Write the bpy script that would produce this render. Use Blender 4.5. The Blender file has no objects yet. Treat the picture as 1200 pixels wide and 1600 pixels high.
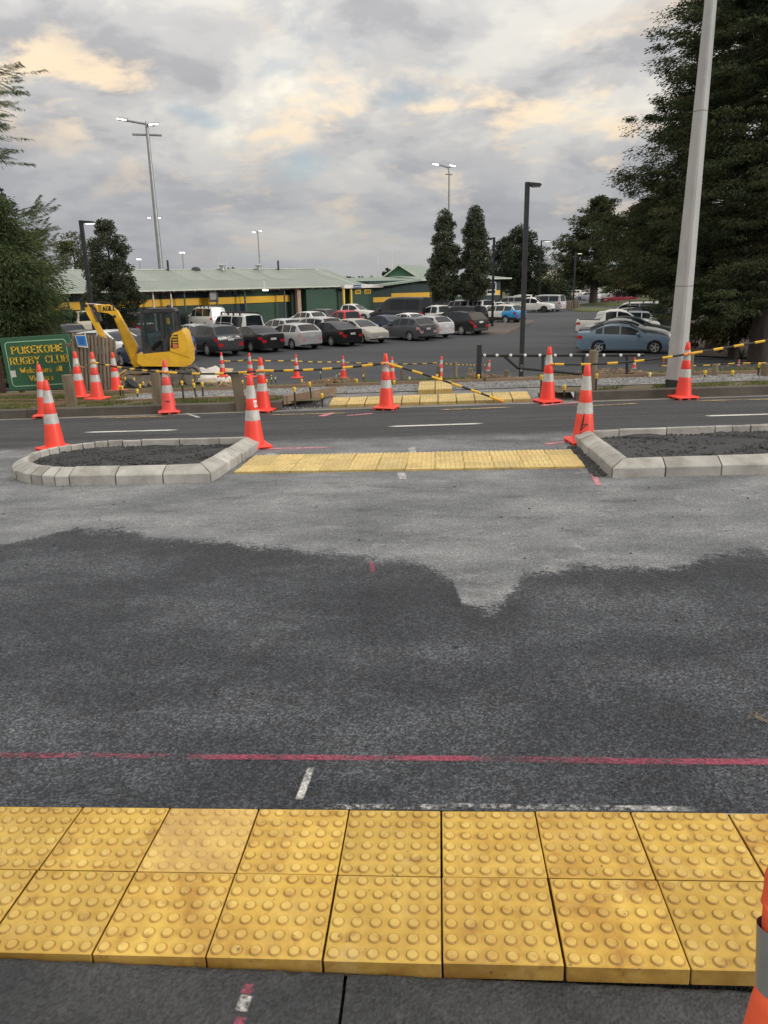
import bpy, bmesh, math, random
import numpy as np
from mathutils import Vector, Matrix
R = math.radians
rnd = random.Random(7)
S = bpy.context.scene
C = S.collection
# ------------------------------------------------------------------ camera
CAMZ = 1.65; FPX = 1180.0
PITCH = math.atan(360/1180.0); YAW = R(4.17); ROLL = 0.02
_f = Vector((-math.sin(YAW)*math.cos(PITCH), math.cos(YAW)*math.cos(PITCH), -math.sin(PITCH)))
_r0 = Vector((math.cos(YAW), math.sin(YAW), 0)); _u0 = _r0.cross(_f)
_r = _r0*math.cos(ROLL) - _u0*math.sin(ROLL); _u = _u0*math.cos(ROLL) + _r0*math.sin(ROLL)
cam = bpy.data.cameras.new('camera'); camo = bpy.data.objects.new('camera', cam); C.objects.link(camo)
cam.sensor_fit = 'VERTICAL'; cam.sensor_height = 36.0; cam.lens = 36.0*FPX/1600.0
cam.clip_start = .05; cam.clip_end = 2500
camo.matrix_world = Matrix(((_r.x,_u.x,-_f.x,0),(_r.y,_u.y,-_f.y,0),(_r.z,_u.z,-_f.z,CAMZ),(0,0,0,1)))
S.camera = camo
S.view_settings.view_transform = 'Standard'; S.view_settings.look = 'None'
S.view_settings.exposure = 0.20; S.view_settings.gamma = 1.0; S.view_settings.use_curve_mapping = False
S.render.resolution_x = 768; S.render.resolution_y = 1024
S.cycles.max_bounces = 6; S.cycles.transparent_max_bounces = 12
try: S.cycles.use_denoising = True
except Exception: pass
# ------------------------------------------------------------------ sky and sun
SUN_EL, SUN_AZ = R(17), R(110)          # low behind the viewer's right shoulder, screened by cloud
W = bpy.data.worlds.new('World'); S.world = W; W.use_nodes = True
def build_sky():
    nt = W.node_tree; N = nt.nodes; L = nt.links; N.clear()
    out = N.new('ShaderNodeOutputWorld')
    tc = N.new('ShaderNodeTexCoord'); sep = N.new('ShaderNodeSeparateXYZ'); L.new(tc.outputs['Generated'], sep.inputs[0])
    def math_(op, a, b=None, clamp=False):
        n = N.new('ShaderNodeMath'); n.operation = op; n.use_clamp = clamp
        for i, v in enumerate((a, b)):
            if v is None: continue
            if isinstance(v, (int, float)): n.inputs[i].default_value = v
            else: L.new(v, n.inputs[i])
        return n.outputs[0]
    z = math_('MAXIMUM', sep.outputs[2], 0.0)
    zz = math_('ADD', z, 0.30)
    uu = math_('DIVIDE', sep.outputs[0], zz); vv = math_('DIVIDE', sep.outputs[1], zz)
    cmb = N.new('ShaderNodeCombineXYZ'); L.new(uu, cmb.inputs[0]); L.new(vv, cmb.inputs[1])
    def noise(scale, detail, rough, off, vec=None, dist=0.0):
        m = N.new('ShaderNodeMapping'); m.inputs['Location'].default_value = off
        L.new(vec or cmb.outputs[0], m.inputs[0])
        n = N.new('ShaderNodeTexNoise'); n.inputs['Scale'].default_value = scale; n.inputs['Detail'].default_value = detail
        n.inputs['Roughness'].default_value = rough; n.inputs['Distortion'].default_value = dist
        L.new(m.outputs[0], n.inputs['Vector']); return n.outputs['Fac']
    def ramp(fac, stops):
        r = N.new('ShaderNodeValToRGB'); cr = r.color_ramp; cr.interpolation = 'EASE'
        while len(cr.elements) < len(stops): cr.elements.new(.5)
        for e, (p, c) in zip(cr.elements, stops): e.position = p; e.color = (c[0], c[1], c[2], 1) if isinstance(c, tuple) else (c, c, c, 1)
        L.new(fac, r.inputs[0]); return r.outputs[0]
    def mix(a, b, f):
        n = N.new('ShaderNodeMix'); n.data_type = 'RGBA'
        for k, v in ((0, f), (6, a), (7, b)):
            if isinstance(v, (int, float)): n.inputs[k].default_value = v
            elif isinstance(v, tuple): n.inputs[k].default_value = (*v, 1)
            else: L.new(v, n.inputs[k])
        return n.outputs[2]
    big = noise(0.95, 5, .52, (12.3, 6.1, 4), dist=.25)
    mid = noise(3.1, 8, .57, (8.3, 4.2, 2), dist=.25)
    dens = math_('ADD', math_('MULTIPLY', big, .58), math_('MULTIPLY', mid, .42))
    # thin bright cream to thick grey
    col = ramp(dens, [(.37, (.79,.745,.64)), (.44, (.60,.58,.54)), (.49, (.47,.463,.457)), (.54, (.355,.355,.367)), (.62, (.26,.267,.292))])
    warm = ramp(noise(1.1, 4, .5, (1.3, 13.1, 5)), [(.42, 0.0), (.58, 1.0)])
    glow = ramp(noise(3.2, 7, .59, (4.4, 2.2, 11), dist=.25), [(.50, 0.0), (.63, 1.0)])
    peach = math_('MULTIPLY', warm, glow)
    col = mix(col, (.93, .73, .49), math_('MULTIPLY', peach, .72))
    gapm = ramp(noise(2.4, 6, .55, (2.4, 7.3, 1)), [(.60, 0.0), (.72, 1.0)])
    # the deck thickens and greys towards the horizon
    hz = ramp(z, [(0.0, 1.0), (.09, .62), (.20, 0.0)])
    col = mix(col, (.385, .40, .43), math_('MULTIPLY', hz, .8))
    lum = math_('ADD', math_('MULTIPLY', z, 1.5), .80)      # overcast: brighter overhead than at the horizon
    sc = N.new('ShaderNodeVectorMath'); sc.operation = 'SCALE'; L.new(col, sc.inputs[0]); L.new(lum, sc.inputs['Scale'])
    bgc = N.new('ShaderNodeBackground'); L.new(sc.outputs[0], bgc.inputs[0]); bgc.inputs[1].default_value = 1.03
    sky = N.new('ShaderNodeTexSky'); sky.sky_type = 'NISHITA'; sky.sun_disc = False
    sky.sun_elevation = SUN_EL; sky.sun_rotation = SUN_AZ
    bgs = N.new('ShaderNodeBackground'); L.new(sky.outputs[0], bgs.inputs[0]); bgs.inputs[1].default_value = .12
    ms = N.new('ShaderNodeMixShader'); L.new(math_('MULTIPLY', gapm, .45), ms.inputs[0]); L.new(bgc.outputs[0], ms.inputs[1]); L.new(bgs.outputs[0], ms.inputs[2])
    L.new(ms.outputs[0], out.inputs[0])
build_sky()
sl = bpy.data.lights.new('sun', 'SUN'); sl.energy = 1.5; sl.angle = R(12); sl.color = (1.0, .95, .89)
so = bpy.data.objects.new('sun', sl); C.objects.link(so)
_sd = Vector((math.sin(SUN_AZ)*math.cos(SUN_EL), math.cos(SUN_AZ)*math.cos(SUN_EL), math.sin(SUN_EL)))
so.rotation_euler = _sd.to_track_quat('Z', 'Y').to_euler()

# ------------------------------------------------------------------ lie of the land
RY = [-50, 1.5, 2.2, 8, 11.8, 12.65]; RH = [1.65, 1.65, 1.68, 1.85, 1.98, 2.0]
VY = [12.65, 13, 15.5, 17, 23, 38, 95, 150, 900]; VH = [1.86, 1.88, 1.95, 2.14, 2.82, 3.7, 3.9, 4.0, 4.0]
def zg(x, y):
    s = .023*max(0.0, min(1.0, (34-y)/18.0))*max(-14.0, min(14.0, x))
    if y < 12.65: return CAMZ - float(np.interp(y, RY, RH)) + s
    return CAMZ - float(np.interp(y, VY, VH)) + s
def ray(px, py): return _f + _r*((px-600)/FPX) - _u*((py-800)/FPX)
def at(px, py, h=0.0):
    """the spot on the ground (plus height h) that is seen at a pixel of the photograph"""
    d = ray(px, py); t = .3 if h < 1 else 25.0; prev = t
    while t < 900:
        p = d*t
        if CAMZ + p.z <= zg(p.x, p.y) + h:
            a, b = prev, t
            for _ in range(30):
                m = (a+b)/2; q = d*m
                if CAMZ + q.z <= zg(q.x, q.y) + h: b = m
                else: a = m
            q = d*b; return Vector((q.x, q.y, CAMZ+q.z))
        prev = t; t *= 1.03
    return None
def at_y(px, py, Y):
    d = ray(px, py); p = d*(Y/d.y); return Vector((p.x, p.y, CAMZ+p.z))
def G(x, y, h=0.0): return Vector((x, y, zg(x, y)+h))

# ------------------------------------------------------------------ materials
MATS = {}
class NT:
    def __init__(s, name):
        s.m = bpy.data.materials.new(name); s.m.use_nodes = True
        s.t = s.m.node_tree; s.N = s.t.nodes; s.L = s.t.links
        s.b = s.N['Principled BSDF']; s.out = s.N['Material Output']; s.geo = s.N.new('ShaderNodeNewGeometry')
    def set(s, node, key, v):
        i = node.inputs[key]
        if isinstance(v, bpy.types.NodeSocket): s.L.new(v, i)
        elif isinstance(v, tuple) and len(v) == 3 and i.type == 'RGBA': i.default_value = (*v, 1)
        else: i.default_value = v
    def math(s, op, a, b=None, c=None, clamp=False):
        n = s.N.new('ShaderNodeMath'); n.operation = op; n.use_clamp = clamp
        for i, v in enumerate((a, b, c)):
            if v is not None: s.set(n, i, v)
        return n.outputs[0]
    def pos(s): return s.geo.outputs['Position']
    def obj(s):
        n = s.N.new('ShaderNodeTexCoord'); return n.outputs['Object']
    def map(s, vec, scale=(1,1,1), loc=(0,0,0), rot=(0,0,0)):
        n = s.N.new('ShaderNodeMapping'); s.L.new(vec, n.inputs[0]); n.inputs['Scale'].default_value = scale
        n.inputs['Location'].default_value = loc; n.inputs['Rotation'].default_value = rot; return n.outputs[0]
    def noise(s, vec, scale, detail=4, rough=.55, dist=0.0, w=None):
        n = s.N.new('ShaderNodeTexNoise'); n.inputs['Scale'].default_value = scale; n.inputs['Detail'].default_value = detail
        n.inputs['Roughness'].default_value = rough; n.inputs['Distortion'].default_value = dist
        if w is not None:
            n.noise_dimensions = '4D'; s.set(n, 'W', w)
        s.L.new(vec, n.inputs['Vector']); return n.outputs['Fac']
    def voro(s, vec, scale, feature='F1', out='Distance', rand=1.0):
        n = s.N.new('ShaderNodeTexVoronoi'); n.inputs['Scale'].default_value = scale; n.feature = feature
        n.inputs['Randomness'].default_value = rand; s.L.new(vec, n.inputs['Vector']); return n.outputs[out]
    def ramp(s, fac, *stops, ease='LINEAR'):
        r = s.N.new('ShaderNodeValToRGB'); cr = r.color_ramp; cr.interpolation = ease
        while len(cr.elements) < len(stops): cr.elements.new(.5)
        for e, (p, c) in zip(cr.elements, stops): e.position = p; e.color = (*c, 1) if isinstance(c, tuple) else (c, c, c, 1)
        s.L.new(fac, r.inputs[0]); return r.outputs[0]
    def mix(s, a, b, f, mode='MIX'):
        n = s.N.new('ShaderNodeMix'); n.data_type = 'RGBA'; n.blend_type = mode
        for k, v in ((0, f), (6, a), (7, b)): s.set(n, k, v)
        return n.outputs[2]
    def bump(s, h, strength=.5, dist=.01, prev=None):
        n = s.N.new('ShaderNodeBump'); n.inputs['Strength'].default_value = strength; n.inputs['Distance'].default_value = dist
        s.L.new(h, n.inputs['Height'])
        if prev is not None: s.L.new(prev, n.inputs['Normal'])
        return n.outputs[0]
    def rand(s):
        n = s.N.new('ShaderNodeObjectInfo'); return n.outputs['Random']
    def color(s):
        n = s.N.new('ShaderNodeObjectInfo'); return n.outputs['Color']
    def done(s, base, rough=.7, metal=0.0, normal=None, **kw):
        s.set(s.b, 'Base Color', base); s.set(s.b, 'Roughness', rough); s.set(s.b, 'Metallic', metal)
        if normal is not None: s.set(s.b, 'Normal', normal)
        for k, v in kw.items(): s.set(s.b, k.replace('_', ' '), v)
        return s.m
def mat(name, col, rough=.6, metal=0.0, var=.18, scale=4.0, bump=0.0, bscale=60.0, dirt=None, dirt_amt=.4, rnd_var=0.0, stretch=(1,1,1), **kw):
    """plain weathered surface: colour with soft cloudy variation, optional dirt patches, optional fine relief"""
    if name in MATS: return MATS[name]
    t = NT(name); v = t.map(t.obj(), stretch)
    w = t.math('MULTIPLY', t.rand(), 40.0)
    n = t.noise(v, scale, 5, .6, w=w)
    lo = tuple(c*(1-var) for c in col); hi = tuple(min(1, c*(1+var)) for c in col)
    base = t.ramp(n, (.3, lo), (.7, hi))
    if rnd_var:
        k = t.math('ADD', t.math('MULTIPLY', t.rand(), 2*rnd_var), 1-rnd_var)
        vm = t.N.new('ShaderNodeVectorMath'); vm.operation = 'SCALE'; t.L.new(base, vm.inputs[0]); t.L.new(k, vm.inputs['Scale']); base = vm.outputs[0]
    if dirt:
        dn = t.ramp(t.noise(v, scale*1.7, 7, .68, w=w), (.48, 0.0), (.75, 1.0))
        base = t.mix(base, dirt, t.math('MULTIPLY', dn, dirt_amt))
    nm = t.bump(t.noise(v, bscale, 3, .6), .6, bump) if bump else None
    rr = t.math('ADD', t.math('MULTIPLY', t.noise(v, scale*3, 3), .16), max(.02, rough-.08))
    MATS[name] = t.done(base, rr, metal, nm, **kw); return MATS[name]
def emit(name, col, strength):
    if name in MATS: return MATS[name]
    t = NT(name); MATS[name] = t.done(col, .4, Emission_Color=col, Emission_Strength=strength); return MATS[name]

# ------------------------------------------------------------------ mesh and object helpers
class MB:
    """collects shapes, then links them as one mesh object"""
    def __init__(s): s.v = []; s.f = []; s.mi = []; s.cur = 0
    def add(s, vs, fs, mi=None):
        o = len(s.v); s.v.extend([tuple(p) for p in vs]); s.f.extend([tuple(i+o for i in f) for f in fs]); s.mi.extend([s.cur if mi is None else mi]*len(fs)); return s
    def box(s, x0, x1, y0, y1, z0, z1, b=0.0, M=None):
        if b <= 0:
            vs = [(x, y, z) for z in (z0, z1) for y in (y0, y1) for x in (x0, x1)]
            fs = [(0,2,3,1),(4,5,7,6),(0,1,5,4),(2,6,7,3),(0,4,6,2),(1,3,7,5)]
        else:
            b = min(b, (x1-x0)*.45, (y1-y0)*.45, (z1-z0)*.45)
            vs = []; rings = [(z0, b), (z0+b, 0), (z1-b, 0), (z1, b)]; fs = []
            for z, k in rings:
                i = k; e = b-k if k == 0 else 0
                xa, xb, ya, yb = x0+i, x1-i, y0+i, y1-i
                c = b if k == 0 else b*.6
                vs += [(xa+c,ya,z),(xb-c,ya,z),(xb,ya+c,z),(xb,yb-c,z),(xb-c,yb,z),(xa+c,yb,z),(xa,yb-c,z),(xa,ya+c,z)]
            for r in range(3):
                for k in range(8): fs.append((r*8+k, r*8+(k+1) % 8, (r+1)*8+(k+1) % 8, (r+1)*8+k))
            fs += [tuple(range(7, -1, -1)), tuple(range(24, 32))]
        if M is not None: vs = [tuple(M @ Vector(p)) for p in vs]
        return s.add(vs, fs)
    def prism(s, poly, y0, y1, axis='y', M=None):
        """extrude a 2-D polygon; axis is the extrusion axis"""
        n = len(poly)
        def P(a, b, t): return {'y': (a, t, b), 'x': (t, a, b), 'z': (a, b, t)}[axis]
        vs = [P(a, b, y0) for a, b in poly] + [P(a, b, y1) for a, b in poly]
        fs = [(i, (i+1) % n, n+(i+1) % n, n+i) for i in range(n)] + [tuple(range(n-1, -1, -1)), tuple(range(n, 2*n))]
        if M is not None: vs = [tuple(M @ Vector(p)) for p in vs]
        return s.add(vs, fs)
    def tube(s, pts, r, n=8, cap=True, flat=None):
        pts = [Vector(p) for p in pts]; m = len(pts)
        rs = r if isinstance(r, (list, tuple)) else [r]*m
        up = Vector((0, 0, 1)); vs = []; prev = None
        for i, p in enumerate(pts):
            d = (pts[min(i+1, m-1)] - pts[max(i-1, 0)]).normalized()
            a = d.cross(up) if prev is None else prev - d*prev.dot(d)
            if a.length < 1e-4: a = d.cross(Vector((1, 0, 0)))
            a.normalize(); b = d.cross(a); prev = a
            for k in range(n):
                t = 2*math.pi*(k+.5)/n; vs.append(p + (a*math.cos(t) + b*math.sin(t))*rs[i])
        fs = [(i*n+k, i*n+(k+1) % n, (i+1)*n+(k+1) % n, (i+1)*n+k) for i in range(m-1) for k in range(n)]
        if cap: fs += [tuple(range(n-1, -1, -1)), tuple(range((m-1)*n, m*n))]
        return s.add(vs, fs)
    def lathe(s, prof, n=16, M=None, cap=True, ph=0.0):
        """prof: list of (radius, z)"""
        vs = [(r*math.cos(2*math.pi*k/n+ph), r*math.sin(2*math.pi*k/n+ph), z) for r, z in prof for k in range(n)]
        m = len(prof); fs = [(i*n+k, i*n+(k+1) % n, (i+1)*n+(k+1) % n, (i+1)*n+k) for i in range(m-1) for k in range(n)]
        if cap: fs += [tuple(range(n-1, -1, -1)), tuple(range((m-1)*n, m*n))]
        if M is not None: vs = [tuple(M @ Vector(p)) for p in vs]
        return s.add(vs, fs)
    def mesh(s, name, mats, smooth=None):
        me = bpy.data.meshes.new(name); me.from_pydata(s.v, [], s.f)
        for m in (mats if isinstance(mats, (list, tuple)) else [mats]): me.materials.append(m)
        if any(s.mi): me.polygons.foreach_set('material_index', s.mi)
        bm = bmesh.new(); bm.from_mesh(me); bmesh.ops.recalc_face_normals(bm, faces=bm.faces); bm.to_mesh(me); bm.free()
        if smooth:
            me.polygons.foreach_set('use_smooth', [True]*len(me.polygons)); me.set_sharp_from_angle(angle=R(smooth))
        return me
    def build(s, name, mats, parent=None, smooth=None, loc=None, rot=None):
        return link(name, s.mesh(name, mats, smooth), parent, loc, rot)
def link(name, me, parent=None, loc=None, rot=None):
    o = bpy.data.objects.new(name, me); C.objects.link(o)
    if parent is not None: o.parent = parent
    if loc is not None: o.location = loc
    if rot is not None: o.rotation_euler = rot
    return o
def tag(o, label=None, cat=None, group=None, kind=None):
    if label: o['label'] = label
    if cat: o['category'] = cat
    if group: o['group'] = group
    if kind: o['kind'] = kind
    return o
def thing(name, label, cat, loc=(0,0,0), rz=0.0, group=None, kind=None):
    o = bpy.data.objects.new(name, None); C.objects.link(o); o.empty_display_size = .1
    o.location = loc; o.rotation_euler = (0, 0, rz); return tag(o, label, cat, group, kind)
def copy_tree(o, parent=None):
    c = o.copy(); C.objects.link(c)
    if parent is not None: c.parent = parent
    for ch in list(o.children): copy_tree(ch, c)
    return c
def tint(o, col, names):
    if o.type == 'MESH' and any(o.name.startswith(n) for n in names): o.color = (*col, 1)
    for ch in o.children: tint(ch, col, names)
def raw_mesh(name, verts, faces, mat_, n=4):
    """fast mesh from numpy arrays of equal-sided faces"""
    me = bpy.data.meshes.new(name); verts = np.asarray(verts, np.float32); faces = np.asarray(faces, np.int32)
    me.vertices.add(len(verts)); me.vertices.foreach_set('co', verts.ravel())
    me.loops.add(faces.size); me.loops.foreach_set('vertex_index', faces.ravel())
    me.polygons.add(len(faces)); me.polygons.foreach_set('loop_start', np.arange(0, faces.size, n, dtype=np.int32))
    me.update(calc_edges=True); me.validate(); me.materials.append(mat_); return me
def sheet(name, xs, ys, mat_, off=0.0, zf=zg, inside=None):
    vs = [(x, y, zf(x, y)+off) for y in ys for x in xs]; n = len(xs)
    fs = []
    for j in range(len(ys)-1):
        for i in range(n-1):
            if inside and not inside((xs[i]+xs[i+1])/2, (ys[j]+ys[j+1])/2): continue
            fs.append((j*n+i, j*n+i+1, (j+1)*n+i+1, (j+1)*n+i))
    me = bpy.data.meshes.new(name); me.from_pydata(vs, [], fs); me.materials.append(mat_)
    return link(name, me)
def poly_sheet(name, poly, mat_, off=.004, step=1.0):
    """a flat patch with an arbitrary outline that follows the ground"""
    bm = bmesh.new(); f = bm.faces.new([bm.verts.new((x, y, 0)) for x, y in poly])
    x0, x1 = min(p[0] for p in poly), max(p[0] for p in poly); y0, y1 = min(p[1] for p in poly), max(p[1] for p in poly)
    def cut(axis, v):
        g = list(bm.verts)+list(bm.edges)+list(bm.faces)
        bmesh.ops.bisect_plane(bm, geom=g, plane_co=(v, v, 0), plane_no=(1, 0, 0) if axis == 0 else (0, 1, 0))
    for axis, a, b in ((0, x0, x1), (1, y0, y1)):
        v = a+step
        while v < b: cut(axis, v); v += step
    for yk in VY+[16.0, 34.0, 12.651]:
        if y0 < yk < y1: cut(1, yk)
    for xk in (-14.0, 14.0):
        if x0 < xk < x1: cut(0, xk)
    cy = sum(p[1] for p in poly)/len(poly)
    for v in bm.verts: v.co.z = zg(v.co.x, v.co.y)+off
    bmesh.ops.recalc_face_normals(bm, faces=bm.faces)
    me = bpy.data.meshes.new(name); bm.to_mesh(me); bm.free(); me.materials.append(mat_)
    return link(name, me)
def frange(a, b, n): return [a+(b-a)*i/n for i in range(n+1)]
# ------------------------------------------------------------------ ground materials
def m_road():
    t = NT('road_asphalt'); P = t.pos()
    sep = t.N.new('ShaderNodeSeparateXYZ'); t.L.new(P, sep.inputs[0]); X, Y = sep.outputs[0], sep.outputs[1]
    # edge of the dusty old surface against the new black mat, as a curve across the road
    fc = t.N.new('ShaderNodeFloatCurve'); cv = fc.mapping.curves[0]
    pts = [(-6,5.2),(-3.3,5.17),(-2.84,5.50),(-2.06,5.18),(-1.28,4.98),(-.52,4.74),(-.12,4.55),(.10,4.22),(.17,3.84),(.30,3.80),(.42,3.98),(.60,4.34),(.86,4.44),(1.15,4.38),(1.4,4.40),(1.75,4.62),(2.08,4.70),(4,4.9),(6,4.9)]
    while len(cv.points) < len(pts): cv.points.new(.5, .5)
    for p, (x, y) in zip(cv.points, pts): p.location = ((x+6)/12, (y-3)/4); p.handle_type = 'AUTO'
    fc.mapping.update()
    t.set(fc, 'Value', t.math('DIVIDE', t.math('ADD', X, 6.0), 12.0, clamp=True))
    yb = t.math('ADD', t.math('MULTIPLY', fc.outputs[0], 4.0), 3.0)
    n1 = t.noise(P, 3.2, 6, .66); n2 = t.noise(P, 14, 5, .7); n3 = t.noise(P, 60, 3, .6)
    wob = t.math('ADD', t.math('MULTIPLY', t.math('SUBTRACT', n1, .5), .55), t.math('MULTIPLY', t.math('SUBTRACT', n2, .5), .34))
    wob = t.math('ADD', wob, t.math('MULTIPLY', t.math('SUBTRACT', n3, .5), .34))
    dust = t.math('MULTIPLY', t.math('ADD', t.math('SUBTRACT', Y, yb), t.math('ADD', wob, .02)), 10.0, clamp=True)
    far = t.math('MULTIPLY', t.math('SUBTRACT', t.math('ADD', Y, t.math('MULTIPLY', t.math('SUBTRACT', n1, .5), .6)), 9.2), 2.2, clamp=True)
    streak = t.noise(t.map(P, (.75, 1.3, 1)), 1.5, 7, .62)
    blotch = t.noise(t.map(P, (.8, 1.3, 1)), 1.1, 7, .66)
    agg = t.voro(P, 85.0); agc = t.voro(P, 112.0, out='Color'); ag2 = t.noise(P, 42, 3, .7)
    sepc = t.N.new('ShaderNodeSeparateXYZ'); t.L.new(agc, sepc.inputs[0])
    grain = t.math('MULTIPLY', t.math('ADD', t.math('MULTIPLY', t.math('POWER', sepc.outputs[0], 2.0), 1.7), .46), t.math('ADD', t.math('MULTIPLY', ag2, 1.1), .45))
    new = t.ramp(blotch, (.30, (.019,.023,.031)), (.46, (.040,.046,.057)), (.68, (.103,.112,.127)))
    new = t.mix(new, (.030,.031,.033), t.math('MULTIPLY', t.ramp(t.noise(P, 4.0, 6, .7, .4), (.5, 0.0), (.72, 1.0)), .55))
    old = t.ramp(streak, (.28, (.125,.134,.147)), (.5, (.215,.225,.238)), (.74, (.34,.35,.36)))
    pale = t.ramp(t.noise(t.map(P, (1.0, 1.5, 1), (4, 1, 0)), 3.2, 9, .70, .5), (.58, 0.0), (.74, 1.0))
    old = t.mix(old, (.44,.435,.425), t.math('MULTIPLY', pale, .8))
    old = t.mix(old, (.075,.076,.08), t.math('MULTIPLY', t.ramp(t.noise(t.map(P, (.8,1.6,1), (9,3,0)), 1.9, 7, .68), (.56, 0.0), (.7, 1.0)), .55))
    lane = t.ramp(t.noise(t.map(P, (.35, 2.4, 1), (2, 7, 0)), 1.6, 6, .6), (.3, (.046,.050,.056)), (.7, (.080,.084,.090)))
    lane = t.mix(lane, (.032,.035,.039), t.math('MULTIPLY', t.ramp(t.noise(t.map(P, (.12, 3.4, 1), (1, 4, 0)), 1.0, 4, .5), (.54, 0.0), (.66, 1.0)), .55))
    lane = t.mix(lane, (.15,.147,.142), t.math('MULTIPLY', t.ramp(t.noise(t.map(P, (.5,3.0,1), (3,3,0)), 2.6, 7, .68), (.62, 0.0), (.78, 1.0)), .6))
    # a soft wet-black edge just before the dust
    edge = t.math('MULTIPLY', t.math('SUBTRACT', 1.0, t.math('ABSOLUTE', t.math('MULTIPLY', t.math('ADD', t.math('SUBTRACT', Y, yb), t.math('ADD', wob, .17)), 4.0)), clamp=True), .6, clamp=True)
    c = t.mix(new, (.022,.024,.028), edge)
    c = t.mix(c, old, dust); c = t.mix(c, lane, far)
    vm = t.N.new('ShaderNodeVectorMath'); vm.operation = 'SCALE'; t.L.new(c, vm.inputs[0])
    inv = t.math('SUBTRACT', 1.0, t.math('MULTIPLY', dust, .6))
    t.L.new(t.math('ADD', 1.0, t.math('MULTIPLY', t.math('SUBTRACT', grain, 1.0), inv)), vm.inputs['Scale'])
    nrm = t.bump(t.math('ADD', agg, t.math('MULTIPLY', n3, .9)), 1.0, .012)
    nrm = t.bump(t.math('ADD', n2, t.math('MULTIPLY', n1, 1.5)), .6, .02, nrm)
    rough = t.math('ADD', t.math('MULTIPLY', dust, .22), t.math('ADD', .58, t.math('MULTIPLY', n2, .16)))
    return t.done(vm.outputs[0], rough, 0, nrm)
def m_asphalt(name, c0, c1, scale=.5, pale=(.16,.155,.15), pale_amt=.4, stretch=(1,1,1)):
    t = NT(name); P = t.map(t.pos(), stretch)
    c = t.ramp(t.noise(P, scale, 6, .62), (.32, c0), (.68, c1))
    c = t.mix(c, pale, t.math('MULTIPLY', t.ramp(t.noise(P, scale*3.1, 8, .7, .4), (.58, 0.0), (.74, 1.0)), pale_amt))
    g = t.voro(t.pos(), 110.0, out='Color'); sp = t.N.new('ShaderNodeSeparateXYZ'); t.L.new(g, sp.inputs[0])
    vm = t.N.new('ShaderNodeVectorMath'); vm.operation = 'SCALE'; t.L.new(c, vm.inputs[0]); t.L.new(t.math('ADD', t.math('MULTIPLY', sp.outputs[0], .6), .7), vm.inputs['Scale'])
    nm = t.bump(t.math('ADD', t.voro(t.pos(), 95.0), t.math('MULTIPLY', t.noise(t.pos(), 30, 4), .8)), .8, .006)
    return t.done(vm.outputs[0], .82, 0, nm)
def m_earth(name, stops, scale=1.2, bump=.03):
    t = NT(name); P = t.pos()
    c = t.ramp(t.math('ADD', t.math('MULTIPLY', t.noise(P, scale, 7, .65), .6), t.math('MULTIPLY', t.noise(P, scale*9, 5, .7), .4)), *stops)
    return t.done(c, .95, 0, t.bump(t.noise(P, 22, 6, .7), .8, bump))
ROADM = m_road()
PAVE = m_asphalt('pavement_asphalt', (.024,.026,.030), (.060,.062,.066), 2.2, (.17,.165,.155), .35)
PARK = m_asphalt('car_park_asphalt', (.034,.038,.045), (.062,.067,.076), .16, (.115,.115,.118), .35, (.5, 1.3, 1))
GRAVEL = m_earth('gravel_bed', [(.3,(.10,.10,.105)), (.48,(.20,.20,.205)), (.62,(.33,.32,.31)), (.72,(.42,.41,.39))], 3.0, .03)
VERGE = m_earth('verge_soil', [(.3,(.085,.065,.045)), (.48,(.16,.125,.085)), (.6,(.13,.135,.05)), (.75,(.23,.19,.12))], .9)
GRASSG = m_earth('grass_ground', [(.3,(.045,.06,.02)), (.5,(.085,.105,.035)), (.68,(.15,.135,.06))], .7)
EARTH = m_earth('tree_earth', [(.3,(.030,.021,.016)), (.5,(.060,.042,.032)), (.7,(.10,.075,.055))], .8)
CONC = mat('kerb_concrete', (.40,.39,.365), .9, var=.26, scale=3.0, bump=.006, bscale=55, dirt=(.19,.165,.135), dirt_amt=.8, rnd_var=.12)
KERBOLD = mat('old_kerb_concrete', (.092,.082,.069), .92, var=.25, scale=2.2, bump=.006, bscale=45, dirt=(.045,.04,.034), dirt_amt=.6, rnd_var=.15)
CHAN = mat('channel_concrete', (.23,.22,.20), .92, var=.25, scale=2.0, bump=.004, bscale=40, dirt=(.10,.098,.095), dirt_amt=.8, stretch=(.6,2,1))
WHITEP = None
def m_paint(name, col, thr, soft=.12, scale=26, stretch=(1,1,1), big=3.0, rough=.8):
    """worn road paint: breaks up over the stones beneath it"""
    t = NT(name); P = t.map(t.pos(), stretch)
    n = t.math('ADD', t.math('MULTIPLY', t.noise(P, scale, 6, .72), .6), t.math('MULTIPLY', t.noise(P, big, 4, .6), .4))
    a = t.ramp(n, (thr-soft, 0.0), (thr+soft, 1.0))
    # sprayed lines fade out across their width
    uv = t.N.new('ShaderNodeUVMap'); sx = t.N.new('ShaderNodeSeparateXYZ'); t.L.new(uv.outputs[0], sx.inputs[0])
    def fade(s, k): return t.math('MULTIPLY', t.math('SUBTRACT', .5, t.math('ABSOLUTE', t.math('SUBTRACT', s, .5))), k, clamp=True)
    a = t.math('MULTIPLY', a, t.math('MULTIPLY', fade(sx.outputs[1], 5.0), fade(sx.outputs[0], 9.0)))
    t.done(col, rough, 0, t.bump(t.voro(t.pos(), 95.0), .8, .006))
    tr = t.N.new('ShaderNodeBsdfTransparent'); mx = t.N.new('ShaderNodeMixShader')
    t.L.new(a, mx.inputs[0]); t.L.new(tr.outputs[0], mx.inputs[1]); t.L.new(t.b.outputs[0], mx.inputs[2]); t.L.new(mx.outputs[0], t.out.inputs[0])
    return t.m
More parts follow.
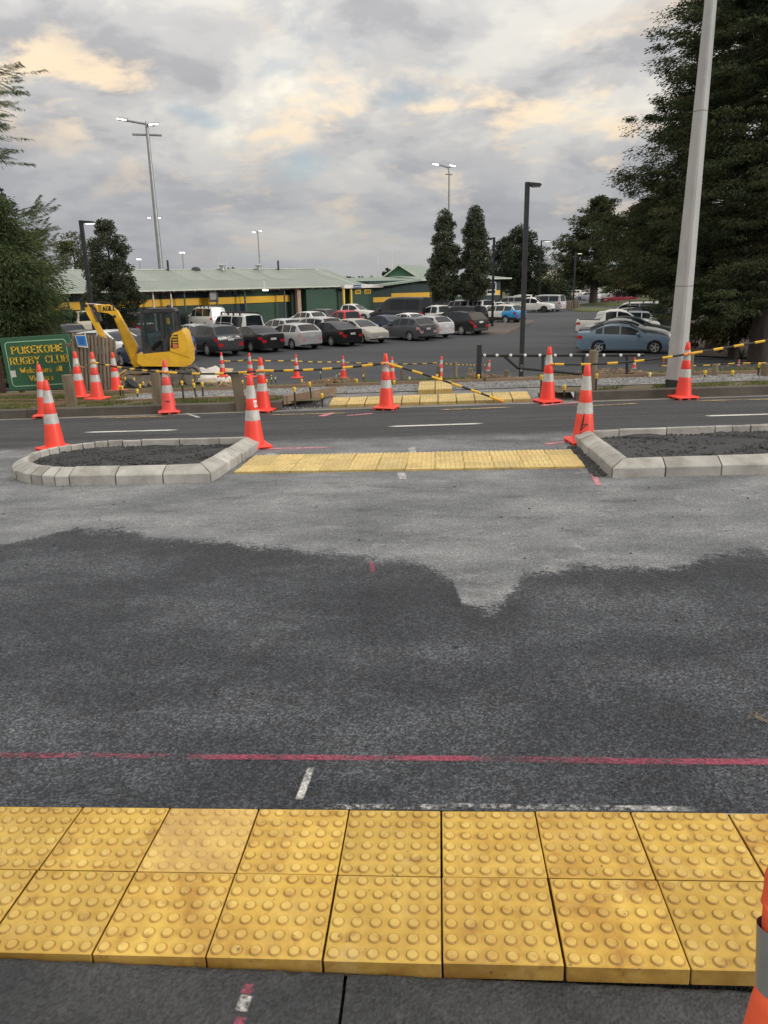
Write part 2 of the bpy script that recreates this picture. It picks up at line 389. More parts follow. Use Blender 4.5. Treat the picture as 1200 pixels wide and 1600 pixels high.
def strip(name, pts, width, mat_, label, cat, off=.004, group=None):
    """painted mark: a ribbon laid on the ground along pts (x, y), with its own run of UVs"""
    pts = [Vector((p[0], p[1], 0)) for p in pts]; fine = []
    for a, b in zip(pts[:-1], pts[1:]):
        k = max(1, int((b-a).length/.3)); fine += [a.lerp(b, i/k) for i in range(k)]
    fine.append(pts[-1]); n = len(fine); vs = []; fs = []
    for i, p in enumerate(fine):
        d = (fine[min(i+1, n-1)]-fine[max(i-1, 0)]).normalized(); nn = Vector((-d.y, d.x, 0))*width/2
        for s in (-1, 1):
            q = p+nn*s; vs.append((q.x, q.y, zg(q.x, q.y)+off))
    for i in range(n-1): fs.append((2*i, 2*i+2, 2*i+3, 2*i+1))
    me = bpy.data.meshes.new(name); me.from_pydata(vs, [], fs); me.materials.append(mat_)
    uv = me.uv_layers.new(name='UVMap')
    for f in me.polygons:
        for li, vi in zip(f.loop_indices, f.vertices): uv.data[li].uv = ((vi//2)/(n-1), vi % 2)
    return tag(link(name, me), label, cat, group)

# ------------------------------------------------------------------ the setting
far_y = [12.66]+frange(13, 24, 22)+frange(25, 40, 15)+frange(43, 95, 13)+[120,150,220,320,450,650,900]
xs_w = [-700,-400,-220,-130,-80,-50,-35,-24,-14,-10,-6,-3,0,3,6,10,14,20,28,38,55,80,130,220,400,700]
tag(sheet('ground', xs_w, far_y, m_earth('far_ground', [(.3,(.05,.058,.024)), (.5,(.09,.10,.042)), (.7,(.14,.12,.07))], .3), -.03, zg, lambda x, y: not (-3 < x < 3 and y < 13.5)), kind='structure')
tag(sheet('road', [-700,-200,-60,-30,-14]+frange(-12, 12, 24)+[14,30,60,200,700], [2.1045]+frange(2.2, 8, 10)+frange(8.5, 12.3, 8)+[12.48], ROADM), kind='structure')
chan = tag(sheet('kerb_channel', [-700,-60,-14]+frange(-12, 12, 12)+[14,60,700], [12.45,12.64], CHAN, .004), kind='structure')
# near footpath: two slabs of black asphalt with an open joint
pv = thing('pavement', None, None, kind='structure')
def slab(x0, x1):
    n = 60; xs = frange(x0, x1, max(2, int((x1-x0)*30))); ys = [-5, -2, .3]+frange(.9, 1.40, 6)
    vs = []; fs = []
    for y in ys:
        for x in xs: vs.append((x, y, -.028+.004*math.sin(x*9+y*5)))
    # the ragged edge against the tactile tiles
    for x in xs: vs.append((x, 1.468+rnd.uniform(-.007, .007), -.026+rnd.uniform(-.005, .006)))
    for x in xs: vs.append((x, 1.492+rnd.uniform(-.004, .0), -.040))
    m = len(xs)
    for j in range(len(ys)+1):
        for i in range(m-1): fs.append((j*m+i, j*m+i+1, (j+1)*m+i+1, (j+1)*m+i))
    k = len(vs)
    for x in (x0, x1): vs += [(x, -5, -.036), (x, 1.45, -.036), (x, 1.45, -.09), (x, -5, -.09)]
    fs += [(k, k+1, k+2, k+3), (k+4, k+5, k+6, k+7)]
    MB().add(vs, fs).build('pavement_slab', PAVE, pv, 40)
for _x0, _x1 in ((-9, -2.74), (2.16, 9)):
    MB().add([(x, y, z) for z in (-.2,) for y in (1.5, 2.1) for x in (_x0, _x1)]+[(x, y, zg(x, 2.1)+.002) for y in (1.5, 2.1) for x in (_x0, _x1)], [(4,5,7,6),(0,1,5,4),(0,4,6,2),(1,3,7,5)]).build('pavement_slab', PAVE, pv)
slab(-9.0, -.232); slab(-.224, 9)
b = MB().box(-60, 60, -5, 2.2, -.3, -.085); b.build('pavement_base', PAVE, pv)
# far verge, footpath, car park
tag(sheet('verge', [-60,-30,-14]+frange(-12, 12, 24)+[14,30,60], frange(12.75, 13.35, 2)+frange(13.7, 20.5, 14), VERGE, .0, zg, lambda x, y: not (-2 < x < 2 and y < 13.69)), kind='structure')
tag(poly_sheet('footpath', [(-6.1,13.75),(-4.5,13.62),(-2.9,13.62),(-2.1,13.66),(2.1,13.66),(3.0,13.5),(10,13.5),(14,13.4),(14,14.62),(6,14.7),(2,14.85),(-2,14.95),(-5.4,15.1)], GRAVEL, .012, 1.0), kind='structure')
_v = [(x, y, zg(x, 12.6)+(y-12.6)*.055+(.0 if y < 13.3 else .035) if y < 13.4 else zg(x, y)+.008) for y in (12.64, 13.0, 13.34, 13.75) for x in (-2.75, -1.9, -.8, .4, 1.6, 2.3)]
tag(MB().add(_v, [(j*6+i, j*6+i+1, j*6+i+7, j*6+i+6) for j in range(3) for i in range(5)]).build('crossing_bed', GRAVEL), kind='structure')
tag(poly_sheet('car_park', [(-60,24.5),(-8.5,21.2),(-3,18.6),(2,18.4),(16,17.8),(26,22),(34,33),(34,45),(46,150),(20,160),(-60,150)], PARK, .006, 4.0), kind='structure')
tag(poly_sheet('lawn', [(-75,40),(-45,56),(-30,66),(-11,82.5),(-4,90.5),(-8,97),(-80,90)], GRASSG, .02, 6.0), kind='structure')
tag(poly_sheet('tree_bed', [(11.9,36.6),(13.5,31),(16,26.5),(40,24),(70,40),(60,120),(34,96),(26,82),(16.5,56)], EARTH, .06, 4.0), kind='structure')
# grass island with a lamp in the middle distance and the grass mound behind it
def gpx0(*l): return [(at(*q).x, at(*q).y) for q in l]
def mound(name, poly, hgt, mat_, kerb=None):
    cx = sum(p[0] for p in poly)/len(poly); cy = sum(p[1] for p in poly)/len(poly); vs = []; fs = []; n = len(poly); rings = [1, .985, .8, .5, .2]
    for k, s in enumerate(rings):
        for x, y in poly:
            q = (cx+(x-cx)*s, cy+(y-cy)*s); vs.append((*q, zg(*q)+(0 if k == 0 else .12+hgt*(1-s)**.8)))
    vs.append((cx, cy, zg(cx, cy)+.12+hgt)); c = len(vs)-1
    for k in range(len(rings)-1):
        for i in range(n): fs.append((k*n+i, k*n+(i+1) % n, (k+1)*n+(i+1) % n, (k+1)*n+i))
    for i in range(n): fs.append(((len(rings)-1)*n+i, (len(rings)-1)*n+(i+1) % n, c))
    me = bpy.data.meshes.new(name); me.from_pydata(vs, [], fs); me.materials.append(mat_); me.polygons.foreach_set('use_smooth', [True]*len(me.polygons))
    return tag(link(name, me), kind='structure')
mound('grass_island', [(16.5,98),(17.2,93.5),(18.2,92.5),(20,93),(22.3,95.5),(22.5,98),(21,103),(18.5,106)], .25, GRASSG)
mound('grass_mound', [(21,118),(25,111),(31,107),(37,104.5),(44,108),(46,122),(38,132),(26,130)], .9, GRASSG)
BROWN = m_asphalt('brown_chip', (.085,.070,.062), (.125,.105,.095), 1.0, (.17,.15,.135), .3)
mound('parking_island', gpx0((734,519.5),(736,521.5),(783,523.5),(791,522.5),(797,520),(832,505.5),(835,503.5),(832,502),(775,504)), .0, BROWN)
# white bay ends and lane ticks in the car park
WP = m_paint('white_road_paint', (.66,.65,.62), .40, .10, 18, (1,1,1), 1.5)
for i, (a, b_, w_, lab) in enumerate((((130,676),(281,672),.13,'worn white lane dash on the far lane behind the left island'), ((604,667),(757,662),.13,'worn white lane dash opposite the yellow crossing strip'), ((1098,650.5),(1240,646.5),.13,'worn white lane dash behind the right island'))):
    p, q = at(*a), at(*b_); strip('lane_dash', [(p.x,p.y),(q.x,q.y)], w_, WP, lab, 'road marking', .005, 'white dashes along the far lane')
YP = m_paint('yellow_road_paint', (.58,.42,.20), .48, .12, 14, (1,1,1), 2.2)
for a, b_, lab in (((150,654),(262,651),'faded yellow edge line left of the worn orange cone'), ((420,649),(545,646),'faded yellow edge line between two orange cones by the kerb'), ((685,641),(800,637),'faded yellow edge line in front of the far yellow paving'), ((895,636),(1000,631),'faded yellow edge line just left of the concrete lamp post'), ((1085,627),(1215,624),'faded yellow edge line right of the concrete lamp post')):
    p, q = at(*a), at(*b_); strip('edge_line', [(p.x,p.y),(q.x,q.y)], .10, YP, lab, 'road marking', .009, 'yellow edge line pieces')
PINK = m_paint('pink_spray', (.66,.10,.19), .56, .16, 60, (1,1.4,1), 3.2)
PINKF = m_paint('faint_pink_spray', (.60,.06,.14), .56, .10, 40, (1,1.6,1), 2.2)
PINKP = m_paint('pale_pink_spray', (.80,.30,.36), .47, .12, 20, (1,1,1), 3.0)
WSPRAY = m_paint('white_spray', (.74,.73,.71), .50, .10, 55, (1,1,1), 4.0)
strip('spray_line', [(-2.6,2.415),(-.95,2.405)], .04, PINKF, 'faint broken pink spray line at the left on the dark asphalt', 'spray mark')
strip('spray_line', [(-.98,2.405),(.22,2.40)], .04, PINK, 'bright pink spray line across the middle of the dark asphalt', 'spray mark')
strip('spray_line', [(.15,2.40),(.62,2.392),(.66,2.388),(3.0,2.385)], .045, PINK, 'bright pink spray line running off the right edge', 'spray mark')
def mark(name, a, b_, w_, m, lab, off=.005):
    p, q = at(*a), at(*b_); return strip(name, [(p.x,p.y),(q.x,q.y)], w_, m, lab, 'spray mark', off)
mark('spray_tick', (467,1252), (487,1200), .032, WSPRAY, 'short white spray tick behind the tactile tiles')
mark('spray_tick', (580,877), (583,896), .035, PINK, 'small pink tick on the new asphalt beyond the middle')
mark('spray_tick', (925,737), (936,760), .06, PINKP, 'pale pink tick at the corner of the right island')
mark('spray_tick', (626,738), (630,750), .10, WSPRAY, 'white dab at the near edge of the middle yellow strip')
mark('spray_tick', (643,699), (645,709), .10, WSPRAY, 'white dab behind the middle yellow strip')
mark('spray_tick', (408,716), (428,709), .16, WSPRAY, 'white smear beside the left end of the middle yellow strip')
mark('spray_tick', (850,695), (890,690), .10, PINKP, 'pale pink dash left of the right island cone')
mark('spray_tick', (372,702), (520,700), .10, PINKP, 'long pale pink dash behind the middle yellow strip')
mark('spray_tick', (500,651), (522,645), .16, PINKP, 'pink squiggle by the left end of the far yellow paving')
mark('spray_tick', (540,650), (585,646), .12, PINKP, 'pink dashes in front of the far yellow paving')
mark('spray_tick', (843,634), (905,629), .14, PINKP, 'pink letters scrawled below the cone by the lowered kerb')
mark('spray_tick', (290,646), (312,653), .08, WSPRAY, 'white spray stroke right of the worn orange cone')
def lowmark(name, pts, w_, m, lab):
    o = strip(name, pts, w_, m, lab, 'spray mark')
    for v in o.data.vertices: v.co.z = -.019
    return o
lowmark('spray_tick', [(-.468,1.40),(-.461,1.432)], .035, PINK, 'pink dab at the edge of the near asphalt slab')
lowmark('spray_tick', [(-.468,1.355),(-.463,1.402)], .035, WSPRAY, 'white dab between two pink dabs on the near slab')
lowmark('spray_tick', [(-.468,1.305),(-.462,1.345)], .030, PINK, 'lowest pink dab on the near asphalt slab')
strip('spray_line', [(-.4,2.112),(.05,2.118)], .035, m_paint('white_dust', (.62,.62,.60), .56, .08, 40, (1,1,1), 5.0), 'thin white dust line along the back of the left tactile tiles', 'spray mark', .006)
strip('spray_line', [(.02,2.125),(.85,2.118)], .032, m_paint('white_dust_b', (.58,.58,.57), .54, .08, 40, (1,1,1), 5.0), 'white dust line along the back of the right tactile tiles', 'spray mark', .006)
# far kerb, block by block
kb = thing('kerb', None, None, kind='structure')
def kerb_run(x0, x1, L0, h0=.14, h1=None, y0=12.62, y1=12.80):
    x = x0
    while x < x1-.05:
        l = min(L0*rnd.uniform(.9, 1.1), x1-x); f0 = h0 if h1 is None else h0+(h1-h0)*(x-x0)/(x1-x0); f1 = h0 if h1 is None else h0+(h1-h0)*(x+l-x0)/(x1-x0)
        zb0, zb1 = zg(x, 12.6), zg(x+l, 12.6); e = .006
        prof = [(y0,-.1),(y0+.012,1),(y0+.03,1.05),(y1,1.05),(y1,-.1)]
        vs = []
        for xx, zb, f in ((x+e, zb0, f0), (x+l-e, zb1, f1)):
            for yy, k in prof: vs.append((xx, yy, zb+(k*f if k > 0 else k)))
        n = 5; fs = [(i, (i+1) % n, n+(i+1) % n, n+i) for i in range(n)]+[tuple(range(n-1,-1,-1)), tuple(range(n,2*n))]
        MB().add(vs, fs).build('kerb_stone', KERBOLD, kb); x += l
kerb_run(-30, -2.62, 2.3); kerb_run(2.28, 24, 1.6); kerb_run(1.72, 2.26, .6, .09, .10, 12.95, 13.10)
# timber forms: the splayed board at the left of the crossing and edging boards behind the path
TIMB = mat('form_timber', (.24,.17,.115), .85, var=.25, scale=1.6, bump=.004, bscale=70, dirt=(.10,.075,.055), dirt_amt=.6, stretch=(.4,3,3))
def board(a, b_, hgt, thick, label, group=None, za=0, zb=0, m=None):
    a, b_ = Vector(a), Vector(b_); d = Vector((b_.x-a.x, b_.y-a.y, 0)); n = Vector((-d.y, d.x, 0)).normalized()*thick/2; vs = []
    for p, z0 in ((a, za), (b_, zb)):
        g = zg(p.x, p.y)+z0
        for s in (-1, 1):
            for z in (0, hgt): vs.append((p.x+n.x*s, p.y+n.y*s, g+z))
    fs = [(0,1,3,2),(4,6,7,5),(0,4,5,1),(2,3,7,6),(1,5,7,3),(0,2,6,4)]
    o = MB().add(vs, fs).build('edging_board', m or TIMB); return tag(o, label, 'board', group)
board((-2.60,12.68), (-1.80,13.5), .15, .04, 'splayed timber board slanting from the kerb end to the gravel', None, -.05, .0)
for x0, x1, yy, lab in ((-9.4,-5.6,15.12,'timber edging board behind the path near the digger'), (-5.55,-2.2,15.0,'timber edging board behind the path near the pale sheeting'), (-2.15,.9,14.95,'timber edging board behind the path left of the yellow paving square'), (.95,3.3,14.88,'pinkish edging board behind the path in front of the black gate post'), (3.35,7.0,14.78,'timber edging board behind the path left of the lamp post'), (7.05,10.6,14.7,'timber edging board behind the path right of the lamp post'), (10.65,14.0,14.6,'timber edging board at the far right of the path')):
    board((x0,yy), (x1,yy-.05), .10, .05, lab, 'edging boards behind the path', -.03, -.03)
board((-9.3,13.56), (-2.9,13.56), .06, .04, 'timber edging board between the grass strip and the gravel', None, -.02, -.02)
board((-8.6,14.3), (-6.9,13.75), .07, .03, 'bare edging board at the left end of the gravel path', None, -.02, -.02)
# ------------------------------------------------------------------ tactile paving
def m_tile(name, c0, c1, stain, worn=1.0):
    t = NT(name); o = t.obj(); w = t.math('MULTIPLY', t.rand(), 60.0)
    n = t.noise(o, 7, 6, .62, .3, w=w); c = t.ramp(n, (.32, c0), (.66, c1))
    st = t.ramp(t.noise(o, 5.0, 7, .66, .5, w=t.math('ADD', w, 7.0)), (.42, 0.0), (.66, 1.0))
    c = t.mix(c, stain, t.math('MULTIPLY', st, t.math('ADD', t.math('MULTIPLY', t.rand(), .9), .25)))
    dst = t.ramp(t.noise(o, 19, 2, .4, w=t.math('ADD', w, 23.0)), (.58, 0.0), (.70, 1.0)); c = t.mix(c, stain, t.math('MULTIPLY', dst, .55))
    spots = t.ramp(t.noise(o, 52, 4, .55, w=w), (.665, 0.0), (.70, 1.0))
    c = t.mix(c, (.10,.07,.05), t.math('MULTIPLY', spots, .7))
    scuff = t.ramp(t.noise(t.map(o, (1, 2.4, 1)), 13, 7, .75, 1.2, w=t.math('ADD', w, 3.0)), (.63, 0.0), (.72, 1.0))
    c = t.mix(c, (.22,.19,.16), t.math('MULTIPLY', scuff, .75))
    pale = t.ramp(t.noise(o, 9, 5, .6, w=t.math('ADD', w, 11.0)), (.55, 0.0), (.75, 1.0))
    c = t.mix(c, (.78,.60,.27), t.math('MULTIPLY', pale, .35))
    k = t.math('ADD', t.math('MULTIPLY', t.rand(), .30), .78)
    vm = t.N.new('ShaderNodeVectorMath'); vm.operation = 'SCALE'; t.L.new(c, vm.inputs[0]); t.L.new(k, vm.inputs['Scale'])
    rg = t.math('ADD', .38, t.math('MULTIPLY', t.noise(o, 16, 4), .3))
    odd = t.math('GREATER_THAN', t.rand(), .80); cc = t.mix(vm.outputs[0], (.64,.45,.18), t.math('MULTIPLY', odd, .4))
    return t.done(cc, rg, 0, t.bump(t.noise(o, 90, 4, .6), .35, .0015))
TILE = [m_tile('tactile_yellow', (.62,.39,.060), (.75,.51,.105), (.36,.17,.022)), m_tile('tactile_yellow_grimed', (.34,.19,.035), (.52,.33,.08), (.22,.11,.02)), m_tile('tactile_yellow_worn', (.68,.45,.09), (.80,.59,.18), (.36,.18,.03))]  # grime with painted shade for dome sides, wear with painted light for tops
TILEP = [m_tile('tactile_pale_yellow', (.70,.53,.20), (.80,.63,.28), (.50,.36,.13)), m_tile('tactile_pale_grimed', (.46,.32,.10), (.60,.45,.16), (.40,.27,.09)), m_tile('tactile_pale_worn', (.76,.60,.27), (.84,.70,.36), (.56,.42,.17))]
def tile_mesh(p, th, m, seg, r0, r1, hh, gap=.0035, bevel=.003):
    mb = MB(); a = p/2-gap/2
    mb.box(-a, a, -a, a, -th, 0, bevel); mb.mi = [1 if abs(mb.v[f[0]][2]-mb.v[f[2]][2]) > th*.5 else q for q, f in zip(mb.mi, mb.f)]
    s = p/6
    for i in range(6):
        for j in range(6):
            cx, cy = (i-2.5)*s, (j-2.5)*s
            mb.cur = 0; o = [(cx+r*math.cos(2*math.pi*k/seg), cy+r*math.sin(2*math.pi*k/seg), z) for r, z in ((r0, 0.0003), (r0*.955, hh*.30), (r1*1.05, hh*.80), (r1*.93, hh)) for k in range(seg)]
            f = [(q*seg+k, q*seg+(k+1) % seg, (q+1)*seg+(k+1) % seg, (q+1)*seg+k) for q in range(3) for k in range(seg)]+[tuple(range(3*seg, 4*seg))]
            b0 = len(mb.v); mb.add(o, f[:2*seg], 1); mb.f += [tuple(i+b0 for i in g) for g in f[2*seg:]]; mb.mi += [0]*seg+[2]  # dome sides take the darker colour, tops the paler: shading painted to show relief
    return mb.mesh('tile', m, 26)
def tile_field(name, label, x0, y0, nx, ny, p, me, zf, skew=0.0, jit=.002, tilt=.004):
    t = thing(name, label, 'paving', (x0+nx*p/2, y0, zf(x0+nx*p/2, y0)))
    for j in range(ny):
        for i in range(nx):
            x, y = x0+(i+.5)*p, y0+(j+.5)*p+skew*(i-nx/2)*p
            o = link('tile', me, t); z = zf(x, y)
            o.matrix_parent_inverse = Matrix.Translation(-t.location)
            sx = (zf(x+.3, y)-zf(x-.3, y))/.6; sy = (zf(x, y+.3)-zf(x, y-.3))/.6
            o.location = (x+rnd.uniform(-jit, jit), y+rnd.uniform(-jit, jit), z+rnd.uniform(-jit*.6, jit*.6))
            o.rotation_euler = (sy+rnd.uniform(-tilt, tilt), -sx+rnd.uniform(-tilt, tilt), rnd.uniform(-tilt, tilt)+skew)
    return t
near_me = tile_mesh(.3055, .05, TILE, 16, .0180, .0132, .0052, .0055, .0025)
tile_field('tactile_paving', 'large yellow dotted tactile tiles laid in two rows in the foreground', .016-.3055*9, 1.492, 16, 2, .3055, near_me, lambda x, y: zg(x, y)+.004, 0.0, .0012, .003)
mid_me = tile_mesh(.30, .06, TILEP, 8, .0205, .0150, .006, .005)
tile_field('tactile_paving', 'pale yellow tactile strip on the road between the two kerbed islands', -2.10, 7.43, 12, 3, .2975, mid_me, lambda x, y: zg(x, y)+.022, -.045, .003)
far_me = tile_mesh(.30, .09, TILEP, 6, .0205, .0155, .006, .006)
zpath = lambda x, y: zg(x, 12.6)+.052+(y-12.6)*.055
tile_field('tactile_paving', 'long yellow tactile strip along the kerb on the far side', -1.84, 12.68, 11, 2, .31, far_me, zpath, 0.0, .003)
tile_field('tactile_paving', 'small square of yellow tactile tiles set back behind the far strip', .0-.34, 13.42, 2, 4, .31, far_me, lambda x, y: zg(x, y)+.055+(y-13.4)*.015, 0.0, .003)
# ------------------------------------------------------------------ kerbed islands
def island(label, joints, fill_h, inner=.19):
    cx = sum(p[0] for p in joints)/len(joints); cy = sum(p[1] for p in joints)/len(joints)
    t = thing('traffic_island', label, 'traffic island', (cx, cy, zg(cx, cy))); inv = Matrix.Translation(-t.location)
    P = [Vector((x, y, 0)) for x, y in joints]; n = len(P); nrm = []
    area = sum(P[i].x*P[(i+1) % n].y-P[(i+1) % n].x*P[i].y for i in range(n)); sg = 1 if area > 0 else -1
    for i in range(n):
        a, c = (P[i]-P[i-1]).normalized(), (P[(i+1) % n]-P[i]).normalized()
        na, nc = Vector((-a.y, a.x, 0))*sg, Vector((-c.y, c.x, 0))*sg
        m = (na+nc).normalized(); nrm.append(m/max(.5, m.dot(na)))
    prof = [(0,-.06),(0,.092),(.012,.103),(.115,.154),(.135,.158),(.165,.156),(.17,.147),(.17,-.06)]
    for i in range(n):
        a, c = P[i], P[(i+1) % n]; l = (c-a).length; e = rnd.uniform(.004, .010)/l; j = n_ = (i+1) % n
        dz = rnd.uniform(-.005, .006); dt = rnd.uniform(-.006, .006); vs = []
        for u, q in ((e, 0), (.5, 0), (1-e, 0)):
            p = a.lerp(c, u); m = nrm[i].lerp(nrm[j], u)
            for k, (d, z) in enumerate(prof):
                w = p+m*(d+dt); vs.append((w.x, w.y, zg(p.x, p.y)+z+dz+(rnd.uniform(-.0025,.0025) if z > .05 else 0)))
        k = len(prof); fs = [(s*k+q, s*k+(q+1) % k, (s+1)*k+(q+1) % k, (s+1)*k+q) for s in range(2) for q in range(k)]+[tuple(range(k-1,-1,-1)), tuple(range(2*k, 3*k))]
        o = MB().add(vs, fs).build('kerb_block', CONC, t); o.matrix_parent_inverse = inv
    # black stone fill: a lumpy bed with loose stones on it
    Q = [P[i]+nrm[i]*.172 for i in range(n)]; vs = []; fs = []; rings = [1, .93, .8, .62, .42, .2]
    for s in rings:
        for q in range(n*3):
            i, u = divmod(q, 3); w = Q[i].lerp(Q[(i+1) % n], u/3); x, y = cx+(w.x-cx)*s, cy+(w.y-cy)*s
            vs.append((x, y, zg(x, y)+fill_h+.03*(1-s)+.018*math.sin(x*7+1)*math.cos(y*9)+rnd.uniform(-.01,.01)))
    m3 = n*3; vs.append((cx, cy, zg(cx, cy)+fill_h+.03))
    for k in range(len(rings)-1):
        for i in range(m3): fs.append((k*m3+i, k*m3+(i+1) % m3, (k+1)*m3+(i+1) % m3, (k+1)*m3+i))
    for i in range(m3): fs.append(((len(rings)-1)*m3+i, (len(rings)-1)*m3+(i+1) % m3, len(vs)-1))
    base = len(vs); tris = MB().add(vs, fs)
    for _ in range(2600):
        i = rnd.randrange(n); s = math.sqrt(rnd.random())*.97; w = Q[i].lerp(Q[(i+1) % n], rnd.random()); x, y = cx+(w.x-cx)*s, cy+(w.y-cy)*s
        stone(tris, x, y, zg(x, y)+fill_h+.03*(1-s)+.004, rnd.uniform(.008, .022))
    o = tris.build('gravel_fill', BLACKST, t); o.matrix_parent_inverse = inv; o['kind'] = 'stuff'
    return t
def stone(mb, x, y, z, r):
    a = rnd.uniform(0, 6.28); k = [rnd.uniform(.7, 1.3) for _ in range(6)]
    ca, sa = math.cos(a)*r, math.sin(a)*r; h = r*rnd.uniform(.45, .9)
    mb.add([(x+ca*k[0], y+sa*k[0], z), (x-sa*k[1], y+ca*k[1], z+h*.2), (x-ca*k[2], y-sa*k[2], z), (x+sa*k[3], y-ca*k[3], z+h*.2), (x+rnd.uniform(-.3,.3)*r, y+rnd.uniform(-.3,.3)*r, z+h), (x, y, z-h*.6)],
           [(0,1,4),(1,2,4),(2,3,4),(3,0,4),(1,0,5),(2,1,5),(3,2,5),(0,3,5)])
def m_stone(name, lo, hi):
    t = NT(name); r = t.geo.outputs['Random Per Island']; return t.done(t.ramp(r, (0, lo), (1, hi)), .75, 0, t.bump(t.noise(t.pos(), 60, 4), .6, .006))
BLACKST = m_stone('black_stone', (.018,.018,.020), (.062,.062,.066))
GREYST = m_stone('grey_stone', (.10,.10,.105), (.42,.41,.40))
MULCH = m_stone('dry_mulch', (.10,.055,.03), (.36,.25,.14))
LJ = [(-2.23,7.12),(-2.72,7.125),(-3.21,7.13),(-3.69,7.14),(-3.86,7.16),(-4.02,7.21),(-4.17,7.28),(-4.31,7.37),(-4.44,7.48),(-4.55,7.61),(-4.65,7.77),(-4.72,7.95),(-4.76,8.14),(-4.77,8.33),(-4.74,8.52),(-4.68,8.70),(-4.57,8.86),(-4.44,8.98),(-4.28,9.07),(-4.10,9.12),(-3.9,9.14),(-3.65,9.14),(-3.15,9.12),(-2.65,9.10),(-2.17,9.08),(-2.17,8.62),(-2.18,8.15),(-2.20,7.63)]
RJ = [(1.61,6.90),(1.605,7.42),(1.595,7.95),(1.59,8.4),(1.58,8.86),(2.08,8.88),(2.62,8.90),(3.16,8.92),(3.36,8.93),(3.56,8.94),(3.76,8.96),(3.96,8.98),(4.16,9.0),(4.36,9.0),(4.9,8.95),(5.3,8.75),(5.6,8.4),(5.7,7.95),(5.6,7.5),(5.3,7.15),(4.9,6.98),(4.55,6.95),(4.07,6.93),(3.58,6.92),(3.09,6.91),(2.6,6.91),(2.1,6.90)]
island('left kerbed traffic island with a rounded end and black stone fill', LJ, .075)
island('right kerbed traffic island running out of the frame with black stone fill', RJ, .075)
# dark stones raked along the right end of the middle strip
mb = MB()
for _ in range(500):
    u = rnd.random(); x = 1.47+u*.0+rnd.uniform(0, .12); y = 6.95+u*1.6; stone(mb, x, y, zg(x, y)+.006, rnd.uniform(.008, .02))
tag(mb.build('loose_stones', BLACKST), 'loose black stones spilled between the middle yellow strip and the right island', 'gravel', kind='stuff')
# crumbs and grit over the road
mb = MB()
for _ in range(620):
    y = 2.2+rnd.random()**1.6*10; x = rnd.uniform(-.5, .5)*(1.6+y*1.2); stone(mb, x, y, zg(x, y)+.003, rnd.choice((.0015, .002, .003, .004, .005, .007)) * (1+y*.10))
for _ in range(60):
    x = rnd.uniform(-1.1, .9); y = rnd.uniform(.9, 1.42); stone(mb, x, y, -.026, rnd.uniform(.0015, .005))
tag(mb.build('road_grit', BLACKST), 'dark grit scattered over the asphalt', 'grit', kind='stuff')
mb = MB()
for _ in range(7000):
    x = rnd.uniform(-5.9, 9); y = rnd.uniform(13.62, 14.85) if (x < -2 or x > 2.2) else rnd.uniform(13.3, 14.9)
    if (-.36 < x < .3 and y < 14.7) or (-2 < x < 1.9 and y < 13.7): continue
    stone(mb, x, y, zg(x, y)+.014, rnd.uniform(.008, .022))
for _ in range(1500):
    x = rnd.uniform(-2.7, -1.86); y = 12.66+(x+2.7)*.9*rnd.random()+rnd.uniform(0, .9); 
    stone(mb, x, y, (zg(x, 12.6)+(y-12.6)*.05+.006 if y < 13.36 else zg(x, y)+.014), rnd.uniform(.010, .026))
tag(mb.build('path_gravel', GREYST), 'grey crushed stone on the unfinished footpath', 'gravel', kind='stuff')
mb = MB()
for _ in range(2600):
    r_ = rnd.random()
    if r_ < .45: x = rnd.uniform(-4.6, -1.7); y = 15.15+rnd.random()**1.5*1.3
    elif r_ < .9: x = rnd.uniform(.6, 5.3); y = 15.05+rnd.random()**1.4*1.1
    else: x = rnd.uniform(5, 12); y = 14.8+rnd.random()*1.2
    a = rnd.uniform(0, 6.28); l = rnd.uniform(.02, .09); h = rnd.uniform(.0, .09)*max(0, math.sin(x*2.3)+.5); z = zg(x, y)+.01+h
    d = Vector((math.cos(a)*l, math.sin(a)*l, rnd.uniform(-.02, .03))); n = Vector((-math.sin(a), math.cos(a), 0))*rnd.uniform(.004, .010)
    p = Vector((x, y, z)); mb.add([p-d-n, p+d-n, p+d+n, p-d+n, p+Vector((0,0,.012))], [(0,1,4),(1,2,4),(2,3,4),(3,0,4)])
tag(mb.build('dry_mulch', MULCH), 'dry brown clippings heaped behind the footpath boards', 'mulch', kind='stuff')
# ------------------------------------------------------------------ grass blades
def m_leaf(name, lo, mid, hi, trans=.25, rough=.6):
    t = NT(name); r = t.geo.outputs['Random Per Island']; c = t.ramp(r, (0, lo), (.55, mid), (1, hi))
    big = t.noise(t.pos(), .8, 4, .6); c = t.mix(c, hi, t.math('MULTIPLY', t.ramp(big, (.48, 0.0), (.68, 1.0)), .55)); c = t.mix(c, lo, t.math('MULTIPLY', t.ramp(t.noise(t.map(t.pos(), (1,1,1), (5,3,1)), .7, 4, .6), (.5, 0.0), (.7, 1.0)), .6))
    t.done(c, rough, 0); t.b.inputs['Specular IOR Level'].default_value = .25
    tr = t.N.new('ShaderNodeBsdfTranslucent'); t.L.new(c, tr.inputs[0]); mx = t.N.new('ShaderNodeMixShader'); mx.inputs[0].default_value = trans
    t.L.new(t.b.outputs[0], mx.inputs[1]); t.L.new(tr.outputs[0], mx.inputs[2]); t.L.new(mx.outputs[0], t.out.inputs[0]); return t.m
GRASSL = m_leaf('grass_blade', (.06,.095,.020), (.115,.155,.038), (.25,.22,.09), .3)
rng = np.random.default_rng(5)
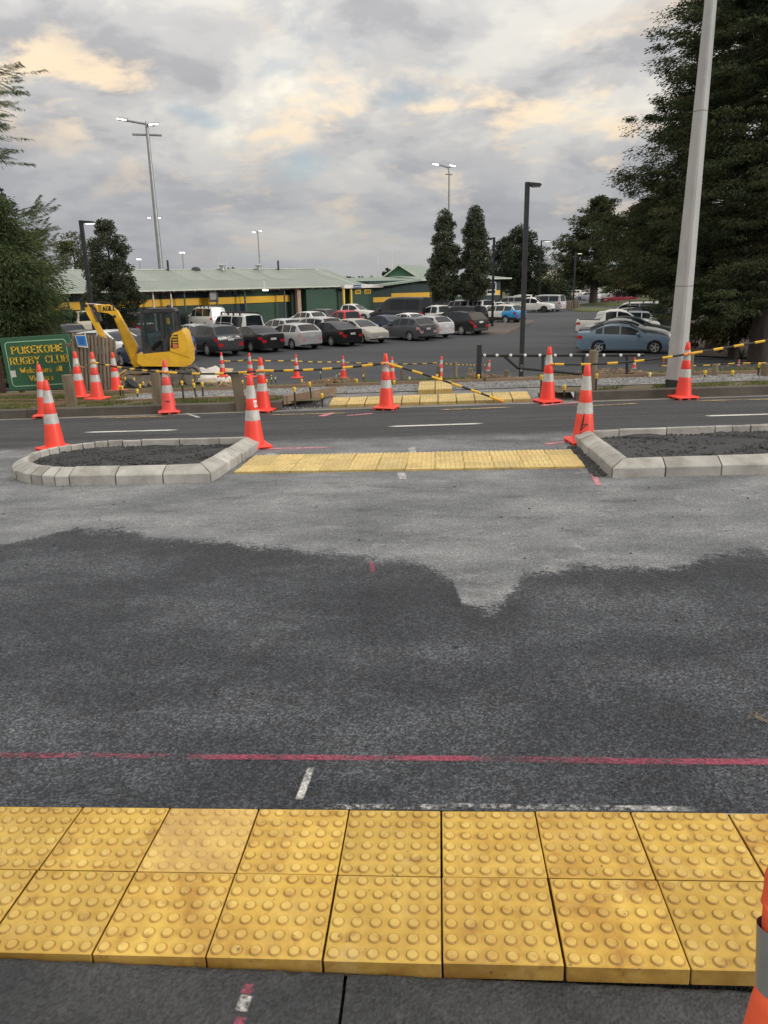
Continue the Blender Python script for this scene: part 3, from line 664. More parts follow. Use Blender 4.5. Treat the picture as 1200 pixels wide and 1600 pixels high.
def grass(name, label, boxes, n, hgt=(.02,.06)):
    V = []; tot = sum((b[1]-b[0])*(b[3]-b[2]) for b in boxes)
    for x0, x1, y0, y1 in boxes:
        k = int(n*(x1-x0)*(y1-y0)/tot); x = rng.uniform(x0, x1, k); y = rng.uniform(y0, y1, k)
        keep = (np.sin(x*3.1+y*2)+np.sin(x*7.7-y*5)+np.sin(x*1.3)*1.2 > -1.0+rng.uniform(-.6, .6, k)); x, y = x[keep], y[keep]
        z = np.array([zg(a, b) for a, b in zip(x, y)]); a = rng.uniform(0, 6.28, len(x)); h = rng.uniform(*hgt, len(x)); w = h*.14
        lean = rng.normal(0, .5, (len(x), 2))*h[:, None]
        b0 = np.stack([x-np.cos(a)*w, y-np.sin(a)*w, z], 1); b1 = np.stack([x+np.cos(a)*w, y+np.sin(a)*w, z], 1); tp = np.stack([x+lean[:,0], y+lean[:,1], z+h], 1)
        V.append(np.stack([b0, b1, tp], 1).reshape(-1, 3))
    V = np.concatenate(V); return tag(link(name, raw_mesh(name, V, np.arange(len(V)).reshape(-1, 3), GRASSL, 3)), label, 'grass', kind='stuff')
grass('grass', 'short patchy grass on the verge behind the far kerb', [(-11,-2.75,12.84,13.52),(2.6,9,12.85,13.42),(-14,-6.0,13.5,17.2)], 60000, (.02,.06))
grass('grass', 'rough grass along the top of the bank', [(-6.2,-3.6,15.3,17.2),(-2.5,1.0,15.2,17.5),(2,12,15.0,16.4)], 9000, (.03,.09))
# ------------------------------------------------------------------ traffic cones
def m_cone(name, col):
    t = NT(name); o = t.obj(); w = t.math('MULTIPLY', t.rand(), 30.0)
    c = t.ramp(t.noise(o, 6, 5, .6, w=w), (.3, tuple(x*.9 for x in col)), (.7, col))
    scr = t.ramp(t.noise(t.map(o, (3, 3, .8)), 9, 7, .75, 1.0, w=w), (.66, 0.0), (.76, 1.0)); c = t.mix(c, (.16,.05,.035), t.math('MULTIPLY', scr, .4))
    c = t.mix(c, (.80,.16,.11), t.math('MULTIPLY', t.rand(), .28)); grm = t.ramp(t.noise(o, 3.5, 7, .7, .5, w=w), (.52, 0.0), (.75, 1.0)); c = t.mix(c, (.28,.06,.04), t.math('MULTIPLY', grm, .45))
    return t.done(c, .45, 0)
CONE = m_cone('cone_orange', (.92,.058,.036)); CONEF = m_cone('faded_cone_pink', (.85,.085,.075))
BAND = mat('cone_reflective', (.52,.51,.49), .38, var=.2, scale=14, dirt=(.30,.27,.24), dirt_amt=.8, stretch=(1,1,.5))
INK = mat('black_ink', (.02,.02,.022), .6)
def cone_parts(h, m):
    """square footed base, tapering octagonal skirt, tall round body and two reflective sleeves"""
    k = h/.9; out = []
    mb = MB(); s = .185*k
    mb.box(-s, s, -s, s, .022*k, .052*k, .018*k)
    for a in (-1, 0, 1):
        for c in (-1, 0, 1):
            if a or c: mb.box(a*s*.82-.022*k, a*s*.82+.022*k, c*s*.82-.022*k, c*s*.82+.022*k, 0, .024*k, .004*k)
    mb.lathe([(.16*k,.050*k),(.15*k,.062*k),(.128*k,.066*k)], 8, ph=math.pi/8, cap=False)
    out.append(('base', mb.mesh('base', m, 35)))
    def r(z): return (.124-(z-.066)*.112)*k
    prof = [(r(z), z*k) for z in (.062,.15,.30)]
    for z0, z1 in ((.35,.48),(.615,.775)): prof += [(r(z0), z0*k), (r(z0)-.002*k, (z0+.006)*k), (r(z1)-.002*k, (z1-.006)*k), (r(z1), z1*k)]
    prof += [(r(.85),.85*k),(.029*k,.885*k),(.021*k,.90*k)]
    out.append(('body', MB().lathe(prof, 24).mesh('body', m, 40)))
    for z0, z1 in ((.352,.478),(.617,.773)):
        out.append(('reflective_sleeve', MB().lathe([(r(z0)+.001*k, z0*k), (r(z1)+.001*k, z1*k)], 24, cap=False).mesh('reflective_sleeve', BAND, 40)))
    return out
CONESETS = {}
def cone(x, y, z, h, label, group, m=CONE, rz=0.0, lean=(0,0), base=True):
    key = (h, m.name)
    if key not in CONESETS: CONESETS[key] = cone_parts(h, m)
    t = thing('traffic_cone', label, 'cone', (x, y, z), rz, group); t.rotation_euler = (lean[0], lean[1], rz)
    for n, me in CONESETS[key]:
        if n == 'base' and not base: continue
        link(n, me, t)
    return t
BIG = 'large orange cones along the road'; SML = 'smaller cones on the bank behind'
def cone_at(px, py, h, label, group=BIG, **k):
    p = at(px, py); return cone(p.x, p.y, p.z, h, label, group, rz=rnd.uniform(-.5, .5), **k)
cone_at(87, 703, .90, 'nearest large orange cone, at the back left of the left island')
cone_at(72, 651, .90, 'orange cone by the far kerb, half hidden behind the nearest left cone')
def cone_sized(px, py_top, py_base, h, label, **k):
    p = at(px, py_base) if px != 125 else at_y(px, py_base, 14.5); p.z = zg(p.x, p.y); cone(p.x, p.y, p.z, h, label, BIG, rz=rnd.uniform(-.4,.4), **k); return p
p3_ = cone_sized(125, 538, 613, .90, 'orange cone in front of the blue notice on the paling fence')
p4_ = cone_sized(153, 546, 625, .90, 'orange cone on the grass before the paling fence, holding a rod end')
p5_ = cone_sized(183, 553, 613, .82, 'shorter orange cone at the right end of the paling fence')
c6 = cone_at(265, 645, .90, 'scuffed pinkish cone at the kerb beside the straight timber post', BIG, m=CONEF)
c7 = cone_at(398, 700, .90, 'large orange cone at the right back corner of the left island, with a white sticker')
cone_at(412, 643, .90, 'orange cone at the far kerb just behind the stickered island cone')
cone_at(604, 639, .90, 'orange cone in front of the long far tactile strip, near the middle')
cone_at(855, 629, .90, 'orange cone at the lowered kerb right of the far yellow strip')
c11 = cone_at(911, 692, .90, 'large orange cone at the corner of the right island with black scrawl and lettering')
cone_at(1067, 623, .90, 'orange cone at the far kerb in front of the concrete lamp post')
def cone_top(px, py_top, py_base, h, label, **k):
    """a cone on the bank whose foot is hidden or merges with the ground: height fixes the distance"""
    D = FPX*h/(py_base-py_top); p = ray(px, py_base)*D; p.z += CAMZ
    return cone(p.x, p.y, p.z, h, label, SML, rz=rnd.uniform(-.5,.5), **k), p
rear = []
for px, a, b_, h, lab, kw in ((348.5,551,589,.70,'small orange cone left of the tall leaning timber post, on the bank edge',{}), (392,552,590,.70,'small orange cone hidden behind the stickered island cone',{}), (464,554,591,.70,'small cone on the bank behind the gravel, left of the middle',{}), (537,556.5,591.5,.70,'small cone on the bank just left of a short timber post',{}), (613,558,594,.70,'small cone peeping out right behind the middle kerb cone',{}), (686.5,557,595,.70,'small cone leaning behind a short post beside the yellow paving square',{'lean':(0,.10)}), (760,562,594,.70,'small cone tilted to the right beside the black gate post',{'lean':(0,.16)}), (989.5,559,592,.70,'small cone with white bands on the bank below the blue sedan',{}), (1035,562.5,591,.70,'small cone just left of the concrete lamp post foot',{}), (1152,562,588,.55,'small cone on the bank under the conifer at the right',{})):
    c, p = cone_top(px, a, b_, h, lab, **kw); rear.append(p)
# marks on the cones
def wrap(root, base_z, r0, slope, ang):
    """maps flat (u, v) to the skin of a cone facing the viewer"""
    def f(u, v, e=.003):
        z = base_z+v; r_ = r0-z*slope+e; a = ang+u/r_; return Vector((r_*math.cos(a), r_*math.sin(a), z))
    return f
GL = {'P':[[(0,0),(0,1)],[(0,1),(.35,1),(.52,.88),(.52,.62),(.35,.5),(0,.5)]],'U':[[(0,1),(0,.25),(.12,.04),(.3,0),(.48,.04),(.6,.25),(.6,1)]],'K':[[(0,0),(0,1)],[(.55,1),(.02,.45)],[(.15,.56),(.58,0)]],'E':[[(0,0),(0,1)],[(0,1),(.5,1)],[(0,.52),(.42,.52)],[(0,0),(.52,0)]],'O':[[(.32,0),(.1,.12),(0,.5),(.1,.88),(.32,1),(.54,.88),(.64,.5),(.54,.12),(.32,0)]],'H':[[(0,0),(0,1)],[(.6,0),(.6,1)],[(0,.5),(.6,.5)]],
 'R':[[(0,0),(0,1)],[(0,1),(.35,1),(.52,.88),(.52,.64),(.35,.52),(0,.52)],[(.28,.52),(.58,0)]],'G':[[(.58,.82),(.32,1),(.1,.88),(0,.5),(.1,.12),(.32,0),(.58,.12),(.58,.45),(.38,.45)]],'B':[[(0,0),(0,1)],[(0,1),(.33,1),(.48,.88),(.48,.66),(.33,.54),(0,.54)],[(.33,.54),(.54,.42),(.54,.12),(.36,0),(0,0)]],'Y':[[(0,1),(.3,.48),(.3,0)],[(.6,1),(.3,.48)]],'C':[[(.58,.8),(.32,1),(.1,.88),(0,.5),(.1,.12),(.32,0),(.58,.2)]],'L':[[(0,1),(0,0)],[(0,0),(.5,0)]],
 'W':[[(0,1),(.22,0),(.42,.9)],[(.42,.9),(.62,0),(.84,1)]],'e':[[(.02,.36),(.44,.36),(.4,.58),(.22,.66),(.05,.55),(0,.33),(.07,.08),(.24,0),(.43,.1)]],'l':[[(0,0),(0,1)]],'c':[[(.4,.56),(.22,.66),(.05,.55),(0,.33),(.06,.08),(.22,0),(.4,.1)]],'o':[[(.22,0),(.05,.1),(0,.33),(.05,.56),(.22,.66),(.4,.56),(.45,.33),(.4,.1),(.22,0)]],'m':[[(0,0),(0,.66)],[(0,.5),(.14,.66),(.3,.6),(.32,.4),(.32,0)],[(.32,.5),(.46,.66),(.62,.6),(.64,.4),(.64,0)]],'s':[[(.34,.56),(.18,.66),(.03,.54),(.1,.38),(.28,.28),(.34,.12),(.18,0),(0,.09)]],'a':[[(.05,.58),(.2,.66),(.36,.56),(.38,0)],[(.37,.4),(.12,.36),(0,.18),(.12,0),(.37,.14)]],'V':[[(0,1),(.3,0),(.6,1)]],'i':[[(0,0),(0,.66)],[(0,.86),(0,.94)]],'t':[[(.12,.9),(.12,.1),(.24,0),(.34,.06)],[(0,.66),(.32,.66)]],'r':[[(0,0),(0,.66)],[(0,.46),(.12,.64),(.28,.62)]],
 'A':[[(0,0),(.3,1),(.6,0)],[(.12,.36),(.48,.36)]],'I':[[(0,0),(0,1)]],'b':[[(0,0),(0,1)],[(0,.45),(.2,.66),(.4,.55),(.44,.33),(.38,.1),(.2,0),(0,.15)]],'1':[[(.05,.8),(.2,1),(.2,0)]],'0':[[(.25,0),(.05,.15),(0,.5),(.05,.85),(.25,1),(.45,.85),(.5,.5),(.45,.15),(.25,0)]]}
def width(ch): return .34 if ch == ' ' else max(p[0] for s in GL[ch] for p in s)
def write(mb, text, h, f, sw=.16, serif=True, gap=.26, shift=(0,0), e=.003, align='c'):
    """letters as flat strokes laid on a surface by f(u, v, e)"""
    tot = sum(width(c)+gap for c in text)-gap; x = -tot*h/2 if align == 'c' else 0
    def quad(a, b_, w):
        a, b_ = Vector(a), Vector(b_); d = (b_-a)
        if d.length < 1e-6: return
        d.normalize(); n = Vector((-d.y, d.x))*w/2; d = d*w*.28
        pts = [a-d+n, b_+d+n, b_+d-n, a-d-n]
        mb.add([f(p.x+shift[0], p.y+shift[1], e) for p in pts], [(0,1,2,3)])
    for ch in text:
        if ch != ' ':
            for s in GL[ch]:
                for a, b_ in zip(s[:-1], s[1:]):
                    vert = abs(a[0]-b_[0]) < abs(a[1]-b_[1])
                    quad((x+a[0]*h, a[1]*h), (x+b_[0]*h, b_[1]*h), sw*h*(1.15 if vert else .72))
                if serif:
                    for e_, o_ in ((s[0], s[1]), (s[-1], s[-2])):
                        if abs(e_[0]-o_[0]) < abs(e_[1]-o_[1]) and (e_[1] in (0, 1, .66)): quad((x+(e_[0]-.16)*h, e_[1]*h), (x+(e_[0]+.16)*h, e_[1]*h), sw*h*.5)
        x += (width(ch)+gap)*h
def face_ang(root): return math.atan2(-root.location.y, -root.location.x)-root.rotation_euler.z
f = wrap(c11, .0, .1314, .112, face_ang(c11)-.05); mb = MB()
for pts in ([(-.035,.16),(-.03,.20),(-.022,.235),(-.012,.285),(-.004,.33),(.0,.36)], [(-.03,.165),(-.012,.185),(.012,.215),(.036,.232),(.048,.235)], [(.0,.36),(-.006,.26),(-.02,.19)], [(-.02,.22),(.01,.24),(.045,.238)]):
    for a, b_ in zip(pts[:-1], pts[1:]):
        d = (Vector(b_)-Vector(a)).normalized(); n = Vector((-d.y, d.x))*.0038; mb.add([f(*(Vector(a)+n)), f(*(Vector(b_)+n)), f(*(Vector(b_)-n)), f(*(Vector(a)-n))], [(0,1,2,3)])
write(mb, 'AGILE', .026, lambda u, v, e: f(u, v+.115), .26, False, .22)
mb.build('printed_logo', INK, c11)
f = wrap(c6, .0, .1314, .112, face_ang(c6)-.1); mb = MB(); write(mb, 'AGILE', .024, lambda u, v, e: f(u, v+.20), .26, False, .22)
mb.build('printed_logo', INK, c6)
f = wrap(c7, .0, .1314, .112, face_ang(c7)+.72); mb = MB(); k = 5
mb.add([f(u, v, .0035) for v in (.515,.595) for u in (-.026,-.009,.009,.026)], [(0,1,5,4),(1,2,6,5),(2,3,7,6)]); mb.build('white_sticker', mat('sticker_white', (.75,.74,.72), .5), c7)
mb = MB(); write(mb, 'C1', .035, lambda u, v, e: f(u, v+.535, .0065), .2, False, .2); mb.build('sticker_mark', mat('sticker_red', (.45,.06,.05), .5), c7)
# ------------------------------------------------------------------ striped barrier rods
ROD = mat('rod_black', (.022,.022,.024), .5, scale=6, dirt=(.12,.11,.10), dirt_amt=.3)
ROD_Y = mat('rod_yellow_sleeve', (.80,.47,.03), .45, var=.12, scale=6, dirt=(.35,.22,.06), dirt_amt=.4)
ROD_O = mat('rod_orange_clip', (.85,.30,.06), .5)
def rod(pts, r, label, period=.37, frac=.5, group='black and yellow striped barrier rods', sag=.0, off=.2, clips=True):
    P = [Vector(p) for p in pts]
    if len(P) == 2:
        a, b_ = P; P = [a.lerp(b_, i/14)-Vector((0,0,sag*4*(i/14)*(1-i/14))) for i in range(15)]
    t = thing('barrier_rod', label, 'rod', P[0], 0, group); o = P[0]; P = [p-o for p in P]
    r *= .86; MB().tube(P, r, 8).build('rod_tube', ROD, t, 40)
    L = [0.0]
    for a, b_ in zip(P[:-1], P[1:]): L.append(L[-1]+(b_-a).length)
    def pt(s):
        for i in range(len(P)-1):
            if s <= L[i+1] or i == len(P)-2:
                return P[i].lerp(P[i+1], max(0, min(1, (s-L[i])/max(1e-6, L[i+1]-L[i]))))
    s = off*period
    while s < L[-1]-.03:
        e = min(s+period*frac*rnd.uniform(.93, 1.07), L[-1]); q = [pt(s+(e-s)*k/3) for k in range(4)]
        MB().tube(q, r*1.22, 8).build('yellow_sleeve', ROD_Y, t, 40); s += period*rnd.uniform(.96, 1.04)
    if clips:
        for p, q in ((pt(0), pt(.07)), (pt(L[-1]-.07), pt(L[-1]))): MB().tube([p, q], r*1.3, 8).build('end_clip', ROD_O, t, 40)
    return t
def cz(x, y, f, h=.9): return Vector((x, y, zg(x, y)+h*f))
A4 = p4_+Vector((.02,-.07,.72)); p6 = c6.location; A6 = Vector((p6.x, p6.y-.06, p6.z+.70)); p8 = at(412, 643); A8 = Vector((p8.x, p8.y-.06, p8.z+.69))
p9 = at(604, 639); A9 = Vector((p9.x, p9.y-.06, p9.z+.75)); p10 = at(855, 629); A10 = Vector((p10.x, p10.y-.05, p10.z+.63)); p12 = at(1067, 623); A12 = Vector((p12.x, p12.y-.06, p12.z+.72))
rod([A4, A6], .020, 'striped rod sloping down from the paling fence cone to the scuffed cone', .40, .34, sag=.03)
rod([A6, A8], .020, 'striped rod hanging level in front of the digger and leaning post', .41, .36, sag=.04)
rod([A8, A9], .021, 'striped rod rising gently from the island cone to the middle cone', .33, .52, sag=.035)
e = at(786, 630); rod([A9+Vector((.03,-.02,.0)), Vector((e.x, e.y, e.z+.03))], .020, 'striped rod fallen slantwise from the middle cone to the ground by the far yellow strip', .345, .52, sag=-.02)
rod([A10, A12], .020, 'striped rod hanging across below the blue sedan', .42, .36, sag=.06)
rod([A12, Vector((6.9, 12.9, zg(6.9,12.9)+.98))], .020, 'striped rod at the right edge rising past the lamp post', .335, .50, sag=.02)
for i, lab in ((0,'thin striped rod between the first two small bank cones'), (1,'thin striped rod behind the stickered island cone'), (2,'thin striped rod across the dark cars left of the middle'), (3,'thin striped rod ending behind the middle kerb cone'), (4,'thin striped rod right of the middle kerb cone'), (5,'thin striped rod passing behind the black gate post')):
    a, b_ = rear[i], rear[i+1]; rod([a+Vector((0,0,.50 if i > 0 else .46)), b_+Vector((0,0,.52))], .016, lab, .38, .42, 'thin striped rods along the bank', .03 if i in (0, 4, 5) else .02, clips=False)
a = at_y(1040, 570, 18); rod([at_y(1030, 571.5, 17.6), at_y(1075, 572, 17.2), at_y(1110, 570.5, 17)], .014, 'thin striped rod behind the concrete lamp post', .30, .5, 'thin striped rods along the bank', clips=False)
rod([at_y(1110, 570.5, 17), at_y(1152, 567.5, 16.8), at_y(1215, 567, 16.5)], .014, 'thin striped rod at the right edge over the low stumps', .30, .45, 'thin striped rods along the bank', clips=False)
rod([at_y(376, 584.5, 15.6), at_y(425, 587, 15.5)], .010, 'short thin rod lying behind the leaning post', .3, .5, 'thin striped rods along the bank', clips=False)
ROPE = mat('rope', (.35,.25,.12), .9)
tag(MB().tube([(p3_+Vector((.05,-.06,.66))).lerp(p4_+Vector((-.03,-.07,.70)), i/10)-Vector((0,0,.07*math.sin(i/10*3.14))) for i in range(11)], .012, 6).build('tie_rope', ROPE, None, 40), 'tan rope tied between the two cones by the paling fence', 'rope')
# ------------------------------------------------------------------ timber posts
POST = mat('weathered_post', (.185,.15,.105), .9, var=.3, scale=2.5, bump=.006, bscale=40, dirt=(.075,.06,.045), dirt_amt=.7, stretch=(3,3,.5), rnd_var=.12)
def post(px, py_top, py_base, w, label, lean=0.0, round_=False, y=None, m=None):
    p = at(px, py_base) if y is None else at_y(px, py_base, y)
    sc = FPX/((p-Vector((0,0,CAMZ))).dot(_f)); h = (py_base-py_top)/sc/math.cos(PITCH); W_ = w/sc
    mb = MB()
    if round_: mb.lathe([(W_/2, -.15), (W_/2, h-.02), (W_*.44, h)], 14)
    else:
        mb.box(-W_/2, W_/2, -W_*.38, W_*.38, -.15, h, .008)
        mb.add([(-W_*.1,-W_*.384,-.1),(-W_*.04,-W_*.384,-.1),(-W_*.06,-W_*.384,h*.97),(-W_*.1,-W_*.384,h*.9)], [(0,1,2,3)], 0)
    o = mb.build('timber_post', m or POST, None, 40, p, (0, lean, rnd.uniform(-.2,.2))); return tag(o, label, 'post', 'timber posts along the verge')
post(113, 588, 635, 14, 'squat timber post in front of the green club sign', -.03)
post(247, 581, 631, 13, 'straight timber post just left of the scuffed cone', 0)
post(376, 583, 631, 14, 'leaning timber post behind the stickered island cone', -.10)
post(568.5, 572, 594, 6.5, 'short timber post on the bank with a yellow cap before it')
post(629, 574, 594, 6, 'short timber post on the bank right of the middle kerb cone')
post(711.5, 567, 592, 6.5, 'pale round-topped post on the bank left of the black gate post', 0, True)
post(735, 576, 591, 6.5, 'short square stump against the black gate post')
post(685, 573, 595, 6, 'thin short post in front of the leaning small cone')
post(791, 579, 591.5, 6.5, 'short stump under the black pipe gate')
post(922.5, 551, 610, 14, 'thick round timber post standing behind the lettered cone', .03, True)
post(1116, 570, 588, 9, 'short timber stump right of the lamp post under the thin rod', 0, True)
post(1196, 569, 588, 14, 'broad timber stump at the right edge of the bank', 0, True)
post(1078, 555, 590, 6, 'greenish post half hidden behind the cone at the lamp post', 0, True, None, mat('mossy_post', (.12,.14,.075), .9, var=.3, scale=3))
# ------------------------------------------------------------------ capped stakes
STEEL = mat('stake_steel', (.055,.050,.048), .6, .5, var=.3, scale=9)
CAP = mat('cap_yellow', (.72,.48,.035), .4, var=.1, scale=9); CAPF = mat('cap_faded', (.70,.62,.25), .5); CAPO = mat('cap_orange', (.80,.42,.08), .4)
_stk = {}
def stake(px, py_cap, py_base, label, lean=0.0, m=CAP, small=False):
    p = at(px, py_base); sc = FPX/((p-Vector((0,0,CAMZ))).dot(_f)); h = max(.06, (py_base-py_cap)/sc/math.cos(PITCH)); k = .72 if small else 1.0
    t = thing('capped_stake', label, 'stake', p, rnd.uniform(0, 3), 'yellow capped steel stakes round the footpath works'); t.rotation_euler = (rnd.uniform(-.06,.06), lean, rnd.uniform(0, 3))
    key = (round(h, 1), k)
    MB().lathe([(.013*k*1.2, -.1), (.013*k*1.2, h)], 7).build('steel_bar', STEEL, t, 40)
    ck = ('cap', m.name, k)
    if ck not in _stk: _stk[ck] = MB().lathe([(.019*k,-.048*k),(.021*k,-.012*k),(.027*k,-.008*k),(.028*k,.018*k),(.023*k,.030*k),(.010*k,.035*k)], 12).mesh('cap', m, 40)
    link('cap', _stk[ck], t, (0, 0, h))
for a in ((189.5,598,612,'capped stake highest at the foot of the shorter fence cone'), (188.5,606,619,'left of a touching pair of capped stakes by the shorter fence cone'), (193,606,619,'right of a touching pair of capped stakes by the shorter fence cone'), (197,592,608,'tall capped stake between the fence cone and the digger blade'), (211.7,593,606,'capped stake standing against the digger track left end'), (220,603,612,'low capped stake on the path below the digger track'), (225,599,609,'capped stake just above a lower one under the digger track'), (236.5,599,606,'low capped stake left of the straight timber post'), (215.5,611,621,'nearest capped stake on the grass left of the straight timber post'),
          (287,599,625,'tall capped stake first right of the scuffed cone'), (306.5,602,622,'left of the two close capped stakes before the white sheeting', -.06), (317.5,601,621,'right of the two close capped stakes before the white sheeting'), (302,595,603,'short capped stake at the edge of the white sheeting'), (331.7,597,604,'capped stake on the board below the white sheeting'), (346,599,605,'low capped stake right of the white sheeting'), (360,595,603,'capped stake left against the leaning timber post'), (379.5,596.5,604,'capped stake peeping out right of the leaning timber post'),
          (417,595,602,'capped stake right of the kerb cone pair'), (461,609,629,'tall capped stake on the grass near the splayed board'), (486,601,623,'thin capped stake behind the splayed board'), (472,595,602,'low capped stake at the clippings left of the middle'), (503.5,618,626,'short capped stake at the tip of the splayed board'), (513.5,596,602,'bent cap low in the clippings behind the gravel'), (557.5,595,601,'capped stake in front of the short post with a cap'), (616,597,602,'capped stake right behind the middle kerb cone'), (682.5,588,597,'capped stake in front of the thin short post'), (689,591.7,597,'lower capped stake beside the leaning small cone'), (748,588,597,'capped stake at the foot of the black gate post'), (845,590,613,'tall capped stake left of the lowered kerb cone'), (881.7,605,613,'short capped stake on the gravel right of the lowered kerb cone')):
    stake(*a)
stake(931, 588, 611, 'orange capped stake right of the lettered cone', 0, CAPO); stake(1015, 585, 591, 'low capped stake left of the lamp post foot', 0, CAPF)
stake(1101, 582, 590, 'capped stake right of the kerb cone at the lamp post'); stake(1143.7, 582, 589, 'capped stake beside the small cone under the conifer'); stake(1184, 571, 588, 'capped stake against the broad stump at the right edge')
for a in ((422.5,579.5,591,'thin tall capped stake behind the kerb cone pair'), (424.5,591.5,600,'thin capped stake low behind the kerb cone pair'), (431,591,599,'thin capped stake rightmost behind the kerb cone pair'), (501,582.5,593,'thin capped stake on the far edge of the clippings'), (526,587,594,'left of two thin capped stakes beside the small cone left of the post'), (531,585,594,'right of two thin capped stakes beside the small cone left of the post'), (567.8,587,595,'thin capped stake right before the short post'), (640,591,598,'thin capped stake right of the second short post')):
    stake(*a, 0.0, CAPF, True)
# ------------------------------------------------------------------ pipe gate and black posts
BLACKP = mat('black_paint', (.022,.024,.027), .5, scale=4, dirt=(.07,.07,.07), dirt_amt=.3)
DOT = mat('white_button', (.75,.75,.73), .5)
g0 = at(748, 596); gt = thing('pipe_gate', 'long black pipe gate with white buttons along its top rail', 'gate', g0)
def gp(px, py, Y): return at_y(px, py, Y)-g0
YG = g0.y+.05
a, b_ = gp(752, 555.3, YG), gp(1006, 554.5, YG)
MB().tube([a, b_], .032, 10).build('top_rail', BLACKP, gt, 40)
for px in (757, 776.5, 798, 820.5, 843.5, 867.5, 892, 917.5, 943.5, 970, 998): p = gp(px, 555, YG-.035); MB().lathe([(.026,-.01),(.03,.0),(.018,.012)], 10, Matrix.Translation(p) @ Matrix.Rotation(R(90), 4, 'X')).build('white_button', DOT, gt, 40)
MB().tube([gp(787, 556, YG), gp(808.5, 574.5, YG), gp(812, 575, YG)], .028, 8).build('brace', BLACKP, gt, 40)
MB().tube([gp(808, 574.7, YG), gp(908, 584.5, YG)], .028, 8).build('lower_rail', BLACKP, gt, 40)
for px, y1 in ((848.5, 578), (911.5, 585), (980, 588)): MB().tube([gp(px, 556, YG), gp(px-.5, y1, YG)], .028, 8).build('upright', BLACKP, gt, 40)
def square_post(name, label, cat, base, h, w, m=BLACKP):
    return tag(MB().box(-w/2, w/2, -w/2, w/2, -.2, h, .006).build(name, m, None, 40, base), label, cat)
sc = FPX/((g0-Vector((0,0,CAMZ))).dot(_f)); square_post('gate_post', 'black square gate post on the bank near the middle', 'post', g0, 54/sc/math.cos(PITCH), 7.6/sc)
# ------------------------------------------------------------------ white sheeting, plywood and blade
SHEET = mat('white_sheeting', (.62,.60,.57), .6, var=.12, scale=3, dirt=(.40,.33,.26), dirt_amt=.5)
PLY = mat('plywood', (.52,.38,.21), .8, var=.18, scale=2)
MUD = mat('pale_ply', (.44,.38,.31), .85, var=.2, scale=2.5)
def crumple(name, label, cx, cy, w, d, h, m, seed, n=26):
    r_ = random.Random(seed); ph = [r_.uniform(0, 6) for _ in range(8)]; vs = []; fs = []
    for j in range(n+1):
        for i in range(n+1):
            u, v = i/n*2-1, j/n*2-1; x, y = cx+u*w/2+.05*math.sin(v*5+ph[0]), cy+v*d/2+.05*math.sin(u*6+ph[1])
            q = max(0, 1-(u*u*.9+v*v*.9)); z = q*h*(.6+.4*math.sin(u*5+ph[2])*math.cos(v*4+ph[3]))+.045*abs(math.sin(u*9+v*6+ph[4]))*q**.3+.03*abs(math.sin(u*14-v*9+ph[5]))*q**.5
            vs.append((x, y, zg(x, y)+.02+z))
    for j in range(n):
        for i in range(n): fs.append((j*(n+1)+i, j*(n+1)+i+1, (j+1)*(n+1)+i+1, (j+1)*(n+1)+i))
    return tag(MB().add(vs, fs).build(name, m, None, 60), label, 'sheeting')
pB = at(318, 597)
def flat_board(name, label, pts, th, m, lift=.0):
    v = [G(x, y, lift) for x, y in pts]+[G(x, y, lift+th) for x, y in pts]; n = len(pts)
    return tag(MB().add(v, [(i, (i+1) % n, n+(i+1) % n, n+i) for i in range(n)]+[tuple(range(n)), tuple(range(2*n-1, n-1, -1))]).build(name, m), label, 'board')
def gpx(*l): return [(at(*q).x, at(*q).y) for q in l]
flat_board('plywood_board', 'muddy pale plywood board lying at the left of the white sheeting', gpx((272,598),(300,590),(345,592),(338,601)), .06, MUD)
flat_board('plywood_board', 'yellowish plywood board under the back of the white sheeting', gpx((320,585),(326,581.5),(365,582.5),(362,589)), .05, PLY, .12)
crumple('crumpled_sheeting', 'crumpled white plastic sheeting heaped on the plywood', at(317,595).x-.12, at(317,594).y+.2, 1.75, .9, .48, SHEET, 3)
crumple('crumpled_sheeting', 'small crumpled scrap of white plastic beside the leaning post', at(345,599).x, at(345,598).y+.1, .62, .5, .2, SHEET, 9, 18)
RUB = mat('rubber_black', (.02,.02,.021), .7)
tag(MB().prism([(-.20,.0),(.16,0),(.20,.02),(.08,.05),(-.06,.14),(-.18,.23),(-.22,.22),(-.13,.12)], -.12, .12).build('digger_blade_guard', RUB, None, None, at(205, 607)+Vector((0,.2,.0)), (0,0,-.3)), 'curved black rubber mat lying in front of the digger track', 'mat')
# twigs on the road
TW = mat('dry_twig', (.30,.20,.11), .9)
for q, lab in (((1182,1124),'dry twig on the asphalt at the right edge of the frame'),):
    p = at(*q); mb = MB()
    for a0, l in ((.2,.055),(1.2,.05),(2.4,.035),(-.9,.075),(-1.3,.05)):
        mb.tube([p+Vector((0,0,.008)), p+Vector((math.cos(a0)*l*.5, math.sin(a0)*l*.5, .016)), p+Vector((math.cos(a0+.4)*l, math.sin(a0+.4)*l, .007))], .0016, 5)
    tag(mb.build('dry_twig', TW), lab, 'twig')
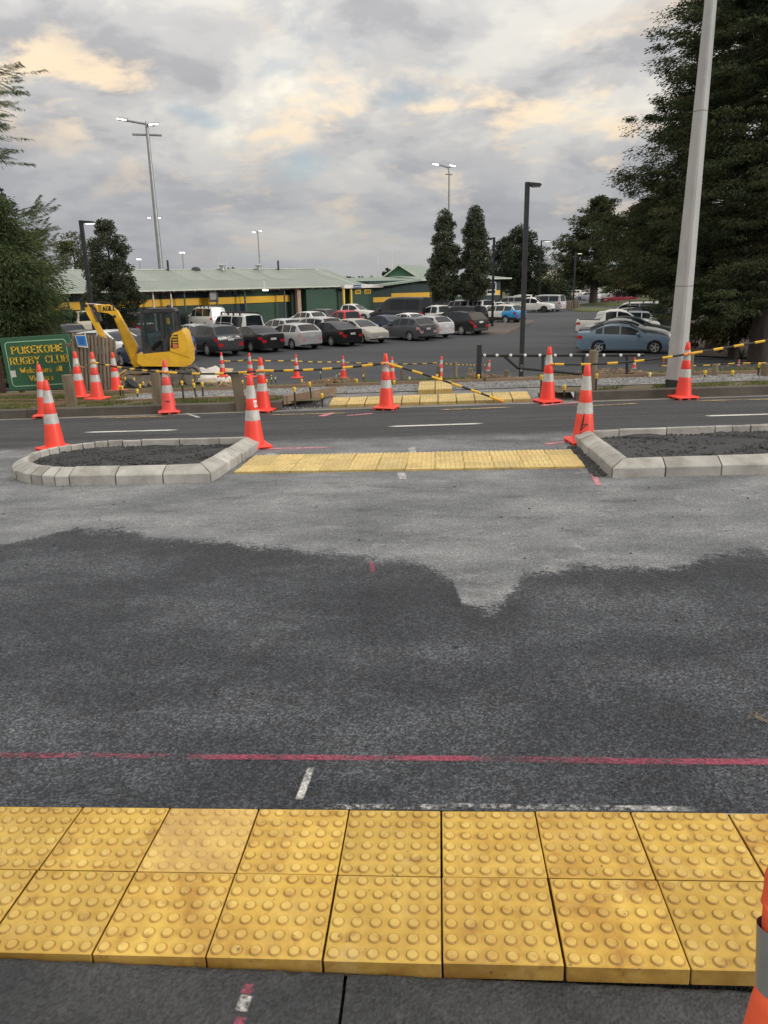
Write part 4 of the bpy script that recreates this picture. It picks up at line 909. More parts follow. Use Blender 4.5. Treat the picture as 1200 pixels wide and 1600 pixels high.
# ------------------------------------------------------------------ cars
def m_car():
    t = NT('car_paint'); o = t.obj(); c = t.color()
    d = t.ramp(t.noise(o, 1.6, 6, .65), (.4, 0.0), (.8, 1.0)); sx = t.N.new('ShaderNodeSeparateXYZ'); t.L.new(o, sx.inputs[0])
    low = t.math('MULTIPLY', t.math('SUBTRACT', .75, sx.outputs[2]), 1.0, clamp=True)
    base = t.mix(c, (.12,.11,.095), t.math('MULTIPLY', t.math('MULTIPLY', d, low), .22))
    return t.done(base, .5, 0, None, Specular_IOR_Level=.2, Coat_Weight=.42, Coat_Roughness=.03)
PAINT = m_car()
GLASS = mat('car_glass', (.012,.017,.022), .10, var=.05, Specular_IOR_Level=.38)
UNDER = mat('car_underside', (.012,.012,.013), .9); TRIM = mat('black_trim', (.025,.025,.027), .55); TYRE = mat('tyre_rubber', (.022,.022,.023), .85, bump=.004)
ALLOY = mat('alloy_rim', (.58,.59,.60), .32, .4, var=.1); STEELR = mat('dark_rim', (.12,.12,.125), .4, .7)
TAIL = mat('tail_lamp_red', (.50,.018,.022), .15, var=.1, Emission_Color=(.6,.02,.02,1), Emission_Strength=.0); TAILC = mat('tail_lamp_clear', (.60,.33,.30), .15, var=.1); HEAD = mat('headlamp_clear', (.62,.64,.66), .12, var=.1)
PLATE = mat('number_plate', (.72,.71,.68), .5); PLATE_T = mat('plate_text', (.06,.06,.07), .6); CHROME = mat('chrome', (.65,.65,.66), .15, 1.0, var=.03)
def lerp_list(pts, s):
    for (a, za), (b, zb) in zip(pts[:-1], pts[1:]):
        if s <= b: return za+(zb-za)*(s-a)/max(1e-6, b-a) if s >= a else za
    return pts[-1][1]
# top line (distance from the nose, height); windscreen base/top, rear glass top/base, side glass from-to and pillars
SPECS = {
 'sedan': dict(L=4.70, W=1.78, top=[(0,.50),(.03,.66),(.25,.76),(.7,.88),(1.30,.965),(2.12,1.37),(2.6,1.445),(3.1,1.435),(3.5,1.35),(4.12,1.075),(4.45,1.06),(4.66,1.03),(4.70,.86)], belt=[(0,.62),(1.3,.86),(3.0,.92),(4.7,.98)], ws=(1.34,2.14), rg=(3.42,4.06), sg=(1.72,3.78), pil=(2.60,3.42), f=.92, wb=2.68, r=.315, zb=.22),
 'hatch': dict(L=4.35, W=1.75, top=[(0,.50),(.03,.68),(.22,.80),(.7,.93),(1.12,1.0),(1.95,1.41),(2.5,1.485),(3.2,1.47),(3.72,1.41),(4.18,1.06),(4.30,1.0),(4.35,.80)], belt=[(0,.64),(1.1,.88),(3.0,.95),(4.35,1.0)], ws=(1.14,1.98), rg=(3.70,4.17), sg=(1.50,3.80), pil=(2.42,3.25), f=.86, wb=2.58, r=.31, zb=.22),
 'suv': dict(L=4.75, W=1.86, top=[(0,.60),(.03,.80),(.22,.94),(.8,1.06),(1.18,1.12),(1.95,1.56),(2.5,1.645),(3.4,1.635),(4.12,1.57),(4.58,1.13),(4.70,1.07),(4.75,.84)], belt=[(0,.78),(1.1,1.0),(3.0,1.07),(4.75,1.12)], ws=(1.2,1.98), rg=(4.10,4.55), sg=(1.58,4.14), pil=(2.5,3.40), f=.92, wb=2.74, r=.355, zb=.27, clad=True),
 'fourwd': dict(L=4.7, W=1.87, top=[(0,.70),(.03,.90),(.2,1.02),(.9,1.12),(1.25,1.16),(1.82,1.72),(2.3,1.80),(3.6,1.80),(4.42,1.77),(4.60,1.22),(4.66,1.12),(4.70,.88)], belt=[(0,.88),(1.1,1.07),(4.7,1.14)], ws=(1.27,1.84), rg=(4.40,4.58), sg=(1.55,4.28), pil=(2.45,3.35), f=.9, wb=2.75, r=.38, zb=.32, clad=True),
 'van': dict(L=4.75, W=1.72, top=[(0,.55),(.03,.80),(.15,1.02),(.45,1.16),(1.15,1.86),(1.55,1.965),(2.5,1.985),(4.2,1.97),(4.52,1.90),(4.68,1.16),(4.72,1.06),(4.75,.80)], belt=[(0,.78),(.6,1.08),(4.75,1.16)], ws=(.47,1.17), rg=(4.50,4.67), sg=(.85,4.38), pil=(1.72,3.08), f=.95, wb=2.57, r=.325, zb=.24),
 'bigvan': dict(L=6.0, W=2.0, top=[(0,.60),(.03,.90),(.15,1.08),(.85,1.32),(1.75,2.16),(2.2,2.40),(3,2.46),(5.6,2.44),(5.84,2.34),(5.93,1.30),(5.97,1.2),(6.0,.9)], belt=[(0,.85),(.9,1.24),(6.0,1.30)], ws=(.88,1.78), rg=(5.82,5.92), sg=(1.35,5.6), pil=(2.5,4.05), f=1.0, wb=3.7, r=.345, zb=.3),
 'ute': dict(L=5.2, W=1.82, top=[(0,.68),(.03,.88),(.2,1.0),(.9,1.08),(1.35,1.13),(2.05,1.64),(2.5,1.755),(3.1,1.745),(3.42,1.66),(3.62,1.14),(3.70,1.10),(5.16,1.12),(5.2,.95)], belt=[(0,.86),(1.2,1.04),(5.2,1.06)], ws=(1.38,2.08), rg=(3.40,3.61), sg=(1.76,3.36), pil=(2.66,), f=.95, wb=3.08, r=.375, zb=.34, tray=True),
 'canopy': dict(L=5.2, W=1.82, top=[(0,.68),(.03,.88),(.2,1.0),(.9,1.08),(1.35,1.13),(2.05,1.64),(2.5,1.755),(3.4,1.76),(4.0,1.77),(4.9,1.75),(5.10,1.18),(5.17,1.10),(5.2,.9)], belt=[(0,.86),(1.2,1.04),(5.2,1.08)], ws=(1.38,2.08), rg=(4.88,5.08), sg=(1.76,4.7), pil=(2.66,3.42), f=.95, wb=3.08, r=.375, zb=.34),
}
def wheel_mesh(r, w=.21, spokes=5, rim=None):
    n = 22
    ty = MB().lathe([(r*.66,-w*.5),(r*.90,-w*.5),(r*.985,-w*.40),(r,-w*.2),(r,w*.2),(r*.985,w*.40),(r*.90,w*.5),(r*.66,w*.5)], n, Matrix.Rotation(R(90), 4, 'X'), cap=False).mesh('tyre', TYRE, 40)
    rm = MB(); M = Matrix.Rotation(R(90), 4, 'X')
    rm.lathe([(r*.68,-w*.49),(r*.62,-w*.46),(r*.60,-w*.1),(.02,-w*.08)], n, M, cap=False); rm.lathe([(r*.68,w*.49),(r*.62,w*.46),(r*.60,w*.1),(.02,w*.08)], n, M, cap=False)
    rm.cur = 1
    for sgn in (-1, 1):
        rm.lathe([(r*.69,sgn*w*.50),(r*.60,sgn*w*.47)], n, M, cap=False)
        rm.lathe([(r*.16,sgn*w*.3),(r*.15,sgn*w*.47),(.01,sgn*w*.48)], 10, M, cap=False)
        for k in range(spokes):
            a = 2*math.pi*k/spokes; ca, sa = math.cos(a), math.sin(a); v = []
            for q, hw in ((r*.10, r*.10), (r*.63, r*.075)):
                for s in (-1, 1):
                    for y in (sgn*w*.30, sgn*w*.46): v.append((ca*q-sa*hw*s, y, sa*q+ca*hw*s))
            rm.add(v, [(0,1,3,2),(4,6,7,5),(0,4,5,1),(2,3,7,6),(1,5,7,3),(0,2,6,4)])
    return ty, rm.mesh('rim', [STEELR, rim or ALLOY], 40)
def car_parts(kind, tail=TAIL):
    """one lofted shell cut into body, glass and lamp parts along its own grid; nose at +x"""
    sp = SPECS[kind]; L, W, r = sp['L'], sp['W'], sp['r']; hw = W/2; xf, xr = sp['f'], sp['f']+sp['wb']; zb = sp['zb']
    Ra = r*1.16
    st = {0, .03, .12, .30, L-.28, L-.12, L-.03, L}
    for x in (xf, xr): st |= {x-Ra*1.002, x-Ra*.9, x-Ra*.6, x, x+Ra*.6, x+Ra*.9, x+Ra*1.002}
    ws, rg, sg = sp['ws'], sp['rg'], sp['sg']
    st |= set(ws)|set(rg)|set(sg)
    for p in sp['pil']: st |= {p-.035, p+.035}
    st |= {s for s, _ in sp['top']}
    st = sorted(s for s in st if 0 <= s <= L); out = [st[0]]
    for s in st[1:]:
        if s-out[-1] > .012: out.append(s)
    st = out; rings = []
    for s in st:
        e = min(s, L-s); k = max(0, 1-e/.55); nose = 1-.13*k*k-.05*max(0, 1-e/.10)
        w = hw*nose*(1-.015*math.cos(s/L*6.28)); zt = lerp_list(sp['top'], s); be = min(lerp_list(sp['belt'], s), zt-.05)
        zl = zb+.10*max(0, 1-e/.25)
        for x in (xf, xr):
            d = abs(s-x)
            if d < Ra: zl = max(zl, r+math.sqrt(max(0, Ra*Ra-d*d))*.98)
        cab = max(0.0, min(1.0, (zt-be-.05)/.42)); wm = min(1.0, 1.0)
        zmid = max(zl+.012, min(be-.30, zb+.30)); zc1 = max(zmid+.008, be-.245); zcr = max(zc1+.008, be-.085)
        wr = w*(.95-.20*cab); ze = be+(zt-be)*(.62 if cab < .2 else .90)
        p5 = (w*.955, be); p6 = (wr, ze)
        rg_ = [(0, zb+.02), (w*.80, zb+.02 if zl < zb+.2 else zb+.05), (w*.975, zl), (w*1.0, zmid), (w*.998, zc1), (w*.988, zcr), p5,
               (p5[0]+(p6[0]-p5[0])*.07, p5[1]+(p6[1]-p5[1])*.07), (p5[0]+(p6[0]-p5[0])*.90, p5[1]+(p6[1]-p5[1])*.90), p6, (wr*.86, zt-.022*cab-.012), (0, zt)]
        rings.append(rg_)
    K = len(rings[0]); V = []; x0 = L/2
    for s, rg_ in zip(st, rings):
        for sgn in (1, -1): V += [(x0-s, sgn*y, z) for y, z in rg_]
    parts = {}
    def put(name, f): parts.setdefault(name, []).append(f)
    for i in range(len(st)-1):
        sm = (st[i]+st[i+1])/2
        for side in (0, 1):
            o0, o1 = (i*2+side)*K, ((i+1)*2+side)*K; sd = 'L' if side == 0 else 'R'
            for k in range(K-1):
                f = (o0+k, o0+k+1, o1+k+1, o1+k); n = 'body'
                if k in (0, 1): n = 'underside'
                elif k == 2 and sp.get('clad'): n = 'sill_trim'
                elif k == 7 and sg[0] < sm < sg[1] and not any(abs(sm-p) < .036 for p in sp['pil']):
                    j = sum(sm > p for p in sp['pil']); n = 'side_window|%s%d' % (sd, j)
                elif k == 10 and ws[0] < sm < ws[1]: n = 'windscreen'
                elif k == 10 and rg[0] < sm < rg[1]: n = 'rear_window'
                elif k == 4 and sm < .30: n = 'headlight|'+sd
                elif k == 4 and sm > L-.28: n = 'tail_light|'+sd
                elif sp.get('tray') and k == 10 and 3.72 < sm < 5.12: n = 'tray_cover'
                put(n, f)
    for i, idx, lamp in ((0, 0, 'headlight'), (len(st)-1, 1, 'tail_light')):
        base = len(V)
        for c in (1, .64, -.64, -1):                    # end faces: three columns
            for y, z in rings[i]: V.append((x0-st[i], y*c, z))
        for c in range(3):
            for k in range(K-1):
                f = (base+c*K+k, base+c*K+k+1, base+(c+1)*K+k+1, base+(c+1)*K+k); n = 'body'
                if k < 2: n = 'underside'
                elif lamp == 'headlight' and k == 4 and c != 1: n = lamp+('|L' if c == 0 else '|R')
                elif lamp == 'tail_light' and k == 4 and c != 1: n = lamp+('|L' if c == 0 else '|R')
                elif lamp == 'headlight' and k == 3 and c == 1: n = 'grille'
                elif k == 2 and sp.get('clad'): n = 'sill_trim'
                put(n, f)
    mats = {'body': PAINT, 'underside': UNDER, 'sill_trim': TRIM, 'side_window': GLASS, 'windscreen': GLASS, 'rear_window': GLASS, 'headlight': HEAD, 'tail_light': tail, 'grille': TRIM, 'tray_cover': UNDER}
    res = []
    for n, fs in parts.items():
        used = sorted({v for f in fs for v in f}); mp = {v: i for i, v in enumerate(used)}
        mb = MB().add([V[v] for v in used], [tuple(mp[v] for v in f) for f in fs]); nm = n.split('|')[0]
        me = bpy.data.meshes.new(nm); me.from_pydata(mb.v, [], mb.f); me.materials.append(mats[nm])
        bm = bmesh.new(); bm.from_mesh(me); bmesh.ops.remove_doubles(bm, verts=bm.verts, dist=.0005); bmesh.ops.recalc_face_normals(bm, faces=bm.faces); bm.to_mesh(me); bm.free()
        me.polygons.foreach_set('use_smooth', [True]*len(me.polygons)); me.set_sharp_from_angle(angle=R(28)); res.append((nm, me, (0,0,0)))
    zp = lerp_list(sp['belt'], L)-.22
    pl = MB().box(-L/2-.012, -L/2+.02, -.18, .18, zp-.06, zp+.06); pl.cur = 1; pl.box(-L/2-.0135, -L/2-.0122, -.14, .14, zp-.03, zp+.03); res.append(('number_plate', pl.mesh('number_plate', [PLATE, PLATE]), (0,0,0)))
    pf = MB().box(L/2-.02, L/2+.012, -.18, .18, zb+.12, zb+.24); res.append(('number_plate', pf.mesh('number_plate', PLATE), (0,0,0)))
    xm = L/2-sg[0]; zm = lerp_list(sp['belt'], sg[0])+.10
    for s in (1, -1):
        res.append(('wing_mirror', MB().box(xm-.10, xm+.06, min(s*hw*.98, s*(hw+.17)), max(s*hw*.98, s*(hw+.17)), zm-.08, zm+.07, .03).mesh('wing_mirror', PAINT, 60), (0,0,0)))
    for x in (xf, xr):
        for s in (1, -1): res.append(('WHEEL', None, (L/2-x, s*(hw-.125), r)))
    return res
PROTO = {}
def proto(kind, rim=None, tail=TAIL, rails=False, rack=False, spare=False):
    key = (kind, rim.name if rim else '', tail.name, rails, rack, spare)
    if key not in PROTO:
        sp = SPECS[kind]; ty, rm = wheel_mesh(sp['r'], rim=rim, spokes=7 if kind == 'suv' else 6 if kind == 'van' else 5)
        PROTO[key] = [car_parts(kind, tail), ty, rm]; ex = []; L, hw = sp['L'], sp['W']/2
        zt = lerp_list(sp['top'], L*.55)
        if rails:
            for s in (1, -1): ex.append(('roof_rail', MB().tube([(L/2-2.0, s*hw*.66, zt-.03), (L/2-2.2, s*hw*.66, zt+.04), (-L/2+.9, s*hw*.66, zt+.04), (-L/2+.75, s*hw*.66, zt-.04)], .016, 6).mesh('roof_rail', CHROME, 40)))
        if rack:
            for x in (L/2-1.7, L/2-2.6, -L/2+1.5, -L/2+.7): ex.append(('roof_bar', MB().box(x-.03, x+.03, -hw*.78, hw*.78, zt+.03, zt+.075).box(x-.04, x+.04, -hw*.80, -hw*.70, zt-.09, zt+.06).box(x-.04, x+.04, hw*.70, hw*.80, zt-.09, zt+.06).mesh('roof_bar', TRIM)))
            for s in (1, -1): ex.append(('roof_rail', MB().box(-L/2+.5, L/2-1.5, s*hw*.6-.03, s*hw*.6+.03, zt+.078, zt+.11).mesh('roof_rail', CHROME)))
        if spare: ex.append(('spare_wheel', MB().lathe([(.05,-.1),(.34,-.1),(.37,0),(.34,.1),(.05,.1)], 16, Matrix.Translation((-L/2-.1, 0, .85)) @ Matrix.Rotation(R(90), 4, 'Y')).mesh('spare_wheel', TRIM, 40)))
        PROTO[key].append(ex)
    return PROTO[key]
CARG = 'cars parked in the club car park'
def place_car(kind, pos, az, col, label, cat='car', simple=False, **kw):
    """az: compass heading of the nose, degrees clockwise from straight ahead (+Y)"""
    pr, ty, rm, ex = proto(kind, **kw); name = {'van': 'parked_van', 'bigvan': 'parked_van', 'ute': 'parked_ute', 'canopy': 'parked_ute'}.get(kind, 'parked_car')
    x, y = pos; a = R(90-az); d = Vector((math.cos(a), math.sin(a))); L = SPECS[kind]['wb']/2
    zf, zr = zg(x+d.x*L, y+d.y*L), zg(x-d.x*L, y-d.y*L)
    t = thing(name, label, cat, (x, y, (zf+zr)/2+.008), a, CARG); t.rotation_euler = (0, -math.atan2(zf-zr, 2*L), a)
    for n, me, loc in pr:
        if n == 'WHEEL':
            w = link('wheel', ty, t, loc); w.name = 'wheel'
            link('rim', rm, w)
        else:
            if simple and n in ('wing_mirror', 'grille'): continue
            o = link(n, me, t, loc)
            if n in ('body', 'wing_mirror'): o.color = (*col, 1)
    for n, me in ex: link(n, me, t)
    return t
def by_wheel(kind, px, py, az, side, end):
    """car centre from the ground contact of one wheel: side +1 left / -1 right, end +1 front / -1 rear"""
    sp = SPECS[kind]; p = at(px, py); a = R(90-az); d = Vector((math.cos(a), math.sin(a), 0)); n = Vector((-d.y, d.x, 0))
    xo = (sp['L']/2-sp['f']) if end > 0 else (sp['L']/2-sp['f']-sp['wb'])
    c = p-d*xo-n*side*(sp['W']/2-.06); return (c.x, c.y)
def by_roof(px, py, h, shift=0):
    p = at(px, py, h); return (p.x, p.y)
ROWAZ = -44
BLK=(.012,.013,.016); DGREY=(.05,.054,.062); GUN=(.075,.080,.095); SIL=(.48,.49,.51); WHT=(.72,.72,.70); CREAM=(.66,.60,.47); NAVY=(.016,.028,.075); BLUE=(.025,.085,.26); RED=(.50,.018,.03); SKY=(.17,.25,.345); CHAMP=(.50,.48,.42); BRT=(.02,.32,.70)
def wheel_car(kind, px, py, side, end, col, label, az=ROWAZ, **kw): return place_car(kind, by_wheel(kind, px, py, az, side, end), az, col, label, **kw)
def roof_car(kind, px, py, col, label, az=ROWAZ, **kw):
    h = max(z for _, z in SPECS[kind]['top']); return place_car(kind, by_roof(px, py, h), az, col, label, **kw)
# front row, left to right
wheel_car('hatch', 300, 561, -1, -1, BLUE, 'blue hatchback mostly hidden behind the digger cab', az=-40, tail=TAILC)
wheel_car('suv', 325, 557, 1, -1, DGREY, 'charcoal wagon with silver roof rails, first right of the digger', rails=True)
wheel_car('sedan', 393, 551, 1, -1, BLK, 'black sedan between the charcoal wagon and the silver hatchback')
wheel_car('hatch', 457, 546.5, 1, -1, SIL, 'silver hatchback between the two black sedans', tail=TAILC)
wheel_car('sedan', 518, 541.5, 1, -1, BLK, 'black sedan right of the silver hatchback')
wheel_car('hatch', 566, 537, -1, 1, CHAMP, 'champagne silver hatchback facing the road with its nose out', az=136)
wheel_car('hatch', 640.5, 533, 1, -1, GUN, 'dark grey hatchback with clear tail lamps, centre of the front row', tail=TAILC)
wheel_car('hatch', 697, 527, -1, -1, SIL, 'silver hatchback tucked between the dark grey hatchback and the black wagon', tail=TAILC)
wheel_car('suv', 721, 524, 1, -1, BLK, 'black wagon with a chrome window line at the right end of the front row')
rv = wheel_car('suv', 790, 506, 1, -1, WHT, 'white and bright blue soft roader behind the parking island', az=-50)
for o in list(rv.children):                      # its rear half is wrapped in blue
    if o.name.startswith('body'):
        me = o.data.copy(); o.data = me; t2 = NT('blue_wrap'); t2.done((.02,.30,.68), .3, 0, None, Coat_Weight=.6); me.materials.append(t2.m)
        for p in me.polygons:
            if p.center.x+(p.center.z-.6)*.9 < -.55 and p.center.z < 1.35: p.material_index = 1
mb = MB(); k = 22; ring = [(.35+.21*math.cos(2*math.pi*i/k), .93*0+.89+.001, .72+.21*math.sin(2*math.pi*i/k)) for i in range(k)]
lg = MB()
for r0, r1, z in ((.19,.15,0),(.10,.06,0)):
    v = [(-.05+q*math.cos(2*math.pi*i/k), .935, .72+q*math.sin(2*math.pi*i/k)) for q in (r0, r1) for i in range(k)]
    lg.add(v, [(i, (i+1) % k, k+(i+1) % k, k+i) for i in range(k)])
lg.build('door_emblem', mat('emblem_red', (.55,.05,.04), .5), rv)
# left end, around the digger arm
roof_car('sedan', 186, 512, (.035,.045,.07), 'dark blue grey sedan seen between the digger boom and the fence', az=-58)
wheel_car('suv', 190, 571, -1, 1, WHT, 'white car with only its nose showing right of the paling fence', az=118)
roof_car('fourwd', 206, 488, BLK, 'black four wheel drive behind the digger boom with red tail lamps')
roof_car('fourwd', 170, 487, BLK, 'black four wheel drive behind the digger arm', az=-46)
roof_car('van', 130, 485, CREAM, 'cream van facing away left of the digger arm', az=-30, cat='van')
roof_car('hatch', 106, 505, BLK, 'black hatchback in front of the cream van', az=-34)
roof_car('suv', 122, 515, (.06,.065,.06), 'dark car whose roof shows above the club sign', az=-60)
roof_car('sedan', 235, 521, NAVY, 'navy sedan just behind the digger boom foot', az=-46)
# second row and behind
roof_car('van', 322, 479, WHT, 'white van with roof rack, the farther of the two white vans', cat='van', rack=True)
roof_car('van', 368, 489.5, WHT, 'white van with roof rack, the nearer of the two white vans', cat='van', rack=True)
roof_car('hatch', 300, 505, (.42,.46,.47), 'pale silver car peeping over the charcoal wagon')
roof_car('hatch', 437, 497, (.50,.56,.58), 'pale blue silver car behind the black sedan')
roof_car('hatch', 478, 486, WHT, 'white hatchback facing left behind the silver hatchback')
roof_car('suv', 500, 482, (.05,.06,.07), 'dark car roof behind the white hatchback')
roof_car('suv', 492, 494.5, SIL, 'silver wagon roof between the white hatchback and the black sedan')
roof_car('ute', 539, 484.5, RED, 'bright red double cab ute', cat='ute')
roof_car('ute', 551, 474.5, WHT, 'white double cab with roof bars behind the red ute', az=112, cat='ute')
roof_car('sedan', 596, 491.5, NAVY, 'dark navy sedan behind the champagne hatchback', tail=TAIL)
roof_car('sedan', 633, 488.5, WHT, 'white sedan behind the dark grey hatchback')
roof_car('ute', 683, 476.5, WHT, 'white double cab ute behind the silver hatchback', cat='ute')
roof_car('bigvan', 625, 464, (.035,.036,.046), 'long dark grey high roofed van parked by the clubhouse', cat='van', az=-58)
roof_car('fourwd', 682, 468.5, (.03,.035,.04), 'dark four wheel drive with a flat roof rack behind the white ute', rails=True)
roof_car('canopy', 718, 477.5, BLK, 'black ute with a canopy behind the black wagon', cat='ute')
roof_car('fourwd', 717, 468.5, WHT, 'white four wheel drive with large rear glass behind the black ute')
roof_car('fourwd', 750, 468.5, WHT, 'white four wheel drive with a rear spare wheel', az=-22, spare=True)
roof_car('sedan', 774, 472, (.55,.58,.57), 'pale sedan behind the soft roader', az=-75)
roof_car('canopy', 796, 463, (.45,.47,.47), 'silver ute with an open canopy behind the dark lamp post', cat='ute', az=-70)
roof_car('fourwd', 812, 460.5, WHT, 'white wagon roof behind the dark lamp post', az=-60)
roof_car('ute', 832, 464.5, WHT, 'white lifted ute facing right beyond the dark lamp post', az=112, cat='ute', rim=STEELR)
place_car('van', by_wheel('van', 861, 487, -52, 1, -1), -52, (.40,.42,.44), 'silver van facing away beside the grass island', cat='van')
# far row under the trees
for px, py, kd, col, az, lab in ((803,452,'sedan',DGREY,-80,'dark far car left of the dark lamp post'), (812,450,'suv',WHT,-60,'white far car just left of the dark lamp post'), (833,451,'van',CREAM,-70,'cream far van right of the dark lamp post'), (848,452.5,'suv',(.16,.19,.24),95,'blue grey far car above the lifted ute'), (864,453.5,'sedan',BLK,95,'black far sedan above the silver van'), (876,452,'suv',(.22,.25,.27),100,'grey far car above the tail of the silver van'), (899,453,'suv',WHT,-40,'white far wagon left of the pine trunk'), (905,449,'fourwd',BLK,-40,'black far car roof behind the white far wagon'), (914,452.5,'hatch',(.18,.09,.06),-40,'brown far car behind the thin lamp post'), (920,456,'hatch',(.50,.50,.60),-50,'pale far hatchback left of the pine trunk'), (943,454,'hatch',(.60,.66,.64),-70,'pale far hatchback right of the pine trunk'), (956,452.5,'suv',WHT,-60,'white far wagon on the grass mound right of the pine'), (968,456.5,'ute',(.28,.02,.04),-100,'dark red far ute on the grass mound'), (982,453,'sedan',SIL,-80,'silver far car at the right of the grass mound'), (926,450,'suv',WHT,-60,'white far car roof behind the pine trunk'), (787,451,'sedan',SIL,-80,'silver far sedan under the round tree'), (883,456,'sedan',(.4,.42,.42),-60,'silver far sedan before the grass island')):
    roof_car(kd, px, py, col, lab, az=az, simple=True)
# right hand row
b0 = by_wheel('sedan', 934.5, 552.5, 103, -1, -1)
place_car('sedan', b0, 103, SKY, 'light blue sedan parked side on, nearest of the right hand row')
bs_ = C.objects.get('parked_car') and [o for o in C.objects if o.get('label','').startswith('light blue sedan')][0]
MOULD = mat('side_moulding', (.10,.17,.26), .5)
for sd_ in (1, -1):
    MB().box(-1.35, 1.05, sd_*.878-.012, sd_*.878+.012, .47, .53, .004).build('side_moulding', MOULD, bs_)
    for x_ in (.10, -.86): MB().box(x_-.09, x_+.09, sd_*.868-.02, sd_*.868+.02, .80, .835, .008).build('door_handle', MOULD, bs_)
    for x_ in (.83, -.20): MB().box(x_-.006, x_+.006, sd_*.872-.012, sd_*.872+.012, .34, .90).build('door_seam', UNDER, bs_)
def rr(k, kind, col, label, dx=0.0, az=103, **kw): return place_car(kind, (b0[0]+.20*k*2.75+dx, b0[1]+2.75*k), az, col, label, **kw)
rr(1, 'sedan', (.02,.02,.035), 'dark plum sedan right behind the light blue sedan')
rr(2, 'sedan', (.46,.48,.48), 'silver sedan third back in the right hand row', .3)
rr(3, 'sedan', (.035,.045,.042), 'dark green sedan fourth back in the right hand row', .8)
rr(4.1, 'ute', WHT, 'white double cab ute with its tailgate to the left in the right hand row', -.1, cat='ute')
rr(5.6, 'hatch', (.36,.38,.43), 'silver blue hatchback facing left beyond the white ute', .5, -77)
rr(6.8, 'suv', (.03,.032,.036), 'dark wagon with roof bars beyond the silver blue hatchback', 1.6, -77, rack=True)
rr(8.2, 'hatch', (.55,.57,.56), 'white hatchback facing left near the end of the right hand row', .6, -77)
rr(9.8, 'canopy', WHT, 'white ute with roof rack at the far end of the right hand row', 1.2, -77, cat='ute', rack=True)
# ------------------------------------------------------------------ digger
DY = mat('digger_yellow', (.80,.455,.030), .45, var=.10, scale=2.5, dirt=(.30,.17,.05), dirt_amt=.45)
DK = mat('digger_dark', (.035,.035,.037), .5, scale=4, dirt=(.11,.09,.07), dirt_amt=.4)
TRK = mat('muddy_track', (.20,.175,.15), .9, var=.35, scale=5, bump=.01, bscale=25, dirt=(.30,.25,.20), dirt_amt=.7)
def m_clear(name, col, alpha):
    t = NT(name); t.done(col, .05, 0, Specular_IOR_Level=.6)
    tr = t.N.new('ShaderNodeBsdfTransparent'); tr.inputs[0].default_value = (*[c*.6+.68 for c in col], 1); mx = t.N.new('ShaderNodeMixShader'); mx.inputs[0].default_value = alpha
    t.L.new(tr.outputs[0], mx.inputs[1]); t.L.new(t.b.outputs[0], mx.inputs[2]); t.L.new(mx.outputs[0], t.out.inputs[0]); return t.m
CLEAR = m_clear('cab_glass', (.10,.14,.14), .18)
pD = at(252, 596); DD = 22.6; pD = ray(252, 596)*DD; pD.z = zg(pD.x, pD.y); pD += Vector((-.22, .97, 0))*.42
dg = thing('mini_excavator', 'yellow mini excavator with a dark glazed cab and its arm folded down to the left', 'excavator', pD, R(180+13))
U = 1/ (FPX/DD)            # metres per pixel at the digger
def dp(px, py): return ((252-px)*U*(1-.15*max(0, (228-px)/100)), (598-py)*U*1.03)      # pixel of the photo -> (forward, up) of the machine
def dpoly(l): return [dp(*q) for q in l]
# tracks: shoe loops, with rollers
for s in (1, -1):
    ya, yb_ = (s*.62-.15, s*.62+.15); n = 34; loop = []
    l, rr_ = .85, .235
    for k in range(n):
        u = k/n*(4*l+2*math.pi*rr_)
        if u < 2*l: loop.append((-l+u, 2*rr_, 0))
        elif u < 2*l+math.pi*rr_: a = (u-2*l)/rr_; loop.append((l+rr_*math.sin(a), rr_+rr_*math.cos(a), 0))
        elif u < 4*l+math.pi*rr_: loop.append((l-(u-2*l-math.pi*rr_), 0, 0))
        else: a = (u-4*l-math.pi*rr_)/rr_; loop.append((-l-rr_*math.sin(a), rr_-rr_*math.cos(a), 0))
    mb = MB(); m = len(loop); vs = []
    for q in (1.0, .82):
        for x, z, _ in loop:
            cz_ = rr_; cx_ = max(-l, min(l, x)); vs += [(cx_+(x-cx_)*q, ya, cz_+(z-cz_)*q), (cx_+(x-cx_)*q, yb_, cz_+(z-cz_)*q)]
    fs = []
    for k in range(m):
        k2 = (k+1) % m; a, b_, c, d = 2*k, 2*k+1, 2*k2, 2*k2+1; o = 2*m
        fs += [(a, b_, d, c), (o+a, o+c, o+d, o+b_), (a, c, o+c, o+a), (b_, o+b_, o+d, d)]
    mb.add(vs, fs)
    for k in range(m):                                  # grouser bars
        x, z, _ = loop[k]; x2, z2, _ = loop[(k+1) % m]; d = Vector((x2-x, 0, z2-z)).normalized(); nn = Vector((-d.z, 0, d.x)); c = Vector(((x+x2)/2, 0, (z+z2)/2))
        M = Matrix(((d.x,0,nn.x,c.x),(0,1,0,0),(d.z,0,nn.z,c.z),(0,0,0,1))); mb.box(-.018, .018, ya, yb_, -.005, .03, 0, M)
    tr_ = mb.build('track', TRK, dg)
    ro = MB()
    for x in (-.85,-.45,-.15,.15,.45,.85): ro.lathe([(.10 if abs(x) < .8 else .18, ya+.03), (.10 if abs(x) < .8 else .18, yb_-.03)], 14, Matrix.Translation((x, 0, .22 if abs(x) > .8 else .13)) @ Matrix.Rotation(R(90), 4, 'X') @ Matrix.Scale(-1, 4, (0,0,1)))
    ro.box(-.8, .8, s*.62-.08, s*.62+.08, .12, .36); ro.build('rollers', TRK, tr_, 40)
MB().box(-.55, .55, -.5, .5, .30, .56, .04).lathe([(.42,.5),(.42,.66)], 24).build('undercarriage', DK, dg, 40)
